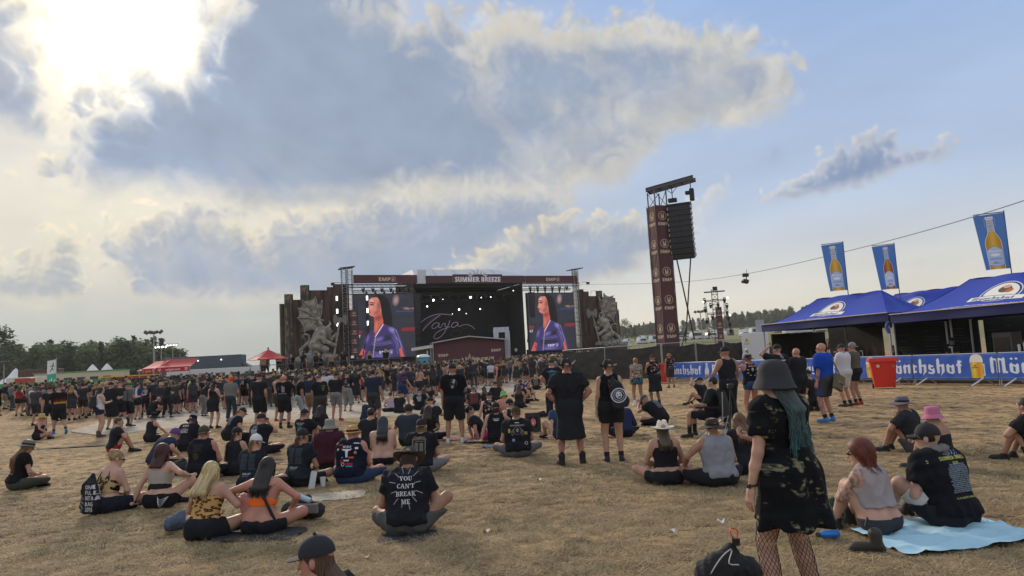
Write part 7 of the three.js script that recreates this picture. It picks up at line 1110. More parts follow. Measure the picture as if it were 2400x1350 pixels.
const PR={
voices:()=>printOf('voices',bkHex,(x)=>cm(x,()=>{lines(x,['YOU',"CAN'T",'BREAK','ME'],9,6,'#d2d2d6',1.28,'bold {}px serif');x.strokeStyle='#b9bac0';for(let i=0;i<12;i++){const a=i*0.5236 + 0.26,R=i % 2?18:16;x.lineWidth=0.55;x.beginPath();x.moveTo(Math.sin(a)*R*0.62,18 - Math.cos(a)*R*0.85);x.lineTo(Math.sin(a)*R,18 - Math.cos(a)*R*1.25);x.stroke();}const r=rng(2);x.globalAlpha=0.16;x.fillStyle='#8f929c';for(let i=0;i<60;i++){x.beginPath();x.arc((r()- 0.5)*40,-4 + r()*10,0.4 + r()*1.5,0,7);x.fill();}x.globalAlpha=1;})),
king:()=>printOf('king',bkHex,(x)=>cm(x,()=>{lines(x,['KISS'],6,7.5,'#d8d3c2',1,'bold {}px serif');lines(x,['OF THE'],11,3,'#7d796c',1,'{}px serif');lines(x,['COBRA'],15.5,6.2,'#b9b5a6',1,'bold {}px serif');lines(x,['KING'],21.5,7.5,'#d8d3c2',1,'bold {}px serif');})),
fest:()=>printOf('fest','#191a1f',(x)=>cm(x,()=>{x.save();x.transform(1,0.02,0,1,2,0);flamesCm(x,1,7,10,'#7f8a9c');lines(x,['SUMMER BREEZE'],6.5,4.5,'#c3c36a',1);lines(x,['2025'],10.4,3,'#c3c36a',1);listing(x,12.8,36,14.5,'#aab8c6',9);lines(x,['13.-16. AUGUST | DINKELSBÜHL'],39.5,1.9,'#c3c36a',1);x.restore();})),
festBlue:()=>printOf('festBlue',bkHex,(x)=>cm(x,()=>{flamesCm(x,0,9,6,'#4f83b8');lines(x,['SUMMER BREEZE'],8.5,3.6,'#6fa6d8',1);listing(x,11,31,9.5,'#4c7fb6',3);x.fillStyle='#6fa6d8';x.fillRect(-9,32,18,0.8);})),
wolf:()=>printOf('wolf',bkHex,(x)=>cm(x,()=>{lines(x,['POWERWOLF'],8,3.8,'#b9b4a4',1,'bold {}px serif');x.strokeStyle='#9a968a';x.lineWidth=0.5;for(let k=-1;k<=1;k +=2)for(let i=0;i<5;i++){x.beginPath();x.arc(k*(4 + i*0.8),17 + i*1.2,3 + i*0.4,k>0?-1.4:1.8,k>0?1.6:4.6);x.stroke();}skullCm(x,0,18,3.4,'#a9a598','#1c1c20');ring(x,0,18,7,'#8d897c');x.fillStyle='#b0a060';x.fillRect(-17,14,4,7);x.fillRect(13,20,5,5);x.fillStyle='#8fa6c4';x.beginPath();x.arc(-8,34,2.6,0,7);x.fill();x.fillStyle='#1a2a44';x.font='bold 4px sans-serif';x.fillText('B',-8,34.2);ring(x,15,40,2.6,'#d0d0d0',0.7);x.fillStyle='#cfcfcf';x.fillRect(-4,3,8,1.4);})),
woa:()=>printOf('woa','#171c2c',(x)=>cm(x,()=>{lines(x,['W:O:A'],8,5,'#dcdde2',1);x.fillStyle='#d0d2d8';x.beginPath();x.moveTo(-9,11);x.quadraticCurveTo(-6,15,-2.5,14);x.lineTo(-1.5,24);x.lineTo(1.5,24);x.lineTo(2.5,14);x.quadraticCurveTo(6,15,9,11);x.quadraticCurveTo(5,12,0,11.5);x.quadraticCurveTo(-5,12,-9,11);x.fill();const P=(c,X,Y,w,h)=>{x.fillStyle=c;x.fillRect(X,Y,w,h);};P('#b5352c',-15,4,7,2);P('#c9c4b8',10,2,8,1.6);P('#d8dadf',13,9,5,3);P('#c8641c',3,23,9,2.4);P('#3c8aa0',-9,23,3,2);P('#d0d2d8',-5,27,9,2.6);P('#a62020',-10,27,3,5);P('#b02a2a',-1,32,11,3);P('#3f9ac4',-1,36,11,1.8);ring(x,-6,34,2.4,'#d6d6d6',0.8);x.fillStyle='#b8746a';x.beginPath();x.arc(14,17,2.4,0,7);x.fill();x.fillStyle='#cfa890';x.beginPath();x.arc(-15,12,2,0,7);x.fill();lines(x,['SLIPKNOT'],28.3,1.6,'#20242e',1);})),
tour:()=>printOf('tour','#22262c',(x)=>cm(x,()=>{x.fillStyle='#4d565f';for(let i=0;i<13;i++){x.fillRect(-13,4 + i*1.9,11.5,0.8);x.fillRect(1.5,4 + i*1.9,11.5,0.8);}lines(x,['SKILLET'],34,4,'#c8ccd0',1,'italic bold {}px sans-serif');x.fillStyle='#8b9096';x.fillRect(-7,37,12,0.6);})),
frame:()=>printOf('frame',bkHex,(x)=>cm(x,()=>{lines(x,['Slaughter'],5,4,'#9c9278',1,'bold {}px serif');x.strokeStyle='#8a8268';x.lineWidth=1.3;x.strokeRect(-11,8,22,24);x.lineWidth=0.4;x.strokeRect(-9,10,18,20);lines(x,['EUROPEAN TOUR'],12,1.7,'#a9a49a',1);x.fillStyle='#a9a49a';for(let i=0;i<8;i++){x.fillRect(-7.5,15 + i*1.9,6.5,0.8);x.fillRect(1,15 + i*1.9,6,0.8);}})),
pent:()=>printOf('pent','#1b1c22',(x)=>cm(x,()=>{lines(x,['neverending','blackened','darkness','you endless'],7,3.2,'#59584f',1.1,'italic {}px serif');ring(x,-3,26,4.6,'#6a5a48',0.6);x.strokeStyle='#6a5a48';x.lineWidth=0.5;x.beginPath();for(let i=0;i<=5;i++){const a=i*2.513 + 3.14;x[i?'lineTo':'moveTo'](-3 + Math.sin(a)*4.6,26 - Math.cos(a)*4.6);}x.stroke();})),
rites:()=>printOf('rites',bkHex,(x)=>cm(x,()=>{flamesCm(x,0,9,9,'#a9abb2');x.fillStyle='#b4b6bc';for(let i=0;i<7;i++)x.fillRect(-11 + i,11 + i*2.4,20 - i*1.2,1.5);lines(x,['METAL RITES'],9.5,3,'#c9cacf',1);})),
trunks:()=>printOf('trunks','#1d1e22',(x)=>cm(x,()=>{lines(x,['PRIMUS'],9,3.6,'#d9dade',1);x.fillStyle='#d9dade';x.fillRect(-5,11,10,1.6);})),
face:()=>printOf('face','#17181b',(x)=>cm(x,()=>{x.fillStyle='#40434a';x.beginPath();x.ellipse(1,15,6,10,0.12,0,7);x.fill();x.fillStyle='#9fa3ab';x.beginPath();x.ellipse(3.6,11,2.6,6,0.25,0,7);x.fill();x.beginPath();x.ellipse(0,22,2.6,3,0,0,7);x.fill();x.fillStyle='#101114';x.beginPath();x.ellipse(-1,15,3,1.4,0.1,0,7);x.ellipse(4,15.5,2.4,1.3,0.1,0,7);x.fill();x.strokeStyle='#787c86';x.lineWidth=0.6;x.beginPath();x.arc(2,14,8.5,-1.9,0.6);x.stroke();})),
teal:()=>printOf('teal',bkHex,(x)=>cm(x,()=>{lines(x,['Heavy Ascension','In the Arena'],5,3,'#d0d4d8',1.1,'italic bold {}px sans-serif');ring(x,0,20,8,'#3f7f8c',1.1);ring(x,0,20,5.8,'#5a9aa6',0.8);x.strokeStyle='#4f8f9c';x.lineWidth=0.7;for(let i=0;i<12;i++){x.beginPath();x.moveTo(Math.cos(i)*2,20 + Math.sin(i)*2);x.lineTo(Math.cos(i)*7,20 + Math.sin(i + 0.3)*7);x.stroke();}})),
lime:()=>printOf('lime','#1d1f22',(x)=>cm(x,()=>{x.fillStyle='#6f8a3c';for(let i=0;i<9;i++)x.fillRect(-1 +(i % 3)*0.8,8 + i*2,12 -(i % 4)*2,0.9);x.strokeStyle='#7fa08a';x.lineWidth=0.8;x.beginPath();x.moveTo(0,24);x.lineTo(10,9);x.stroke();})),
grey:()=>printOf('grey','#1b1c20',(x)=>cm(x,()=>{x.fillStyle='#8f9198';x.fillRect(-2,8,5,21);x.fillRect(4,11,4,18);x.fillRect(-13,12,1.2,9);x.fillStyle='#d6d6da';x.fillRect(-14,33,28,0.8);})),
blaze:()=>printOf('blaze','#1a191b',(x)=>cm(x,()=>{const r=rng(3);for(let i=-20;i<20;i +=1.6){const h=5 + r()*7;x.fillStyle='#5e2620';x.fillRect(i,33 - h*1.4,1.6,h*1.4);x.fillStyle='#b89432';x.beginPath();x.moveTo(i - 0.6,38);x.lineTo(i + 0.8,38 - h);x.lineTo(i + 2.2,38);x.fill();}})),
scale:()=>printOf('scale','#18171a',(x)=>cm(x,()=>{x.fillStyle='#4a2f2a';x.fillRect(-15,3,26,30);const r=rng(8);for(let i=0;i<300;i++){x.fillStyle=r()>0.5?'#6b4a40':'#35201d';x.fillRect(-15 + r()*26,3 + r()*30,0.6 + r()*1.4,0.6);}x.fillStyle='#bdb8b2';x.fillRect(-15,35,26,0.7);})),
stripes:()=>printOf('stripes',bkHex,(x)=>cm(x,()=>{x.fillStyle='#7d8088';for(let i=0;i<16;i++)x.fillRect(-12,5 + i*1.6,22,0.8);})),
red:()=>printOf('red',bkHex,(x)=>cm(x,()=>{x.fillStyle='#d8d8dc';x.fillRect(-6,8,14,2);lines(x,['KREATOR'],8.8,3,'#d8d8dc',1,'bold {}px serif');x.fillStyle='#a8241c';x.fillRect(-3,12,9,12);skullCm(x,1.5,17,4,'#d0442e','#5a120c');x.fillStyle='#cfd3d8';x.fillRect(-15,8,4,5);ring(x,1,1,3,'#c9ccd2',0.9);x.fillStyle='#3f8a3c';x.fillRect(-9,36,5,2);x.fillStyle='#c9d0da';x.fillRect(0,35,4,5);})),
bones:()=>printOf('bones','#1a1b20',(x)=>cm(x,()=>{lines(x,['MOBO INC'],4,4,'#dadbe0',1);skullCm(x,0,13,4.6,'#d2d4da','#1a1b20');x.fillStyle='#b9bcc4';for(const[X,Y]of[[-12,12],[11,13],[-12,20],[11,22],[-6,26],[6,27]])x.fillRect(X - 2.4,Y,4.8,2.2);})),
vestA:()=>printOf('vestA','#8a8478',(x)=>cm(x,()=>patches(x,4,90,2.6))),vestB:()=>printOf('vestB','#1a1b20',(x)=>cm(x,()=>patches(x,6,60,2.2))),vestC:()=>printOf('vestC','#1c1b1f',(x)=>cm(x,()=>{x.fillStyle='#8a2c22';x.fillRect(-5,9,10,9);patches(x,9,36,2);})),
roses:()=>printOf('roses','#191a1d',(x)=>cm(x,()=>{const r=rng(11);for(let i=0;i<90;i++){x.fillStyle=['#6a5f52','#8a4a34','#4a4640','#9a8c74'][i&3];x.globalAlpha=0.7;x.beginPath();x.ellipse(3 +(r()- 0.5)*12,5 + r()*24,0.5 + r()*1.6,0.4 + r(),r()*3,0,7);x.fill();}x.globalAlpha=1;})),
dye:()=>printOf('dye','#16171a',(x)=>{for(let i=0;i<512;i +=3)for(let j=0;j<512;j +=3){const n=fbm2(i*0.016 + 2,j*0.012 + 7,4)+ 0.35*fbm2(i*0.07,j*0.06,2);if(n>0.2){x.fillStyle=n>0.3?'#77755c':'#4a4a3c';x.fillRect(i,j,3,3);}}}),
leopard:()=>spots('leopard','#b8925c','#241a12',9,520),leopardBig:()=>spots('leopardBig','#b59a72','#1c1612',15,220),camo:()=>spots('camo','#3f6f86','#16242c',26,90),camoGreen:()=>spots('camoGreen','#3a3f2e','#1c1f18',12,220),tropic:()=>spots('tropic','#26305c','#6a3048',16,120),polka:()=>spots('polka','#15151a','#5a5a64',5,150),
};

// ---------- the people one can tell apart ----------
const cap=(c=0x141519,o={})=>({kind:'cap',c,...o}),bucket=(c,o={})=>({kind:'bucket',c,...o}),wide=(c,w,o={})=>({kind:'wide',c,wide:w,...o});
const long=(c,len=0.3,o={})=>({kind:'long',c,len,...o}),short=(c)=>({kind:'short',c}),pony=(c,len=0.3,o={})=>({kind:'pony',c,len,...o});
const tee=(map,o={})=>({...(map&&PR[map]?{map:PR[map]()}:{c:map||BK}),...o}),tank=(c,o={})=>({name:'tank_top',sleeve:0,...(typeof c==='string'?{map:PR[c]()}:{c:c||BK}),...o}),vest=(m)=>({name:'patched_vest',sleeve:0,loose:0.034,map:PR[m]()});
const bra=(c,o={})=>({name:'crop_top',sleeve:0,tight:1,loose:0.007,hem:0.17,top:0.075,neck:0.3,...(typeof c==='string'?{map:PR[c]()}:{c}),...o});
const shorts=(c=BK,len=0.75,o={})=>({c,len,...o}),pants=(c=BK,o={})=>({c,len:1.86,...o}),kilt=(c=BK,hemY=0.45,o={})=>({name:'kilt',c,hemY,pleats:16,wide:0.25,...o});
const sneaker=(c,sole=0xd8d8d6,o={})=>({c,sole,...o}),boot=(c=0x141414)=>({c,boot:1});
const BR=0x3a2a1e,BLD=0xb5976a,DK=0x17130f,RED=0x6a2410,ORG=0xa86a34,GY=0x8a8884;
function pack(c,o={}){return(t,J,put)=>{const s=J.s,b=add3(add3(J.ribs,J.F,-(o.d??0.2)*s),J.U,(o.u??-0.06)*s),g=rbox(0.28*s*(o.w||1),0.42*s*(o.h||1),0.17*s,0.06),m=put('backpack',flat([g]),std(c,0.85),t);m.position.set(...b);m.quaternion.setFromRotationMatrix(new THREE.Matrix4().makeBasis(V(...J.R),V(...J.U),V(...J.F.map((v)=>-v))));put('pocket',flat([rbox(0.22*s*(o.w||1),0.2*s*(o.h||1),0.05,0.02,0,-0.08*s,0.1*s)]),std(o.c2??c,0.8),m);for(const k of[-1,1])put('strap',tubeOf([add3(add3(J.ribs,J.R,k*0.1*s),J.F,-0.13*s),add3(add3(J.up,J.R,k*0.1*s),J.U,0.085*s),add3(add3(J.ribs,J.R,k*0.12*s),J.F,0.13*s)],0.016,10,5),std(c,0.85),t);};}
function cupAt(label,t,p,c=0xd9d4c4){t.updateMatrixWorld(true);const w=t.localToWorld(V(...p)),k=thing('plastic_cup',label,'cup',w.toArray());mesh('wall',new THREE.CylinderGeometry(0.042,0.033,0.14,14,1,true).translate(0,0.02,0),std(c,0.4,{side:THREE.DoubleSide}),k);mesh('drink',new THREE.CylinderGeometry(0.039,0.033,0.1,14).translate(0,0.0,0),std([0.45,0.28,0.06],0.3),k);}
const holdCup=(label,i=1,c)=>(t,J)=>cupAt(label,t,add3(J.wr[i],[0,0.02,-0.08]),c);
const bag=(map,o)=>(t,J,put)=>{const s=J.s,g=limbs([{a:[0,-0.16,0],b:[0,0.06,0.0],ra:0.15,rb:0.11,k:0.05},{a:[0,0.06,0],b:[0,0.24,-0.03],ra:0.1,rb:0.025,k:0.05}],0.016,[[0,0,1,0.07],[0,0,-1,0.05],[0,-1,0,0.27]]),p=g.attributes.position,uv=new Float32Array(p.count*2);for(let i=0;i<p.count;i++){uv[2*i]=0.5 + p.getX(i)/ 0.4;uv[2*i + 1]=0.5 + p.getY(i)/ 0.56;}g.setAttribute('uv',new THREE.BufferAttribute(uv,2));fold(g,0.012,9,4);const m=put('drawstring_bag',g,withMap(map,0.85),t);m.position.set(...add3(add3(add3(J.ribs,J.F,-(o.d??0.17)*s),J.R,(o.x||0)*s),J.U,o.u*s));m.rotation.set(0,0,o.roll||0);if(o.cord)put('cord',tubeOf(o.cord(J),0.008,12,5),std([0.02,0.02,0.02],0.9),t);};
const bagTexA=canvasTex(256,384,(x,w,h)=>{x.fillStyle='#14151b';x.fillRect(0,0,w,h);x.fillStyle='#c4c4c6';x.font='bold 56px sans-serif';x.textAlign='left';[['OPA',150],['FULL',200],['METAL',248],['BAG',302],['2015',350]].forEach(([t,y],i)=>{x.save();x.translate(112,y);x.scale(i===2?0.62:i===4?0.72:0.8,0.9);x.fillText(t,0,0);x.restore();});x.globalAlpha=0.7;for(let i=0;i<14;i++)x.fillRect(48 +(i % 4)*8,200 + i*11,30 -(i % 3)*6,6);});
const bagTexB=canvasTex(256,384,(x,w,h)=>{x.fillStyle='#1b1c24';x.fillRect(0,0,w,h);x.strokeStyle='#c9ccd6';x.fillStyle='#c9ccd6';x.lineWidth=12;x.beginPath();x.arc(128,230,76,0,7);x.stroke();x.lineWidth=5;x.beginPath();x.arc(128,230,54,0,7);x.stroke();x.beginPath();x.ellipse(128,226,34,40,0,0,7);x.fill();x.fillStyle='#1b1c24';x.fillRect(108,214,14,10);x.fillRect(136,214,14,10);x.beginPath();x.arc(128,240,18,0,3.14);x.fill();});
const B=(label,at,h,turn,o)=>person({label,at,h,turn,...o});
// standing on the right, nearest: woman with teal hair
B('woman standing nearest in tie-dyed dress, dark bucket hat, teal hair and fishnet tights',[1.76,-4.9],1.71,0.42,{f:1,fat:1.04,look:0.35,top:tee('dye',{loose:0.022,sleeve:0.62,hem:0.03}),bot:{name:'skirt',map:PR.dye(),hemY:0.62,wide:0.275,waist:0.2},hat:bucket([0.028,0.029,0.034],{size:0.99,soft:1}),hair:long(0x35403a,0.52,{tip:0x285a5e,thick:0.0052,spread:1.5,wave:0.03}),skin:'fair',arms:[[0.27,0.83,-0.06,[0.4,0,1],0.3],'phone'],shoes:boot(),stance:0.17,cell:0.0105,
extra:(t,J,put)=>{
for(let i=0;i<2;i++){const gs=[],A=J.hip[i],K=J.knee[i],N=J.ank[i],lw=J.s*1.04*1.012,ax=nrm3(sub3(N,A)),X=nrm3(cross3(ax,[0,0,1])),Z=cross3(ax,X),at=(u)=>(u<0.5?mix3(A,K,u*2):mix3(K,N,u*2 - 1)),rad=(u)=>(u<0.5?mixN(0.092,0.057,u*2)*lw:u<0.675?0.0565*lw:mixN(0.056*lw,0.037,(u - 0.675)/ 0.325))+ 0.007;for(let k=0;k<28;k++){const d=k&1?1:-1,a0=(k>>1)/ 14*6.283,pts=[];for(let j=0;j<=30;j++){const u=0.3 + 0.66*j / 30,a=a0 + d*j*0.17,c=at(u),r=rad(u);pts.push([0,1,2].map((q)=>c[q]+(X[q]*Math.cos(a)+ Z[q]*Math.sin(a))*r));}gs.push(tubeOf(pts,0.0017,60,3));}put('fishnet_stocking',flat(gs),std([0.012,0.012,0.012],0.9),t);}
put('wristwatch',flat([new THREE.TorusGeometry(0.031,0.008,6,16).rotateX(1.5).translate(...mix3(J.el[0],J.wr[0],0.92)),rbox(0.014,0.03,0.03,0.005,J.wr[0][0]- 0.032,mixN(J.el[0][1],J.wr[0][1],0.92),J.wr[0][2]+ 0.01)]),std([0.02,0.02,0.02],0.35),t);}});
// couple by the centre, standing
B('man in black kilt and wide black western hat standing with tattooed arms',[0.84,-12.13],1.8,0.05,{fat:1.22,top:tee(BK,{loose:0.034,sleeve:0.7}),bot:kilt(BK,0.42),arms:['hip','hip'],hat:wide([0.016,0.017,0.02],0.205,{curl:1.1,pinch:1}),hair:short(DK),skin:'red',ink:'aAl',shoes:boot(0x0f0f10),stance:0.17});
B('person in black western hat and sleeveless shirt with round-print drawstring bag',[1.53,-12.06],1.72,0.0,{f:1,fat:1.05,top:tank('roses',{loose:0.03}),bot:shorts(BK,0.55,{loose:0.03}),arms:[[0.24,0.86,-0.02,[0.5,0,1],0.7],[0.1,1.02,-0.25]],hat:wide([0.014,0.014,0.017],0.175,{curl:0.5,pinch:1}),hair:short(DK),skin:'light',shoes:sneaker(0x111114,0xd9d8d4,{sock:0x1a1a1c}),stance:0.12,look:0.2,extra:bag(bagTexB,{d:0.19,x:0.1,u:-0.08,roll:0.25,cord:(J)=>[add3(add3(J.ribs,J.F,-0.16),J.R,0.05),add3(add3(J.up,J.R,-0.06),J.F,-0.1),add3(J.neck,J.R,-0.08)]})});
// standing, middle distance
B('man in black shirt with grey face print, black shorts and white shoes',[-1.44,-16.18],1.8,0,{fat:1.2,top:tee('face',{loose:0.036,sleeve:0.75}),bot:shorts(BK,0.95,{loose:0.045}),hat:cap(),arms:['hang','cup'],skin:'tan',shoes:sneaker(0xb8b8b4),stance:0.16});
B('man in black cap with blue lettered back print and black trousers, hands on hips',[1.07,-21.93],1.8,-0.05,{fat:1.1,top:tee('festBlue',{loose:0.03,sleeve:0.7}),bot:pants(BK,{loose:0.04,flare:1.4}),hat:cap(0x1a1a20,{flat:1}),arms:['hip','hip'],skin:'red',shoes:{c:0x161618}});
B('man in plain navy shirt standing in front of the walkers on the paving',[-4.41,-22.13],1.8,-0.25,{fat:1.0,top:tee(NV,{loose:0.028,sleeve:0.65}),bot:shorts(DG,0.9),hair:short(0x2a2622),arms:['hang','hang'],skin:'tan',shoes:{c:0x202022}});
B('man in orange western hat, grey shirt and dark jeans seen from behind',[-11.1,-27.98],1.78,-0.1,{fat:1.15,top:tee([0.16,0.155,0.15],{loose:0.03}),bot:pants([0.035,0.045,0.06]),hat:wide(0xc8401c,0.185,{curl:1,pinch:1,high:0.14}),hair:short(0x3a3028),arms:['hang','cup'],skin:'red'});
B('man in black cap, black shirt and black cargo shorts with tan boots',[-8.46,-23.66],1.84,-0.15,{fat:1.08,top:tee(BK,{loose:0.026}),bot:shorts(BK,0.95,{loose:0.04}),hat:cap(0x16181c),arms:['hang','pocket'],skin:'light',shoes:{c:0x2a251e,sock:0x111113,sockH:0.2}});
B('bald man in black shirt with pale back print and tattooed calves',[-7.63,-23.62],1.76,-0.05,{fat:1.18,top:tee('grey',{loose:0.032,sleeve:0.6}),bot:shorts(BK,0.95,{loose:0.04}),arms:['fold','fold'],skin:'red',ink:'lL',shoes:{c:0x121214,sock:0x111113}});
B('smiling grey-haired man in sunglasses, black shirt and pale blue shorts',[-7.25,-24.15],1.74,-1.1,{fat:1.12,top:tee(BK,{loose:0.024}),bot:shorts([0.33,0.4,0.47],0.95,{loose:0.035}),hair:short(0x6a6763),glasses:1,arms:['hang','hang'],skin:'tan',shoes:sneaker(0xc0c0bc)});
B('man reading a phone in dark shirt with lime back print and baggy dark trousers',[-6.36,-23.31],1.72,0.75,{fat:1.12,nod:0.5,top:tee('lime',{loose:0.032,sleeve:0.65}),bot:pants([0.045,0.042,0.042],{len:1.4,loose:0.05}),hair:short(0x565350),arms:['phone','phone'],skin:'red',shoes:{c:0x2a2020}});
B('man in black cap, black shirt and grey shorts beside the phone reader',[-6.5,-25.9],1.74,-0.1,{fat:1.15,top:tee(BK,{loose:0.03}),bot:shorts([0.2,0.2,0.21],0.85,{loose:0.03}),hat:cap(),arms:['cup','cup'],skin:'light',shoes:sneaker(0x9a2a2a,0xd0ccc8)});
B('man with orange-printed backpack and grey camouflage trousers',[-7.18,-30.5],1.74,-0.3,{fat:1.0,top:tee('vestC',{loose:0.03}),bot:pants([0.2,0.2,0.19],{len:1.5,loose:0.045}),hat:cap(),arms:['phone','phone'],skin:'light',shoes:sneaker(0x4a4642)});
B('woman in short black dress and black hat with bare legs',[-10.69,-25.43],1.68,-0.2,{f:1,top:tank(BK,{hem:0.1,loose:0.012,straps:[[-0.08,-0.08],[0.08,0.08]],top:0.1,neck:0.3}),bot:{name:'skirt',c:BK,hemY:0.62,wide:0.22,waist:0.16},hat:wide([0.02,0.02,0.022],0.15,{curl:0.6}),hair:long(0x2a221e,0.3),arms:['hang','cup'],skin:'fair',shoes:{c:0x141416,sole:0xbdbdb9}});
B('long-haired person in taupe flared trousers bending forward',[-14.33,-33.03],1.66,-0.6,{f:1,lean:0.35,nod:0.4,top:tee(BK,{sleeve:1.6}),bot:pants([0.17,0.145,0.13],{flare:2.6,loose:0.02}),hair:long(DK,0.4),arms:['phone','phone'],skin:'fair'});
B('bare-chested man in grey shorts behind the bald man',[-9.06,-27.41],1.8,-0.3,{fat:0.98,bot:shorts(DG,0.95),hair:short(0x2a2018),arms:['phone','phone'],skin:'tan',shoes:sneaker(0x8a2626)});
B('man in navy shirt and khaki shorts with tattooed arm behind the man in sunglasses',[-7.45,-25.98],1.78,-0.4,{fat:1.15,top:tee(NV),bot:shorts([0.2,0.15,0.09],0.9,{loose:0.035}),hair:short(0x2a2420),arms:['hang','cup'],skin:'red',ink:'A',shoes:sneaker(0x9a2a2a)});
// walkers on the far left
B('man in brown cap and flame-print shirt walking with a beer and blue shoes',[-17.13,-27.02],1.84,0.9,{fat:1.15,lean:0.1,nod:0.35,top:tee('blaze',{loose:0.032,sleeve:0.7}),bot:shorts(BK,0.95,{loose:0.045}),hat:cap(0x4a3a2a),hair:short(0x2a2420),arms:['cup','hang'],legs:[[0.1,0.085,-0.2],[0.12,0.15,0.3]],toes:[[0.1,0,-1],[0.1,-0.6,-0.7]],skin:'light',shoes:sneaker(0x1f6fa8,0x3aa0c0,{sock:0x141416}),extra:holdCup('beer cup held by the man in the flame-print shirt',0)});
B('man in dark cap walking just behind the flame-print shirt',[-18.67,-28.87],1.8,0.8,{top:tee(BK),bot:shorts(BK,0.9),hat:cap(),arms:['hang','hang'],skin:'light'});
B('woman in white tank top with dark backpack, navy shorts and suede boots holding a phone',[-13.99,-24.17],1.7,-0.75,{f:1,fat:1.15,nod:0.4,top:tank([0.5,0.5,0.52],{hem:-0.12}),bot:shorts([0.018,0.026,0.06],0.35,{loose:0.02}),hair:long(0x241c18,0.3),arms:['phone','phone'],skin:'fair',shoes:boot(0x4a3c2e),stance:0.08,extra:pack([0.02,0.022,0.03])});
B('large man in plain black shirt and long black shorts beside the bearded walker',[-15.39,-27.35],1.86,-0.3,{fat:1.25,top:tee(BK,{loose:0.04,sleeve:0.7}),bot:shorts(BK,1.0,{loose:0.05}),hat:cap(0x141416),arms:['hang','cup'],skin:'light',shoes:{c:0x3a2a20}});
B('bearded man in sleeveless black vest striding with a beer and grey boots',[-15.7,-28.58],1.86,0.9,{fat:1.15,nod:0.4,top:tank([0.025,0.024,0.024],{loose:0.03}),bot:shorts(BK,0.8,{loose:0.04}),hat:cap(0x5a4030),beard:0x5a3a22,arms:['cup','cup'],legs:[[0.05,0.085,-0.05],[0.1,0.3,0.42]],toes:[[0.1,0,-1],[0.1,-0.7,-0.6]],skin:'red',shoes:boot(0x26292a),extra:holdCup('beer cup held by the bearded man in the vest',0)});
B('man in green cap with grey rucksack behind the bearded walker',[-15.49,-28.82],1.78,-0.6,{top:tee([0.12,0.13,0.12]),bot:shorts(BK,0.95),hat:cap(0x1f5a34),arms:['hang','cup'],skin:'light',extra:pack([0.1,0.11,0.1])});
B('person in blue and white striped shirt and short black shorts',[-17.48,-33.24],1.76,-0.4,{top:{map:canvasTex(64,64,(x)=>{for(let i=0;i<8;i++){x.fillStyle=i&1?'#2a3468':'#b9bcc8';x.fillRect(i*8,0,8,64);}})},bot:shorts(BK,0.5),hair:short(0x33302c),arms:['hang','cup'],skin:'light'});
B('man in black shirt with white chest print beside the striped shirt',[-17.9,-34.75],1.74,0.7,{top:tee('rites'),bot:pants(BK),hair:short(0x4a3a2e),arms:['cup','hang'],skin:'red'});
B('bald man squatting on the paving in black clothes',[-17.08,-33.7],1.8,-0.7,{pose:'squat',fat:1.15,nod:0.4,lean:0.45,top:tee(BK,{loose:0.035}),bot:pants(BK),arms:['lap','knee'],skin:'red'});
B('woman with waist-long brown hair all in black, legs apart',[-16.34,-33.69],1.74,-0.4,{f:1,top:tee(BK,{sleeve:0.5}),bot:pants(BK,{loose:0.012}),hair:long(0x3a2a1c,0.5),arms:['phone','phone'],stance:0.26,skin:'light'});
B('person in black cap with grey rucksack and yellow-lettered shorts',[-18.03,-38.52],1.74,-0.3,{top:tee(BK),bot:shorts(BK,0.9,{loose:0.04}),hat:cap(),arms:['cup','hang'],skin:'light',extra:pack([0.06,0.065,0.06])});
B('woman in straw sun hat and crimson skirt',[-17.2,-38],1.64,-0.2,{f:1,top:tee(BK,{sleeve:0.3,loose:0.012}),bot:{name:'skirt',c:[0.32,0.03,0.075],hemY:0.55,wide:0.24,waist:0.14},hat:wide(0xc4b48a,0.19,{dip:0.6}),hair:short(0x2a2018),arms:['cup','cup'],skin:'fair'});
// walkers on the paving, centre
B('man in dark floral shirt and blue shorts walking',[-4.89,-30.76],1.82,-0.9,{fat:0.98,top:{map:PR.tropic(),sleeve:0.75,loose:0.035},bot:shorts([0.025,0.04,0.1],0.8,{loose:0.035}),hair:short(0x3a2a1e),glasses:1,arms:['hang',[0.3,0.85,-0.25]],legs:[[0.1,0.1,0.25],[0.1,0.085,-0.25]],skin:'light',shoes:{c:0x202022}});
B('shirtless slim man in black felt hat carrying a red cup',[-4.83,-35.81],1.78,-0.7,{fat:0.92,bot:pants([0.03,0.03,0.034],{len:1.3,loose:0.035}),hat:wide([0.02,0.02,0.024],0.16,{dip:0.4,high:0.15}),hair:long(0x6a5a40,0.14),arms:['hang','cup'],skin:'light',shoes:{c:0x1a1a1a},extra:(t,J,put)=>{cupAt('red paper cup held by the shirtless man in black hat',t,add3(J.wr[1],[0,0.02,-0.08]),0xb03028);put('shoulder_bag',flat([rbox(0.26,0.26,0.12,0.05,-0.2,0.88,0.12)]),std([0.02,0.02,0.02],0.8),t);put('bag_strap',tubeOf([[-0.18,1.0,0.1],[0.02,1.25,0.13],[0.15,1.45,0.02],[0.06,1.2,-0.14],[-0.2,0.95,0.0]],0.012,24,5,true),std([0.02,0.02,0.02],0.9),t);}});
B('man in brown western hat, dark vest and brown shorts walking past the control house',[-0.88,-35.68],1.84,1.2,{fat:1.02,top:vest('vestC'),bot:shorts([0.11,0.075,0.04],0.9,{loose:0.035}),hat:wide(0x6a3a1c,0.19,{curl:0.9,pinch:1}),hair:short(0x4a3220),beard:0x5a3a20,arms:['hang','hang'],legs:[[0.1,0.12,0.3],[0.1,0.085,-0.2]],skin:'red',shoes:{c:0x3a2a1c}});
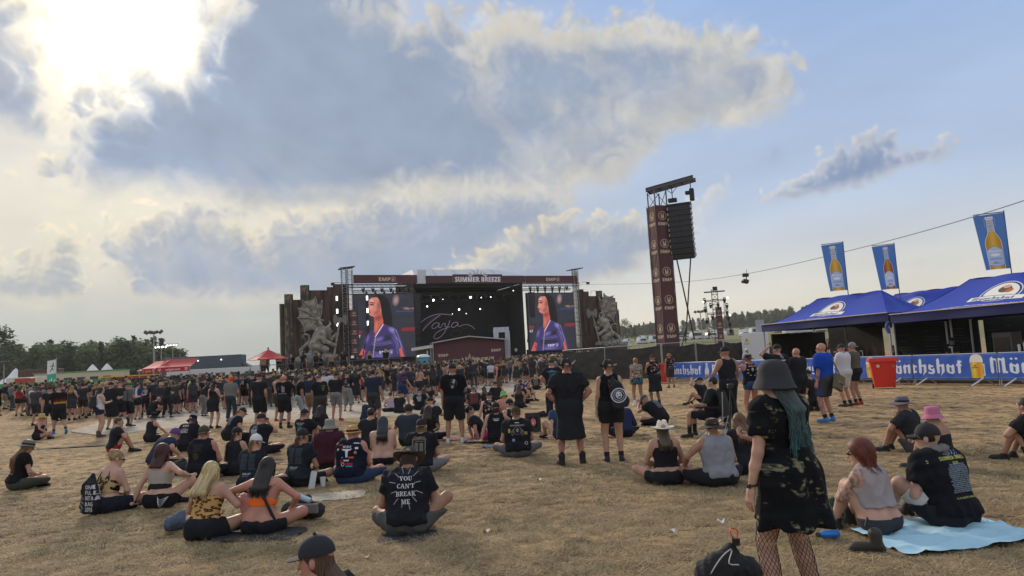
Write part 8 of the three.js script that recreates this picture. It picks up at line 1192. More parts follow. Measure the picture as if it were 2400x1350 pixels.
B('woman in black top and long skirt walking by the control house',[-3.91,-58.26],1.72,1.2,{f:1,top:tank(BK),bot:{name:'skirt',c:DG,hemY:0.2,wide:0.22},hair:{kind:'bun',c:0x2a201a},arms:['cup','hang'],skin:'light'});
B('bare-chested long-haired man walking in dark kilt',[-2.9,-57.21],1.74,1.0,{fat:0.95,nod:0.3,bot:kilt(DN,0.5),hair:long(0x4a3426,0.25),arms:['phone','phone'],skin:'light'});
B('woman in red strappy top and short black skirt',[-1.76,-53.02],1.68,0.9,{f:1,top:tank([0.28,0.025,0.025],{loose:0.008,tight:1}),bot:{name:'skirt',c:BK,hemY:0.62,wide:0.22},hair:long(0x4a2c20,0.22),arms:['hang','hang'],skin:'fair'});
// right of centre
B('woman with topknot, patch-covered shirt, blue camouflage shorts and white socks',[4.14,-25.04],1.7,0.05,{f:1,fat:1.02,top:{map:PR.vestA(),sleeve:0.2,loose:0.03},bot:{map:PR.camo(),len:0.36,loose:0.02},hair:{kind:'bun',c:0x9a7a4c},arms:['hang','cup'],skin:'tan',shoes:sneaker(0xc4c2bc,0xd8d6d0,{sock:0xd8d8d8,sockH:0.3})});
B('big man in camouflage cap, patched black vest and black kilt',[4.73,-24.99],1.78,0.25,{fat:1.28,top:vest('vestB'),bot:kilt(BK,0.46),hat:{...cap(),c:PR.camoGreen()},hair:short(DK),arms:['cup','hang'],skin:'tan',ink:'lL',shoes:{c:0x1a1a1a,sock:0x1a1a1a}});
B('slim man in straw hat and patched vest with dark shorts and sandals',[7.75,-36.49],1.78,0.15,{fat:0.95,top:vest('vestC'),bot:shorts(DG,0.9,{loose:0.035}),hat:wide(0x9a6a3c,0.15,{dip:0.5,high:0.12}),arms:['hang','phone'],skin:'tan',shoes:{c:0x2a221a}});
B('muscular man in black cap, black tank top and black trousers beside a tripod',[4.71,-16.21],1.86,0.35,{fat:1.08,look:0.5,top:tank(BK,{loose:0.012}),bot:pants(BK,{loose:0.03}),hat:cap(0x121317),beard:0x2a1c14,arms:[[0.22,1.0,-0.22,[0.8,-0.2,0.6]],[0.2,0.95,-0.15,[0.9,0,0.5]]],skin:'tan',shoes:{c:0x141414}});
B('woman in black felt hat, sleeveless skull-print vest and denim hotpants',[5.71,-17.73],1.66,0.3,{f:1,fat:1.12,look:0.3,top:tank('bones',{loose:0.026}),bot:shorts([0.035,0.07,0.15],0.25,{loose:0.02}),hat:wide([0.014,0.015,0.019],0.165,{dip:0.7,high:0.12}),hair:short(DK),arms:[[0.12,1.5,-0.22,[1,-0.5,0.2]],'fold'],skin:'red',shoes:{c:0x161616}});
B('man in black cap filming with raised hands, black patched shirt and dark kilt',[6.29,-17.34],1.85,0.35,{fat:1.18,look:0.2,top:tee('red',{loose:0.034,sleeve:0.7}),bot:kilt([0.035,0.012,0.014],0.42),hat:cap(0x15161a),hair:short(0x1c1814),arms:['up','fold'],skin:'light',shoes:boot()});
B('bald man in glasses and plain black shirt and shorts by the tent',[7.18,-18.45],1.76,0.5,{fat:1.14,top:tee(BK,{loose:0.034,sleeve:0.75}),bot:shorts(BK,0.85,{loose:0.04}),glasses:1,arms:['fold','hang'],skin:'red',shoes:{c:0x2a2a2a}});
B('bald bearded man in bright blue shirt with olive shoulder bag and blue trainers',[7.01,-16.51],1.84,0.65,{fat:1.14,look:0.25,top:tee([0.012,0.06,0.36],{loose:0.045,sleeve:0.8}),bot:shorts([0.05,0.052,0.06],0.85,{loose:0.04}),glasses:1,beard:0x8a7a6a,arms:['hang','hang'],skin:'red',ink:'al',shoes:sneaker(0x3a70a8,0xb0b8c4,{sock:0x131315}),extra:(t,J,put)=>{const g=rbox(0.36,0.34,0.1,0.03).rotateZ(-0.35).rotateY(0.1).translate(0.1,0.88,0.24),b=put('shoulder_bag',flat([g]),std([0.12,0.105,0.065],0.9),t);put('bag_flap',flat([rbox(0.37,0.2,0.02,0.01).rotateZ(-0.35).translate(0.12,0.95,0.298)]),std([0.13,0.112,0.07],0.9),b);put('badge',flat([new THREE.CylinderGeometry(0.018,0.018,0.008,10).rotateX(1.57).translate(0.14,0.86,0.313)]),std([0.5,0.05,0.04],0.5),b);put('badge',flat([new THREE.CylinderGeometry(0.015,0.015,0.008,10).rotateX(1.57).translate(0.04,0.9,0.313)]),std([0.5,0.48,0.4],0.5),b);put('bag_strap',tubeOf([[0.2,1.03,0.25],[0.12,1.3,0.19],[0.05,1.53,0.1]],0.014,12,5),std([0.12,0.11,0.07],0.9),t);put('tied_shirt',flat([rbox(0.2,0.42,0.16,0.07,-0.14,0.78,-0.05)]),std([0.02,0.045,0.16],0.9),t);}});
B('man in white shirt, dark cap and white shorts by the red bin',[9.13,-20.19],1.78,0.6,{fat:1.08,look:0.3,top:tee([0.52,0.52,0.56],{loose:0.034,sleeve:0.8}),bot:shorts([0.5,0.48,0.46],0.9,{loose:0.04}),hat:cap(0x24292a),hair:short(0x5a4a3a),arms:['fold','fold'],skin:'red',shoes:{c:0x2a2622,sock:0x101012,sole:0xb0aca4}});
B('man in grey cap worn backwards, brown shirt and tight black shorts',[9.6,-20.55],1.82,0.7,{fat:1.08,look:0.3,top:tee([0.105,0.09,0.07],{loose:0.014,sleeve:0.5}),bot:shorts(BK,0.6,{loose:0.012}),hat:cap(0x7a7c84,{back:1}),glasses:1,arms:['fold','fold'],skin:'tan',shoes:sneaker(0x8a2020,0xd0cec8,{sock:0x141414})});
B('man in black cap kneeling on the grass behind the blue shirt',[7.92,-19.44],1.78,0.9,{pose:'kneel',look:0.2,top:tee(BK),bot:pants(BK),hat:cap(),hair:short(DK),arms:['lap','lap'],skin:'light'});
B('worker in white cap and white-sleeved navy shirt near the white cabin',[12.37,-38.62],1.78,0.3,{top:tee([0.5,0.5,0.53],{sleeve:0.6}),bot:shorts(NV,0.8),hat:cap(0xc8c8c8),hair:short(0x2a2420),arms:['phone','phone'],skin:'light'});
// ---------- seated on the grass ----------
const matT=(label,x,z,w,d,c,turn=0,wob=0.02)=>{const t=thing('ground_mat',label,'mat',[x,groundY(x,z)+ 0.022,z],turn),g=new THREE.CircleGeometry(1,40).rotateX(-1.5708),p=g.attributes.position;for(let i=0;i<p.count;i++){const X=p.getX(i),Z=p.getZ(i),k=1 / Math.max(0.2,Math.pow(Math.pow(Math.abs(X),5)+ Math.pow(Math.abs(Z),5),0.2))*Math.hypot(X,Z);p.setXYZ(i,X*k*w / 2 + 0.02*noise2(i,3),wob*noise2(X*4,Z*4),Z*k*d / 2 + 0.02*noise2(i,8));}g.computeVertexNormals();mesh('sheet',flat([g,g.clone().translate(0,-0.008,0)]),std(c,0.9,{side:THREE.DoubleSide}),t);return t;};
B('woman in grey boonie hat with long fair hair and rust-patterned shirt at the picture edge',[-8.78,-12.72],1.7,-0.75,{f:1,fat:1.1,pose:'cross',nod:0.25,top:tee('scale',{loose:0.026,sleeve:0.5}),bot:pants([0.055,0.06,0.045],{len:1.4,loose:0.03}),hat:wide(0x6f6c64,0.165,{dip:0.6,high:0.12,band:0x141414}),hair:long(0x7a5a3a,0.36,{wave:0.04}),arms:['lap','lap'],skin:'light'});
B('blonde woman with low bun, leopard bandeau and lettered drawstring bag',[-5.73,-10.07],1.68,-0.35,{f:1,fat:1.14,pose:'cross',look:-0.5,nod:0.25,lean:0.2,top:bra('leopardBig',{straps:[[-0.07,-0.11],[0.07,0.11]],strapC:BK}),bot:shorts([0.016,0.018,0.026],0.75,{loose:0.04,waist:0.12}),hair:{kind:'bun',c:0xa08458},glasses:1,arms:['lap','lap'],skin:'fair',extra:bag(bagTexA,{d:0.2,x:-0.06,u:-0.18})});
B('woman with dark red bob and pale bandeau leaning on her hand',[-5.02,-10.11],1.7,-0.25,{f:1,fat:1.12,pose:'cross',legs:[null,[[0.34,0.33,-0.22],[0.2,0.08,-0.5]]],slant:-0.06,top:[bra([0.36,0.32,0.28],{}),{name:'harness_strap',sleeve:0,tight:1,loose:0.009,hem:0.145,top:-0.095,neck:0.3,c:BK}],bot:shorts([0.015,0.015,0.018],0.45,{waist:0.09}),hair:long(0x431710,0.2,{vol:0.018,spread:1.4,wave:0.03}),arms:['ground','knee'],skin:'fair',extra:(t,J,put)=>{for(let i=0;i<4;i++)put('hip_chain',tubeOf([[0.08,0.2,0.13],[0.15,0.14 - i*0.03,0.17],[0.22,0.17,0.08]],0.004,12,4),std([0.6,0.6,0.6],0.3,{metalness:0.8}),t);put('bracelet',new THREE.TorusGeometry(0.032,0.008,5,14).rotateX(1.57).translate(...mix3(J.el[1],J.wr[1],0.88)),std([0.02,0.02,0.02],0.5),t);}});
B('platinum blonde woman in leopard halter top and black shorts eating',[-3.53,-8.11],1.68,-0.15,{f:1,fat:1.12,pose:'cross',look:-0.25,lean:0.24,top:bra('leopard',{hem:0.1,top:0.05,straps:[[-0.06,0.06],[0.06,-0.06],[-0.1,-0.09]],strapC:BK}),bot:shorts(BK,0.4,{waist:0.13}),hair:long(0xcdb683,0.26,{spread:1.35,wave:0.03}),arms:['lap',[0.2,0.42,-0.26,[1,-1,0],0.9]],skin:'light'});
B('woman with long dark hair, neon orange bra and bare back',[-2.94,-8.21],1.7,-0.1,{f:1,fat:1.1,pose:'cross',legs:[[[0.3,0.34,-0.22],[0.1,0.08,-0.5]],null],nod:0.35,lean:0.26,top:bra([0.85,0.16,0.03],{hem:0.2,top:-0.045,straps:[[-0.07,-0.05],[0.07,0.09]],strapC:[0.75,0.6,0.12]}),bot:shorts(BK,0.4,{waist:0.05}),hair:long(0x211813,0.32,{spread:1.2,wave:0.04}),arms:[[0.3,0.3,-0.2,[1,0,0.4]],[0.26,0.24,-0.25,[1,0.3,0.6]]],skin:'red',extra:(t,J,put)=>put('cross_strap',tubeOf([add3(add3(J.up,J.R,-0.07),J.F,-0.06).map((v,i)=>v +(i===1?0.06:0)),add3(add3(J.up,J.R,-0.04),J.F,-0.11),add3(add3(J.ribs,J.R,0.04),J.F,-0.125),add3(add3(J.waist,J.R,0.13),J.F,-0.11),add3(add3(J.P,J.R,0.2),J.F,-0.05)],0.017,20,6),std([0.015,0.015,0.017],0.9),t)});
B('person in leather hat and black shirt with large white words and knife rays',[-1.24,-7.82],1.84,0,{fat:1.02,pose:'cross',legs:[null,[[0.36,0.3,-0.2],[0.1,0.08,-0.4]]],nod:0.5,lean:0.25,top:tee('voices',{loose:0.03,sleeve:0.6}),bot:shorts([0.085,0.085,0.08],0.88,{loose:0.035}),hat:wide([0.05,0.044,0.038],0.19,{curl:0.5,dip:0.35,pinch:1,high:0.13}),hair:long(0x35261b,0.13,{spread:1.1,wave:0.02}),arms:['lap','lap'],skin:'tan'});
B('woman in straw hat and black tank top sitting sideways near the walkers',[-16.29,-24.55],1.7,-1.1,{f:1,fat:1.2,pose:'cross',top:tank(BK,{straps:[[-0.08,-0.08],[0.08,0.08]],top:0.1,neck:0.3}),bot:shorts(BK,0.5),hat:wide(0xb79a62,0.18,{dip:0.3}),hair:short(0x5a4a30),arms:['lap','knee'],skin:'red'});
B('short-haired man in black shirt and red shorts hugging his knees',[-10.25,-18.34],1.78,-0.9,{pose:'knees',look:-0.2,top:tee(BK),bot:shorts([0.34,0.02,0.02],0.7),hair:short(0x4a382a),arms:['knee','knee'],skin:'light'});
B('woman in dotted black bucket hat and black tank top',[-10.77,-21.19],1.66,-0.5,{f:1,pose:'cross',top:tank(BK),bot:shorts(BK,0.6),hat:{...bucket(0),c:PR.polka(),brim:0x14141a},hair:short(DK),arms:['lap','knee'],skin:'light'});
B('hunched person with purple patterned headscarf in dark blue shirt',[-7.32,-14.66],1.76,-0.7,{fat:1.15,pose:'cross',lean:0.5,nod:0.5,top:tee(NV,{loose:0.04}),bot:pants(BK),hat:{kind:'beanie',c:0x5a3a72,size:0.97},arms:['lap','knee'],skin:'light',shoes:{c:0x22262c}});
B('person in starred bucket hat with large cream lettering on black shirt',[-8.25,-17.97],1.78,-0.25,{fat:1.15,pose:'cross',nod:0.35,lean:0.3,top:tee('king',{loose:0.04,sleeve:0.75}),bot:pants(BK),hat:{...bucket(0),c:PR.polka(),brim:0x1a1a2a},hair:short(0x2a2420),arms:['lap','lap'],skin:'light'});
B('man in olive cap and sleeveless shirt with faint pentagram print',[-5.63,-12.83],1.8,-0.1,{fat:1.18,pose:'cross',top:tank('pent',{loose:0.036}),bot:pants(BK),hat:cap(0x353a24,{back:1}),hair:short(0x5a4a3a),glasses:1,arms:['lap','lap'],skin:'red'});
B('woman with ginger ponytail in navy cap perched on a low stool',[-7.12,-17.81],1.72,-0.8,{f:1,fat:1.22,pose:'chair',lift:-0.12,lean:0.45,nod:0.5,top:tee('stripes',{loose:0.02,sleeve:0.4}),bot:pants(BK,{len:1.8,loose:0.012}),hat:cap(0x16181f),hair:pony(0xb06c30,0.26,{wave:0.04}),arms:['lap','lap'],skin:'light',shoes:boot()});
B('brown ponytailed woman in black cap and sleeveless top',[-5.18,-13.15],1.68,-0.25,{f:1,pose:'cross',top:tank(BK),bot:shorts(BK,0.5),hat:cap(),hair:pony(0x3a281c,0.3),arms:['lap','lap'],skin:'light'});
B('man in black flat cap and sunglasses with white ornate back print eating',[-5.82,-16.14],1.78,-0.55,{fat:1.15,pose:'cross',look:-0.3,top:tee('rites',{loose:0.036}),bot:pants(BK),hat:cap(0x17171a),glasses:1,arms:['lap','face'],skin:'red'});
B('woman in white cap with long brown ponytail and dark lettered shirt',[-4.09,-11.02],1.7,-0.35,{f:1,pose:'cross',nod:0.2,top:tee('tour',{loose:0.026}),bot:pants(BK),hat:cap(0xc9cacc),hair:pony(0x7c5c3c,0.34,{wave:0.02}),arms:['lap','lap'],skin:'light'});
B('woman in black cap with tied-up hair and tour-list shirt sitting cross-legged',[-3.48,-11.38],1.74,-0.45,{f:1,fat:1.05,pose:'cross',top:tee('tour',{loose:0.028}),bot:shorts(BK,0.8),hat:cap(0x17181c),hair:pony(0x5a442c,0.16),arms:['lap','lap'],skin:'tan'});
B('person in backward black cap with teal circle print and grey trousers',[-5.12,-17.24],1.74,-0.5,{pose:'knees',lean:0.05,top:tee('teal',{loose:0.03,sleeve:0.7}),bot:pants([0.16,0.165,0.17],{loose:0.014}),hat:cap(0x131418,{back:1}),hair:short(DK),arms:['lap','knee'],skin:'light'});
B('person with straight black hair beside the teal print',[-5.5,-19.96],1.66,-0.2,{f:1,pose:'cross',top:tee(BK),bot:pants(BK),hair:long(0x0c0b0c,0.34),skin:'light',arms:['lap','lap']});
B('person in grey bucket hat and maroon shirt',[-3.48,-13.25],1.76,0.05,{fat:1.12,pose:'cross',top:tee([0.05,0.014,0.022],{loose:0.04,sleeve:1.2}),bot:pants(BK),hat:bucket(0x7c7b74,{size:1.05}),hair:short(0x8a8078),arms:['lap','lap'],skin:'light'});
B('man in straw trilby and denim vest covered with festival patches',[-2.68,-11.43],1.8,-0.2,{fat:1.28,pose:'cross',look:-0.3,top:vest('woa'),bot:pants(DN),hat:wide(0xb48c50,0.14,{high:0.13,pinch:1,dip:0.2,band:0x1a1410}),hair:short(0x9a958c),arms:['lap','lap'],skin:'red'});
B('shirtless pale person in dark hood hugging knees',[-2.52,-13.31],1.78,0.1,{fat:1.0,pose:'knees',lean:0.3,nod:0.4,bot:pants(BK,{len:1.3,waist:0.03}),hat:{kind:'hood',c:[0.03,0.036,0.045]},hair:long(0x2a1c14,0.3,{wave:0.03}),arms:['hug','hug'],skin:'fair'});
B('short dark-haired man in black shirt behind the hooded person',[-3.32,-16.09],1.8,-0.2,{pose:'open',top:tee(BK),bot:shorts(BK,0.8),hair:short(0x231a14),arms:['ground','knee'],skin:'light'});
B('fair-haired person in black cap with framed tour print and grey shorts',[-1.69,-12.3],1.76,-0.15,{pose:'cross',top:tee('frame',{loose:0.032,sleeve:0.6}),bot:shorts([0.17,0.175,0.18],0.9,{loose:0.03}),hat:cap(0x141416,{back:1}),hair:long(0x8a6c40,0.1),arms:['lap','lap'],skin:'light'});
B('person in black beanie and slate shirt with arms round knees',[-2.51,-16.36],1.8,-0.1,{fat:1.05,pose:'knees',top:tee([0.032,0.042,0.055],{loose:0.032,sleeve:0.65}),bot:pants(BK),hat:{kind:'beanie',c:[0.014,0.014,0.016]},hair:short(DK),arms:['knee','knee'],skin:'light'});
B('woman with very long wavy auburn hair beside the slate shirt',[-2.16,-16.87],1.66,-0.4,{f:1,pose:'cross',look:0.3,top:tee(BK),bot:pants(BK),hair:long(0x3a2217,0.46,{wave:0.05,spread:1.5}),arms:['lap','lap'],skin:'light'});
B('man in dark cap and black shirt with one tattooed leg drawn up',[-2.36,-19.63],1.8,0.3,{pose:'knees',top:tee(BK),bot:shorts(BK,0.7),hat:cap(),arms:['ground','knee'],skin:'fair',ink:'lL'});
B('person in brown felt hat and dark shirt hunched by the navy-shirted man',[-4.99,-23.71],1.74,-0.4,{pose:'knees',lean:0.4,nod:0.5,top:tee(NV),bot:pants(BK),hat:wide(0x4a3c26,0.16,{dip:0.4}),arms:['hug','hug'],skin:'light'});
B('woman in lilac halter top with hair up',[-5.08,-28.88],1.64,0.3,{f:1,pose:'cross',look:0.5,top:bra([0.42,0.34,0.4],{hem:0.12,top:0.08}),bot:{...shorts(BK,0.7)},hair:{kind:'bun',c:0x4a3a22},arms:['lap','lap'],skin:'fair'});
B('person in black cap with arched white back print near the lilac top',[-3.94,-28.95],1.74,0,{pose:'cross',top:tee('rites'),bot:pants(BK),hat:cap(),arms:['lap','lap'],skin:'light'});
B('person with cherry-red hair under a black cap in black vest with white block letters',[-0.5,-15.89],1.72,0,{fat:1.1,pose:'knees',lean:0.05,top:tank('trunks',{loose:0.03}),bot:pants(BK,{len:1.6}),hat:cap(0x121215),hair:long(0x4a0f12,0.1,{spread:1.2}),arms:['ground','knee'],skin:'light',shoes:sneaker(0x2a3a38,0xa0a8a0)});
B('man in camouflage cap and black vest with crest and patches sitting alone',[-0.05,-13.46],1.8,0.05,{fat:1.2,pose:'cross',top:[tee(BK,{loose:0.02,sleeve:0.55}),vest('wolf')],bot:pants([0.12,0.12,0.125],{loose:0.025}),hat:{...cap(0,{back:1}),c:PR.camoGreen()},hair:short(0x3a2a20),beard:0x4a3420,arms:['lap','lap'],skin:'light'});
B('man in black cap and denim vest behind the cherry-red hair',[-0.84,-21.35],1.78,0.1,{fat:1.1,pose:'knees',top:vest('vestB'),bot:shorts(DG,0.7),hat:cap(),arms:['ground','knee'],skin:'light'});
B('sunburnt shirtless person in bright green bucket hat',[-0.4,-21.82],1.74,0.2,{fat:1.15,pose:'cross',nod:0.3,bot:shorts(BK,0.7),hat:bucket(0x5fae5c),skin:'red',arms:['lap','lap']});
B('person in grey cap with maroon rucksack',[-1.65,-27.11],1.74,0.1,{pose:'cross',top:tee(BK),bot:pants(BK),hat:cap(0x4a4c44),skin:'light',arms:['lap','lap'],extra:pack([0.1,0.02,0.024],{w:1.1})});
B('person in black cap with white front letters behind the patched vest',[-0.15,-17.33],1.72,0.6,{pose:'cross',look:0.4,top:tank(BK),bot:pants(BK),hat:cap(0x101012,{back:1}),hair:short(DK),skin:'fair',arms:['lap','lap']});
B('person in royal blue jacket with purple bag on the edge of the paving',[0.15,-33.78],1.76,0.1,{fat:1.15,pose:'cross',nod:0.4,top:tee([0.02,0.03,0.16],{sleeve:1.7,loose:0.04}),bot:pants(NV),hair:short(0x2a1e16),skin:'light',arms:['lap','lap']});
B('person in small straw hat with khaki rucksack on the paving',[1.09,-42.38],1.72,0,{pose:'cross',top:tee(BK),bot:shorts(BK,0.6),hat:wide(0xb09050,0.15,{dip:0.3}),skin:'light',arms:['lap','lap'],extra:pack([0.1,0.095,0.06])});
B('person with magenta-trimmed shorts lying back behind the white-shoed man',[-0.89,-16.59],1.72,-1.3,{pose:'stretch',lean:-0.4,top:tee(BK),bot:shorts([0.5,0.03,0.16],0.6),hair:short(DK),skin:'light',arms:['ground','ground']});
B('man in grey cap resting his head on his hands, sitting alone',[3.44,-17.62],1.76,0.9,{fat:1.1,pose:'cross',lean:0.55,nod:0.7,top:tee('stripes',{c:BK,loose:0.035}),bot:pants(BK),hat:cap(0x3a3f46),skin:'tan',arms:['face','face']});
B('woman in wide cream hat and black crop top with spine tattoo',[1.96,-9.93],1.7,0,{f:1,fat:1.1,pose:'cross',top:bra([0.014,0.014,0.018],{hem:0.12,straps:[[-0.09,-0.09],[0.09,0.09]],strapW:0.01}),bot:shorts(BK,0.5,{waist:0.08}),hat:wide(0xd8cfbc,0.185,{high:0.135,curl:0.2,brim:0xbfc4bc,pinch:1}),hair:long(0x52402c,0.24),arms:['lap','lap'],skin:'light',ink:'b'});
B('person in dark brown hat and grey sleeveless shirt with blue bottle beside',[2.58,-9.59],1.74,0.15,{fat:1.05,pose:'cross',top:tank([0.23,0.235,0.26],{loose:0.03}),bot:shorts(BK,0.95,{loose:0.05}),hat:wide(0x35291f,0.16,{dip:0.7,high:0.12,band:0x1a1410}),hair:short(0x1c1612),arms:['knee','lap'],skin:'tan'});
B('woman with loose light-brown hair in black top beside the grey shirt',[3.16,-10.32],1.7,0.2,{f:1,pose:'cross',top:tee(BK),bot:pants(BK),hair:long(0x6b4c32,0.32,{spread:1.4,wave:0.03}),arms:['lap','lap'],skin:'light'});
B('photographer in black shirt crouching with hands raised to the face',[6.09,-23.76],1.76,0.9,{pose:'open',top:tee(BK),bot:shorts(BK,0.8),hat:cap(),arms:['up','face'],skin:'light'});
B('woman with curly copper hair, pinkish crop top, tattooed arm and black boots',[3.26,-6.78],1.68,0.55,{f:1,fat:1.16,pose:'knees',lean:0.2,look:0.35,top:[{name:'bra',sleeve:0,tight:1,loose:0.006,hem:0.2,c:BK},tank([0.33,0.285,0.285],{hem:0.15,loose:0.024})],bot:{c:[0.045,0.045,0.055],len:1.5,loose:0.007,tight:1,waist:0.06,name:'leggings'},hair:long(0x6e2b12,0.17,{vol:0.03,spread:1.5,wave:0.05,thick:0.007}),glasses:1,arms:['hug','knee'],skin:'fair',ink:'a',shoes:boot(0x262521)});
B('big bearded man in dark cap, chequered scarf and festival shirt on the blue blanket',[4,-6.91],1.9,0.45,{fat:1.22,pose:'open',lean:0.22,look:0.4,top:tee('fest',{loose:0.034,sleeve:0.65}),bot:{c:BK,len:0.85,loose:0.04},hat:cap(0x1f2024),hair:short(0x2a1c14),beard:0x3a2416,glasses:1,arms:['lap','lap'],skin:'fair',extra:(t,J,put)=>{put('scarf',fold(limbs([{a:add3(J.neck,[-0.07,0.02,-0.03]),b:add3(J.neck,[-0.06,0.03,0.06]),ra:0.045,rb:0.05,k:0.03},{a:add3(J.neck,[-0.06,0.03,0.06]),b:add3(J.neck,[0.07,0.03,0.06]),ra:0.05,rb:0.05,k:0.03},{a:add3(J.neck,[0.07,0.03,0.06]),b:add3(J.neck,[0.05,0.0,-0.09]),ra:0.05,rb:0.045,k:0.03}],0.012),0.014,16,3),std([0.16,0.155,0.13],0.95),t);for(const k of[0])put('shorts_panel',flat([bar(mix3(J.hip[k],J.knee[k],0.45),mix3(J.hip[k],J.knee[k],0.82),0.118,0.105,16)]),std([0.5,0.49,0.46],0.9),t);}});
B('person in grey wide-brimmed hat and dark shirt with knees drawn up by the blanket',[6.18,-11.48],1.76,0.75,{pose:'knees',look:-0.2,top:tee([0.028,0.03,0.034],{sleeve:0.7}),bot:pants([0.07,0.068,0.068],{len:1.3,loose:0.04}),hat:wide(0x5c5c68,0.185,{dip:0.55,high:0.12,band:0x16161a}),arms:['knee','knee'],skin:'tan'});
B('bare-shouldered person in pink bucket hat behind the big man',[5.71,-9.86],1.68,0.6,{f:1,pose:'knees',top:bra(BK,{top:0.05}),bot:shorts(DN,0.7),hat:bucket(0xb86a8c),arms:['hug','hug'],skin:'tan'});
B('woman in black cap seen in profile at the bottom edge, long brown hair',[-1.06,-4.04],1.66,1.0,{f:1,pose:'cross',look:0.45,nod:0.1,top:tee(BK,{sleeve:1.2}),bot:pants(BK),hat:cap([0.016,0.018,0.024],{flat:1,size:1.04}),hair:long(0x5a3f28,0.34,{spread:1.3,wave:0.05,wrap:2.6}),arms:['lap','lap'],skin:'red',cell:0.009});
B('person in dark clothes behind the kilted man, one bare knee showing',[0.92,-16.03],1.72,0.5,{pose:'open',top:tee(DN),bot:shorts(DN,0.5),hair:short(BR),skin:'fair',arms:['ground','knee']});
B('person in navy jacket sitting behind the drawstring bag',[2.23,-15.7],1.72,0.1,{fat:1.1,pose:'cross',lean:0.4,top:tee([0.02,0.028,0.07],{sleeve:1.6}),bot:pants(BK),hair:short(DK),skin:'light',arms:['lap','lap']});
B('person whose elbow enters at the right picture edge',[7.1,-10.05],1.74,0.5,{pose:'knees',top:tee(BK),bot:shorts(BK,0.7),hair:short(BR),skin:'light',arms:['knee','knee']});
// in the camping chair
{const[x,z]=[3.96,-14.97],t=thing('camping_chair','black folding camping chair with crossed steel legs beside the tripod','chair',[x,groundY(x,z),z],1.0),k=std([0.012,0.012,0.014],0.9,{side:THREE.DoubleSide});
mesh('seat',[plate(0.52,0.48,6,6,(u,v)=>[0,0,-0.05*Math.sin(u*3.14)*Math.sin(v*3.14)]).rotateX(-1.45).translate(0,0.42,0)],k,t);mesh('backrest',[plate(0.56,0.5,6,6,(u,v)=>[0,0,0.06*Math.sin(u*3.14)]).rotateX(-0.25).translate(0,0.68,0.28)],k,t);
for(const s of[-1,1]){mesh('leg',[bar([s*0.28,0.02,-0.26],[s*0.26,0.42,0.24],0.011)],alu,t);mesh('leg',[bar([s*0.28,0.02,0.28],[s*0.26,0.4,-0.24],0.011)],alu,t);mesh('leg',[bar([-s*0.28,0.02,0.28],[s*0.27,0.42,0.26],0.01)],alu,t);mesh('back_post',[bar([s*0.27,0.02,0.28],[s*0.29,0.92,0.34],0.011)],alu,t);mesh('armrest',[box(0.06,0.03,0.5,s*0.3,0.62,0.02)],k,t);}
B('person in black lounging in the camping chair with sleeve tattoo',[x,z],1.76,1.0,{pose:'chair',lift:0.0,lean:-0.12,top:tee(BK,{sleeve:1.0}),bot:shorts(BK,0.9),hair:short(DK),arms:[[0.34,0.66,-0.25],'lap'],skin:'light',ink:'aA',shoes:{c:0x1a1a1c,sock:0x111113,sockH:0.5}});}
// behind the bar
{const c=Math.cos(BAR_TURN),s=Math.sin(BAR_TURN);[[-4.4,-2.6,1.78,'bartender with a black cap turned away in the middle of the bar',0.4],[-6.6,-2.3,1.7,'bartender bending low beside the tent pole',-0.6],[-1.6,-2.6,1.72,'bartender stooping near the paper cups',0.8]].forEach(([px,pz,h,label,tw],i)=>B(label,[BAR[0]+ px*c + pz*s,BAR[2]- px*s + pz*c],h,BAR_TURN + Math.PI + tw,{lean:i?0.5:0.1,top:tee(BK,{sleeve:1.3}),bot:pants(BK),hat:i?undefined:cap(),hair:short(i?0x6a5030:DK),arms:['cup','cup'],skin:'tan'}));}
B('person in red shirt at the drinks table behind the fence',[11.4,-46.5],1.74,0.9,{lean:0.3,top:tee([0.4,0.03,0.03]),bot:pants(BK),hat:cap(0x8a2020),skin:'light',arms:['cup','cup']});
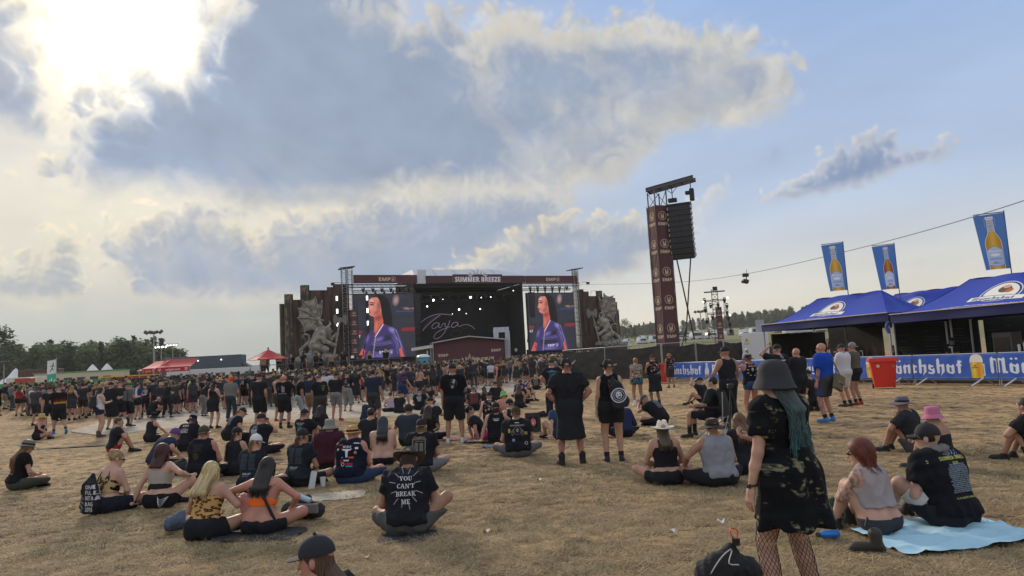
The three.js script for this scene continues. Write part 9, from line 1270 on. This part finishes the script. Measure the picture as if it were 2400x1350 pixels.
// ---------- the rest of the crowd: a few kinds, each set down many times ----------
const kinds=[
['black shirt and black shorts',{top:tee(BK),bot:shorts(BK,0.85),hair:short(DK),arms:['fold','hang'],fat:1.1}],['black shirt, black cap and dark trousers',{top:tee(BK),bot:pants(DG),hat:cap(),arms:['hang','cup']}],['black tank top and long brown hair',{f:1,top:tank(BK),bot:shorts(BK,0.4),hair:long(0x3c2a1c,0.35),arms:['hang','phone']}],['straw hat and black shirt',{top:tee(BK),bot:shorts(DG,0.9),hat:wide(0xb89a5c,0.17,{dip:0.3}),arms:['fold','fold'],fat:1.12}],
['white shirt and dark shorts',{top:tee([0.5,0.5,0.52]),bot:shorts(BK,0.8),hair:short(0x4a3828),arms:['hang','cup']}],['grey shirt and jeans',{top:tee([0.14,0.14,0.15]),bot:pants([0.05,0.07,0.11]),hair:short(0x2a2018),arms:['pocket','hang']}],['patched denim vest and black shorts',{top:vest('vestB'),bot:shorts(BK,0.85),hair:long(0x2a1e16,0.25),arms:['hang','cup'],fat:1.1}],['no shirt and dark shorts',{bot:shorts(DG,0.8),hair:short(0x2a2018),arms:['hang','fold'],skin:'tan'}],
['navy shirt and khaki shorts',{top:tee(NV),bot:shorts([0.2,0.16,0.1],0.85),hat:cap(0x3a3c40),arms:['fold','fold']}],['red top and black shorts',{f:1,top:tank([0.3,0.025,0.03]),bot:shorts(BK,0.4),hair:long(0x5a3a24,0.28),arms:['hang','phone']}],['black dress and blonde hair',{f:1,top:tank(BK),bot:{name:'skirt',c:BK,hemY:0.6,wide:0.24},hair:long(0xa98c5a,0.32),arms:['hang','cup'],skin:'fair'}],['bucket hat and black shirt',{top:tee('rites'),bot:shorts(BK,0.9),hat:bucket(0x3a3e34),arms:['hang','hang'],fat:1.18}],
['black shirt and bald head',{top:tee('grey'),bot:shorts(BK,0.95),arms:['fold','fold'],fat:1.2,skin:'red'}],['black kilt and black shirt',{top:tee(BK),bot:kilt(BK,0.46),hair:long(0x33241a,0.3),arms:['hip','hang'],fat:1.12}],['olive shirt and grey cap',{top:tee([0.07,0.075,0.045]),bot:shorts(BK,0.9),hat:cap(0x6a6c70),arms:['cup','hang']}],['cream sun hat and black top',{f:1,top:tank(BK),bot:pants(BK),hat:wide(0xcfc4a4,0.19,{dip:0.5}),hair:long(0x6a4c30,0.2),arms:['phone','hang']}],
];
const seatedKinds=[['black shirt and cap',{pose:'cross',top:tee(BK),bot:pants(BK),hat:cap(),arms:['lap','lap']}],['black top and long hair',{f:1,pose:'knees',top:tank(BK),bot:shorts(BK,0.6),hair:long(0x4a3422,0.35),arms:['hug','hug']}],['dark shirt and short hair',{pose:'open',top:tee(NV),bot:shorts(DG,0.8),hair:short(0x3a2a1c),arms:['ground','knee']}]];
const often=[0,0,0,0,1,1,1,2,2,2,3,3,4,5,6,6,7,8,9,10,10,11,11,12,12,13,13,14,15],protos=new Map(),crowdR=rng(2024);
function member(kind,list,x,z,where,group,y){
const[what,spec]=list[kind],label=(list===kinds?'person in ':'seated person in ')+ what + ' ' + where,turn=(crowdR()<0.12?Math.PI:0)+(crowdR()- 0.5)*1.3 + Math.atan2(-(-6.5 - x),116 + z)*0.8,key=list===kinds?'k' + kind:'s' + kind,gname=group + ': ' + what,h=0.94 + 0.12*crowdR();
let t=protos.get(key);
if(!t){t=person({...spec,label,at:[x,z],h:spec.f?1.68:1.78,turn,cell:0.034,y,group:gname});protos.set(key,t);}
else{const c=t.clone();c.name=numbered('person');c.userData={label,category:'person',group:gname};scene.add(c);t=c;c.position.set(x,y??groundY(x,z),z);c.rotation.set(0,turn,0);}
t.scale.setScalar(h);return t;
}
function fill(n,cx,spotsOf,where,group,list=kinds,min=0.62){
const placed=[];let tries=0;
while(placed.length<n&&tries++<n*60){const p=spotsOf();if(placed.some((q)=>Math.hypot(q[0]- p[0],q[1]- p[1])<min)||scene.children.some((o)=>o.userData.category==='person'&&Math.hypot(o.position.x - p[0],o.position.z - p[1])<min))continue;placed.push(p);member(list===kinds?often[Math.floor(crowdR()*often.length)]:Math.floor(crowdR()*list.length),list,p[0],p[1],where,group,p[2]);}
}
const quad=(a,b,c,d)=>()=>{const u=crowdR(),v=crowdR();return[mixN(mixN(a[0],b[0],u),mixN(d[0],c[0],u),v),mixN(mixN(a[1],b[1],u),mixN(d[1],c[1],u),v)];};
fill(44,0,quad([-29.1,-39.36],[-22.08,-38.45],[-23.4,-50.66],[-43.06,-58.21]),'by the green fence','people by the green fence');
fill(52,0,quad([-19.19,-41.53],[-7.21,-33.59],[-10.84,-52.12],[-27.99,-59.83]),'in front of the parasol','people in front of the parasol');
fill(14,0,()=>{const u=(crowdR()- 0.5)*10,v=(crowdR()- 0.5)*3,c=Math.cos(0.25),s=Math.sin(0.25);return[-14.6 + u*c + v*s,-56 - u*s + v*c,1.52];},'on the raised viewing platform','people on the platform');
fill(34,0,quad([-10.75,-47.61],[-1.52,-49.01],[-1.81,-59.49],[-13.5,-63.22]),'before the control house','people before the control house',kinds,0.7);
fill(40,0,quad([-0.88,-55.1],[5.65,-50.94],[8.24,-63.69],[-1.09,-89.4]),'near the black fence','people by the black fence');
fill(14,0,quad([-5.25,-25.06],[0.86,-26.71],[0.79,-36.87],[-6.04,-32.58]),'on the edge of the paving','people sitting by the paving',seatedKinds,0.8);
{
const grp=new THREE.Group();grp.name='crowd';grp.userData={kind:'stuff',label:'dense crowd standing in front of the stage',category:'crowd'};scene.add(grp);
const bake=(t)=>{t.updateMatrixWorld(true);const inv=t.matrixWorld.clone().invert(),list=[];t.traverse((o)=>{if(o.isMesh){const m=o.material,c=m.vertexColors?null:m.map?[0.03,0.03,0.035]:m.color.toArray();list.push([o.geometry,inv.clone().multiply(o.matrixWorld),c]);}});const g=joinG(list.map(([a,m,c])=>{if(c&&a.attributes.color){a=a.clone();a.deleteAttribute('color');}return[a,m,c];}));return g;};
const spots=[],r=rng(99);let n=0;while(n++<9000&&spots.length<1100){const u=-27 + r()*52,v=4 + Math.pow(r(),0.8)*50,c=Math.cos(STAGE_TURN),s=Math.sin(STAGE_TURN),x=STAGE[0]+ u*c + v*s,z=STAGE[2]- u*s + v*c;if((Math.abs(x + 4.5)<5&&z>-74&&z<-64)||z>-62&&x<-7.5||x>0.5*(-z)- 20&&z>-54||z>-50)continue;if(x>2&&z>-56)continue;spots.push([x,z]);}
for(let i=0;i<420;i++){const u=r(),v=r(),a=(-34 + 38*u)*0.01745,d=mixN(40,62,v);if(a>-0.07&&d<46)continue;spots.push([d*Math.sin(a),-d*Math.cos(a)]);}
const mats=new THREE.MeshStandardMaterial({vertexColors:true,roughness:0.85,side:THREE.DoubleSide}),ks=[...protos.entries()].filter(([k])=>k[0]==='k');
ks.forEach(([k,t],i)=>{const own=spots.filter((_,q)=>'k' + often[Math.floor(hash2(q,5)*often.length)]===k),im=new THREE.InstancedMesh(bake(t),mats,own.length),M=new THREE.Matrix4(),q=new THREE.Quaternion();im.name='spectator';own.forEach(([x,z],j)=>{q.setFromAxisAngle(V(0,1,0),STAGE_TURN*0.3 +(r()- 0.5)*0.7);const h=0.94 + 0.14*r();M.compose(V(x,groundY(x,z),z),q,V(h,h,h));im.setMatrixAt(j,M);});grp.add(im);});
}
{const p=onStage('person','musician in pale shirt at a keyboard stand on stage','person',[7.6,2.25,-0.8]),t=person({label:'tmp',at:[0,0],y:0,h:1.78,turn:0,top:tee([0.5,0.5,0.5]),bot:pants(BK),hair:long(0xa08860,0.2),arms:['phone','phone'],cell:0.034});while(t.children.length)p.add(t.children[0]);scene.remove(t);p.rotation.y +=Math.PI;mesh('keyboard_stand',[box(1.2,0.1,0.35,0,1.0,-0.5),bar([-0.4,0,-0.5],[0.4,1,-0.5],0.02),bar([0.4,0,-0.5],[-0.4,1,-0.5],0.02)],darkSteel,p);}
// ---------- things lying about ----------
const gthing=(name,label,cat,p,turn=0,group)=>thing(name,label,cat,[p[0],groundY(p[0],p[1])+ 0.01,p[1]],turn,group);
{
const C=[[3,-6.87],[3.07,-5.98],[4.46,-6.23],[4.37,-7.5]],n=34,p=[],uv=[],idx=[];for(let j=0;j<=n;j++)for(let i=0;i<=n;i++){const u=i / n,v=j / n,x=mixN(mixN(C[0][0],C[1][0],u),mixN(C[3][0],C[2][0],u),v)+ 0.03*noise2(v*9,u*3),z=mixN(mixN(C[0][1],C[1][1],u),mixN(C[3][1],C[2][1],u),v)+ 0.03*noise2(u*9 + 5,v*4),w=(1 - Math.abs(noise2(x*2.6 + 4,z*3.4)))**4;p.push(x,groundY(x,z)+ 0.03 + 0.035*w + 0.012*noise2(x*9,z*9),z);uv.push(u,v);if(i&&j){const a=j*(n + 1)+ i;idx.push(a - n - 2,a,a - n - 1,a - n - 2,a - 1,a);}}
const g=new THREE.BufferGeometry();g.setAttribute('position',new THREE.Float32BufferAttribute(p,3));g.setAttribute('uv',new THREE.Float32BufferAttribute(uv,2));g.setIndex(idx);g.computeVertexNormals();tag(mesh('picnic_blanket',g,std([0.36,0.58,0.68],0.95,{side:THREE.DoubleSide})),'pale blue blanket spread under the copper-haired woman and the big man','blanket');
const bt=gthing('boot','empty black lace-up boot standing on the pale blue blanket','boot',[2.9,-6.18],1.2);bt.position.y +=0.085;const sh=mesh('upper',shoeGeo('boot',0.009).clone(),std([0.034,0.031,0.026],0.75),bt);sh.geometry.scale(1.05,0.82,1.0);const so=mesh('sole',soleG(0.009).clone(),std([0.012,0.012,0.011],0.8),bt);so.geometry.scale(1.07,0.86,1.02);mesh('tongue',[box(0.06,0.07,0.015,0,0.16,-0.045,0.3)],std([0.02,0.02,0.02],0.8),bt);
}
const sack=(name,label,p,w,h,d,c,turn,o={})=>{const t=gthing(name,label,o.cat||'bag',p,turn),g=fold(limbs([{a:[-w*0.35,h*0.3,0],b:[w*0.35,h*0.3,0],ra:h*0.34,rb:h*0.3,k:0.05},{a:[-w*0.15,h*0.5,0],b:[w*0.1,h*0.75,-d*0.1],ra:h*0.22,rb:h*0.14,k:0.08}],0.013,[[0,-1,0,0]]),0.016,11,w*9);mesh('body',g,std(c,0.9),t);return t;};
{const t=sack('drawstring_bag','black drawstring bag with orange loop at the bottom picture edge',[1.5,-5.56],0.42,0.36,0.3,[0.014,0.014,0.016],0.2);mesh('bottle_cap',[new THREE.CylinderGeometry(0.03,0.03,0.05,12).translate(0.08,0.33,0)],std([0.01,0.01,0.012],0.4),t);mesh('loop',[tubeOf([[0.08,0.35,0],[0.03,0.4,0.02],[0.05,0.43,0.0],[0.1,0.41,0]],0.006,12,5,true)],std([0.7,0.1,0.03],0.6),t);mesh('cord',[tubeOf([[-0.22,0.12,0.1],[-0.1,0.27,0.12],[0.0,0.3,0.08],[-0.06,0.22,0.14],[0.02,0.2,0.13]],0.005,24,5)],std([0.55,0.53,0.48],0.8),t);}
{const t=sack('rucksack','open black and grey rucksack beside the neon orange bra',[-2.66,-8.87],0.5,0.3,0.3,[0.02,0.02,0.024],-0.2);mesh('side_panel',[rbox(0.34,0.12,0.04,0.02,0.08,0.13,0.11)],std([0.16,0.16,0.17],0.8),t);mesh('water_bottle',[new THREE.CylinderGeometry(0.035,0.035,0.2,12).rotateZ(1.2).translate(0.02,0.24,0.03)],std([0.4,0.52,0.58],0.3),t);}
sack('rolled_jacket','dark green and black jacket heap beside the black boots',[3.08,-7.43],0.5,0.22,0.3,[0.018,0.035,0.028],0.3,{cat:'jacket'});sack('denim_jacket','crumpled denim jacket beside the platinum blonde woman',[-4.05,-8.67],0.3,0.24,0.2,[0.07,0.1,0.15],0.5,{cat:'jacket'});sack('black_bag','small black bag behind the man with blue back print',[0.73,-22.51],0.36,0.2,0.2,[0.02,0.024,0.035],0);sack('black_bag','black bag heap beside the man with pentagram print',[-6.32,-13.55],0.4,0.34,0.2,BK,0);
matT('black cushion mat under the neon orange bra woman',-2.92,-8.12,0.95,0.6,BK,-0.15);matT('black seat mat under the white-lettered shirt',-1.22,-7.66,0.6,0.45,BK,0);matT('magenta cloth under the white-shoed man',-1.47,-17.07,0.7,0.5,[0.2,0.02,0.06],0.2);matT('blue towel beside the crest vest',-0.45,-15.24,0.7,0.3,[0.1,0.15,0.28],0.2);matT('pale flattened slab of straw beside the festival vest',-2.64,-10.23,0.85,0.62,[0.42,0.37,0.28],0.1,0.012);
const flask=(label,p,c,tilt,h=0.26,group)=>{const t=gthing('bottle',label,'bottle',p,0.5),g=lathe([[0,0],[0.035,0],[0.037,0.01],[0.037,h*0.68],[0.03,h*0.78],[0.018,h*0.86],[0.018,h*0.92]],18);const b=mesh('body',g,std(c,0.25),t),k=mesh('cap',new THREE.CylinderGeometry(0.021,0.021,h*0.1,14).translate(0,h*0.96,0),std([0.02,0.02,0.02],0.5),t);t.rotation.z=tilt;t.position.y +=0.03;};
flask('bright blue water bottle lying by the cream-hatted woman',[2.3,-9.95],[0.01,0.11,0.4],1.0,0.32);flask('blue plastic bottle lying on the grass near the blanket',[2.81,-6.69],[0.01,0.16,0.5],1.45,0.26);flask('clear bottle with red cap beside the light-brown hair',[3.16,-10.71],[0.3,0.06,0.05],0.1,0.3);
for(const[p,label]of[[[-3.04,-11.17],'empty clear cup beside the festival vest'],[[-2.09,-18.16],'white cup, first of a pair beside the auburn hair'],[[-2,-18.32],'white cup, second of a pair beside the auburn hair'],[[-1.82,-18.02],'clear cup lying near the white-shoed man']]){const t=gthing('plastic_cup',label,'cup',p);mesh('wall',new THREE.CylinderGeometry(0.045,0.034,0.14,14,1,true).translate(0,0.07,0),std([0.6,0.62,0.62],0.35,{side:THREE.DoubleSide}),t);mesh('base',new THREE.CylinderGeometry(0.034,0.034,0.006,14).translate(0,0.004,0),std([0.55,0.57,0.57],0.4),t);}
{const t=gthing('paper_bag','white paper wrapper standing beside the cross-legged tour shirt','wrapper',[-3.17,-10.99],0.2);mesh('paper',[plate(0.09,0.26,3,6,(u,v)=>[0.05*v,0,0.02*Math.sin(u*6 + v*3)]).translate(0,0.13,0)],std([0.62,0.63,0.64],0.8,{side:THREE.DoubleSide}),t);}
{const t=gthing('carrier_bag','black carrier bag with a red hand emblem on the grass','bag',[0.33,-17.89],-0.15),e=canvasTex(128,128,(x)=>{x.fillStyle='#141416';x.fillRect(0,0,128,128);x.fillStyle='#b02a22';x.beginPath();x.ellipse(64,64,42,54,0,0,7);x.fill();horns(x,64,64,34,'#e6dcd6','#b02a22');});mesh('body',[plate(0.38,0.46,8,8,(u,v)=>[0.03*(0.5 - u)*v,0,0.05*Math.sin(u*3.1)*(1 - v)+ 0.01*noise2(u*6,v*6)]).translate(0,0.23,0.03),plate(0.38,0.46,6,6,(u,v)=>[0,0,-0.05*Math.sin(u*3.1)*(1 - v)]).translate(0,0.23,-0.03)],std(BK,0.5,{side:THREE.DoubleSide}),t);mesh('emblem',[plate(0.2,0.26,6,6,(u,v)=>[0,0,0.05*Math.sin((0.25 + u*0.5)*3.1)*(0.8 - v*0.5)]).translate(0.02,0.24,0.04)],withMap(e),t);}
{const t=gthing('tripod','thin black camera tripod beside the man in black tank top','tripod',[4.17,-14.22]);for(let i=0;i<3;i++)mesh('leg',[bar([0,1.0,0],[Math.cos(i*2.09 + 0.4)*0.22,0,Math.sin(i*2.09 + 0.4)*0.22],0.012)],darkSteel,t);mesh('head',[rbox(0.12,0.1,0.1,0.02,0,1.04,0)],darkSteel,t);}
{const t=gthing('sign_board','black board with pale markings lying on the grass beside the seated group','board',[-0.95,-16.28],-0.3);mesh('board',[box(0.7,0.02,0.45,0,0.03,0)],std([0.02,0.02,0.022],0.5),t);mesh('marking',[box(0.2,0.004,0.12,0.02,0.043,0)],std([0.4,0.4,0.4],0.6),t);}
tag(matT('dark strip of bark mulch on the grass by the paving',-12.52,-21.06,3.0,0.5,[0.05,0.038,0.026],0.12,0.02),null,'mulch');
{const r=rng(41),cols=[[0.6,0.6,0.58],[0.5,0.46,0.38],[0.55,0.5,0.1],[0.3,0.32,0.34]],q=[[12.17,-22.08],[0.24,-10.56],[1.42,-7.2],[-0.4,-7.62],[5.65,-15.09],[-8.25,-16.01],[1.99,-7.51],[-1.48,-6.88]],n=['near the red bin','in the open grass right of the white-lettered shirt','below the cream-hatted woman','beside the white-lettered shirt','by the blue trainers','beside the red shorts','near the fishnet tights','near the cap at the bottom edge'];q.forEach((p,i)=>{const t=gthing('litter_scrap',['white','buff','yellow','grey'][i===0?2:i % 2]+ ' scrap of litter on the grass ' + n[i],'litter',p,r()*6);mesh('paper',[plate(0.07,0.05,4,3,(u,v)=>[0,0,0.02*Math.sin(u*5 + v*3)]).rotateX(-1.3).translate(0,0.03,0)],std(cols[i===0?2:i % 2],0.8,{side:THREE.DoubleSide}),t);});}
{const t=thing('drinks_table','red folding drinks table behind the fence','table',[11.9,0.12,-45.6],0.2);mesh('top',[box(1.8,0.05,0.7,0,1.05,0)],std([0.4,0.03,0.03],0.5),t);mesh('front',[box(1.8,0.8,0.03,0,0.62,0.33)],std([0.42,0.03,0.03],0.6),t);for(const x of[-0.8,0.8])mesh('leg',[bar([x,0,0],[x,1.05,0],0.025)],alu,t);}

scene.traverse((o)=>{if(o.isMesh){o.castShadow=true;o.receiveShadow=true;}});
renderer.render(scene,camera);
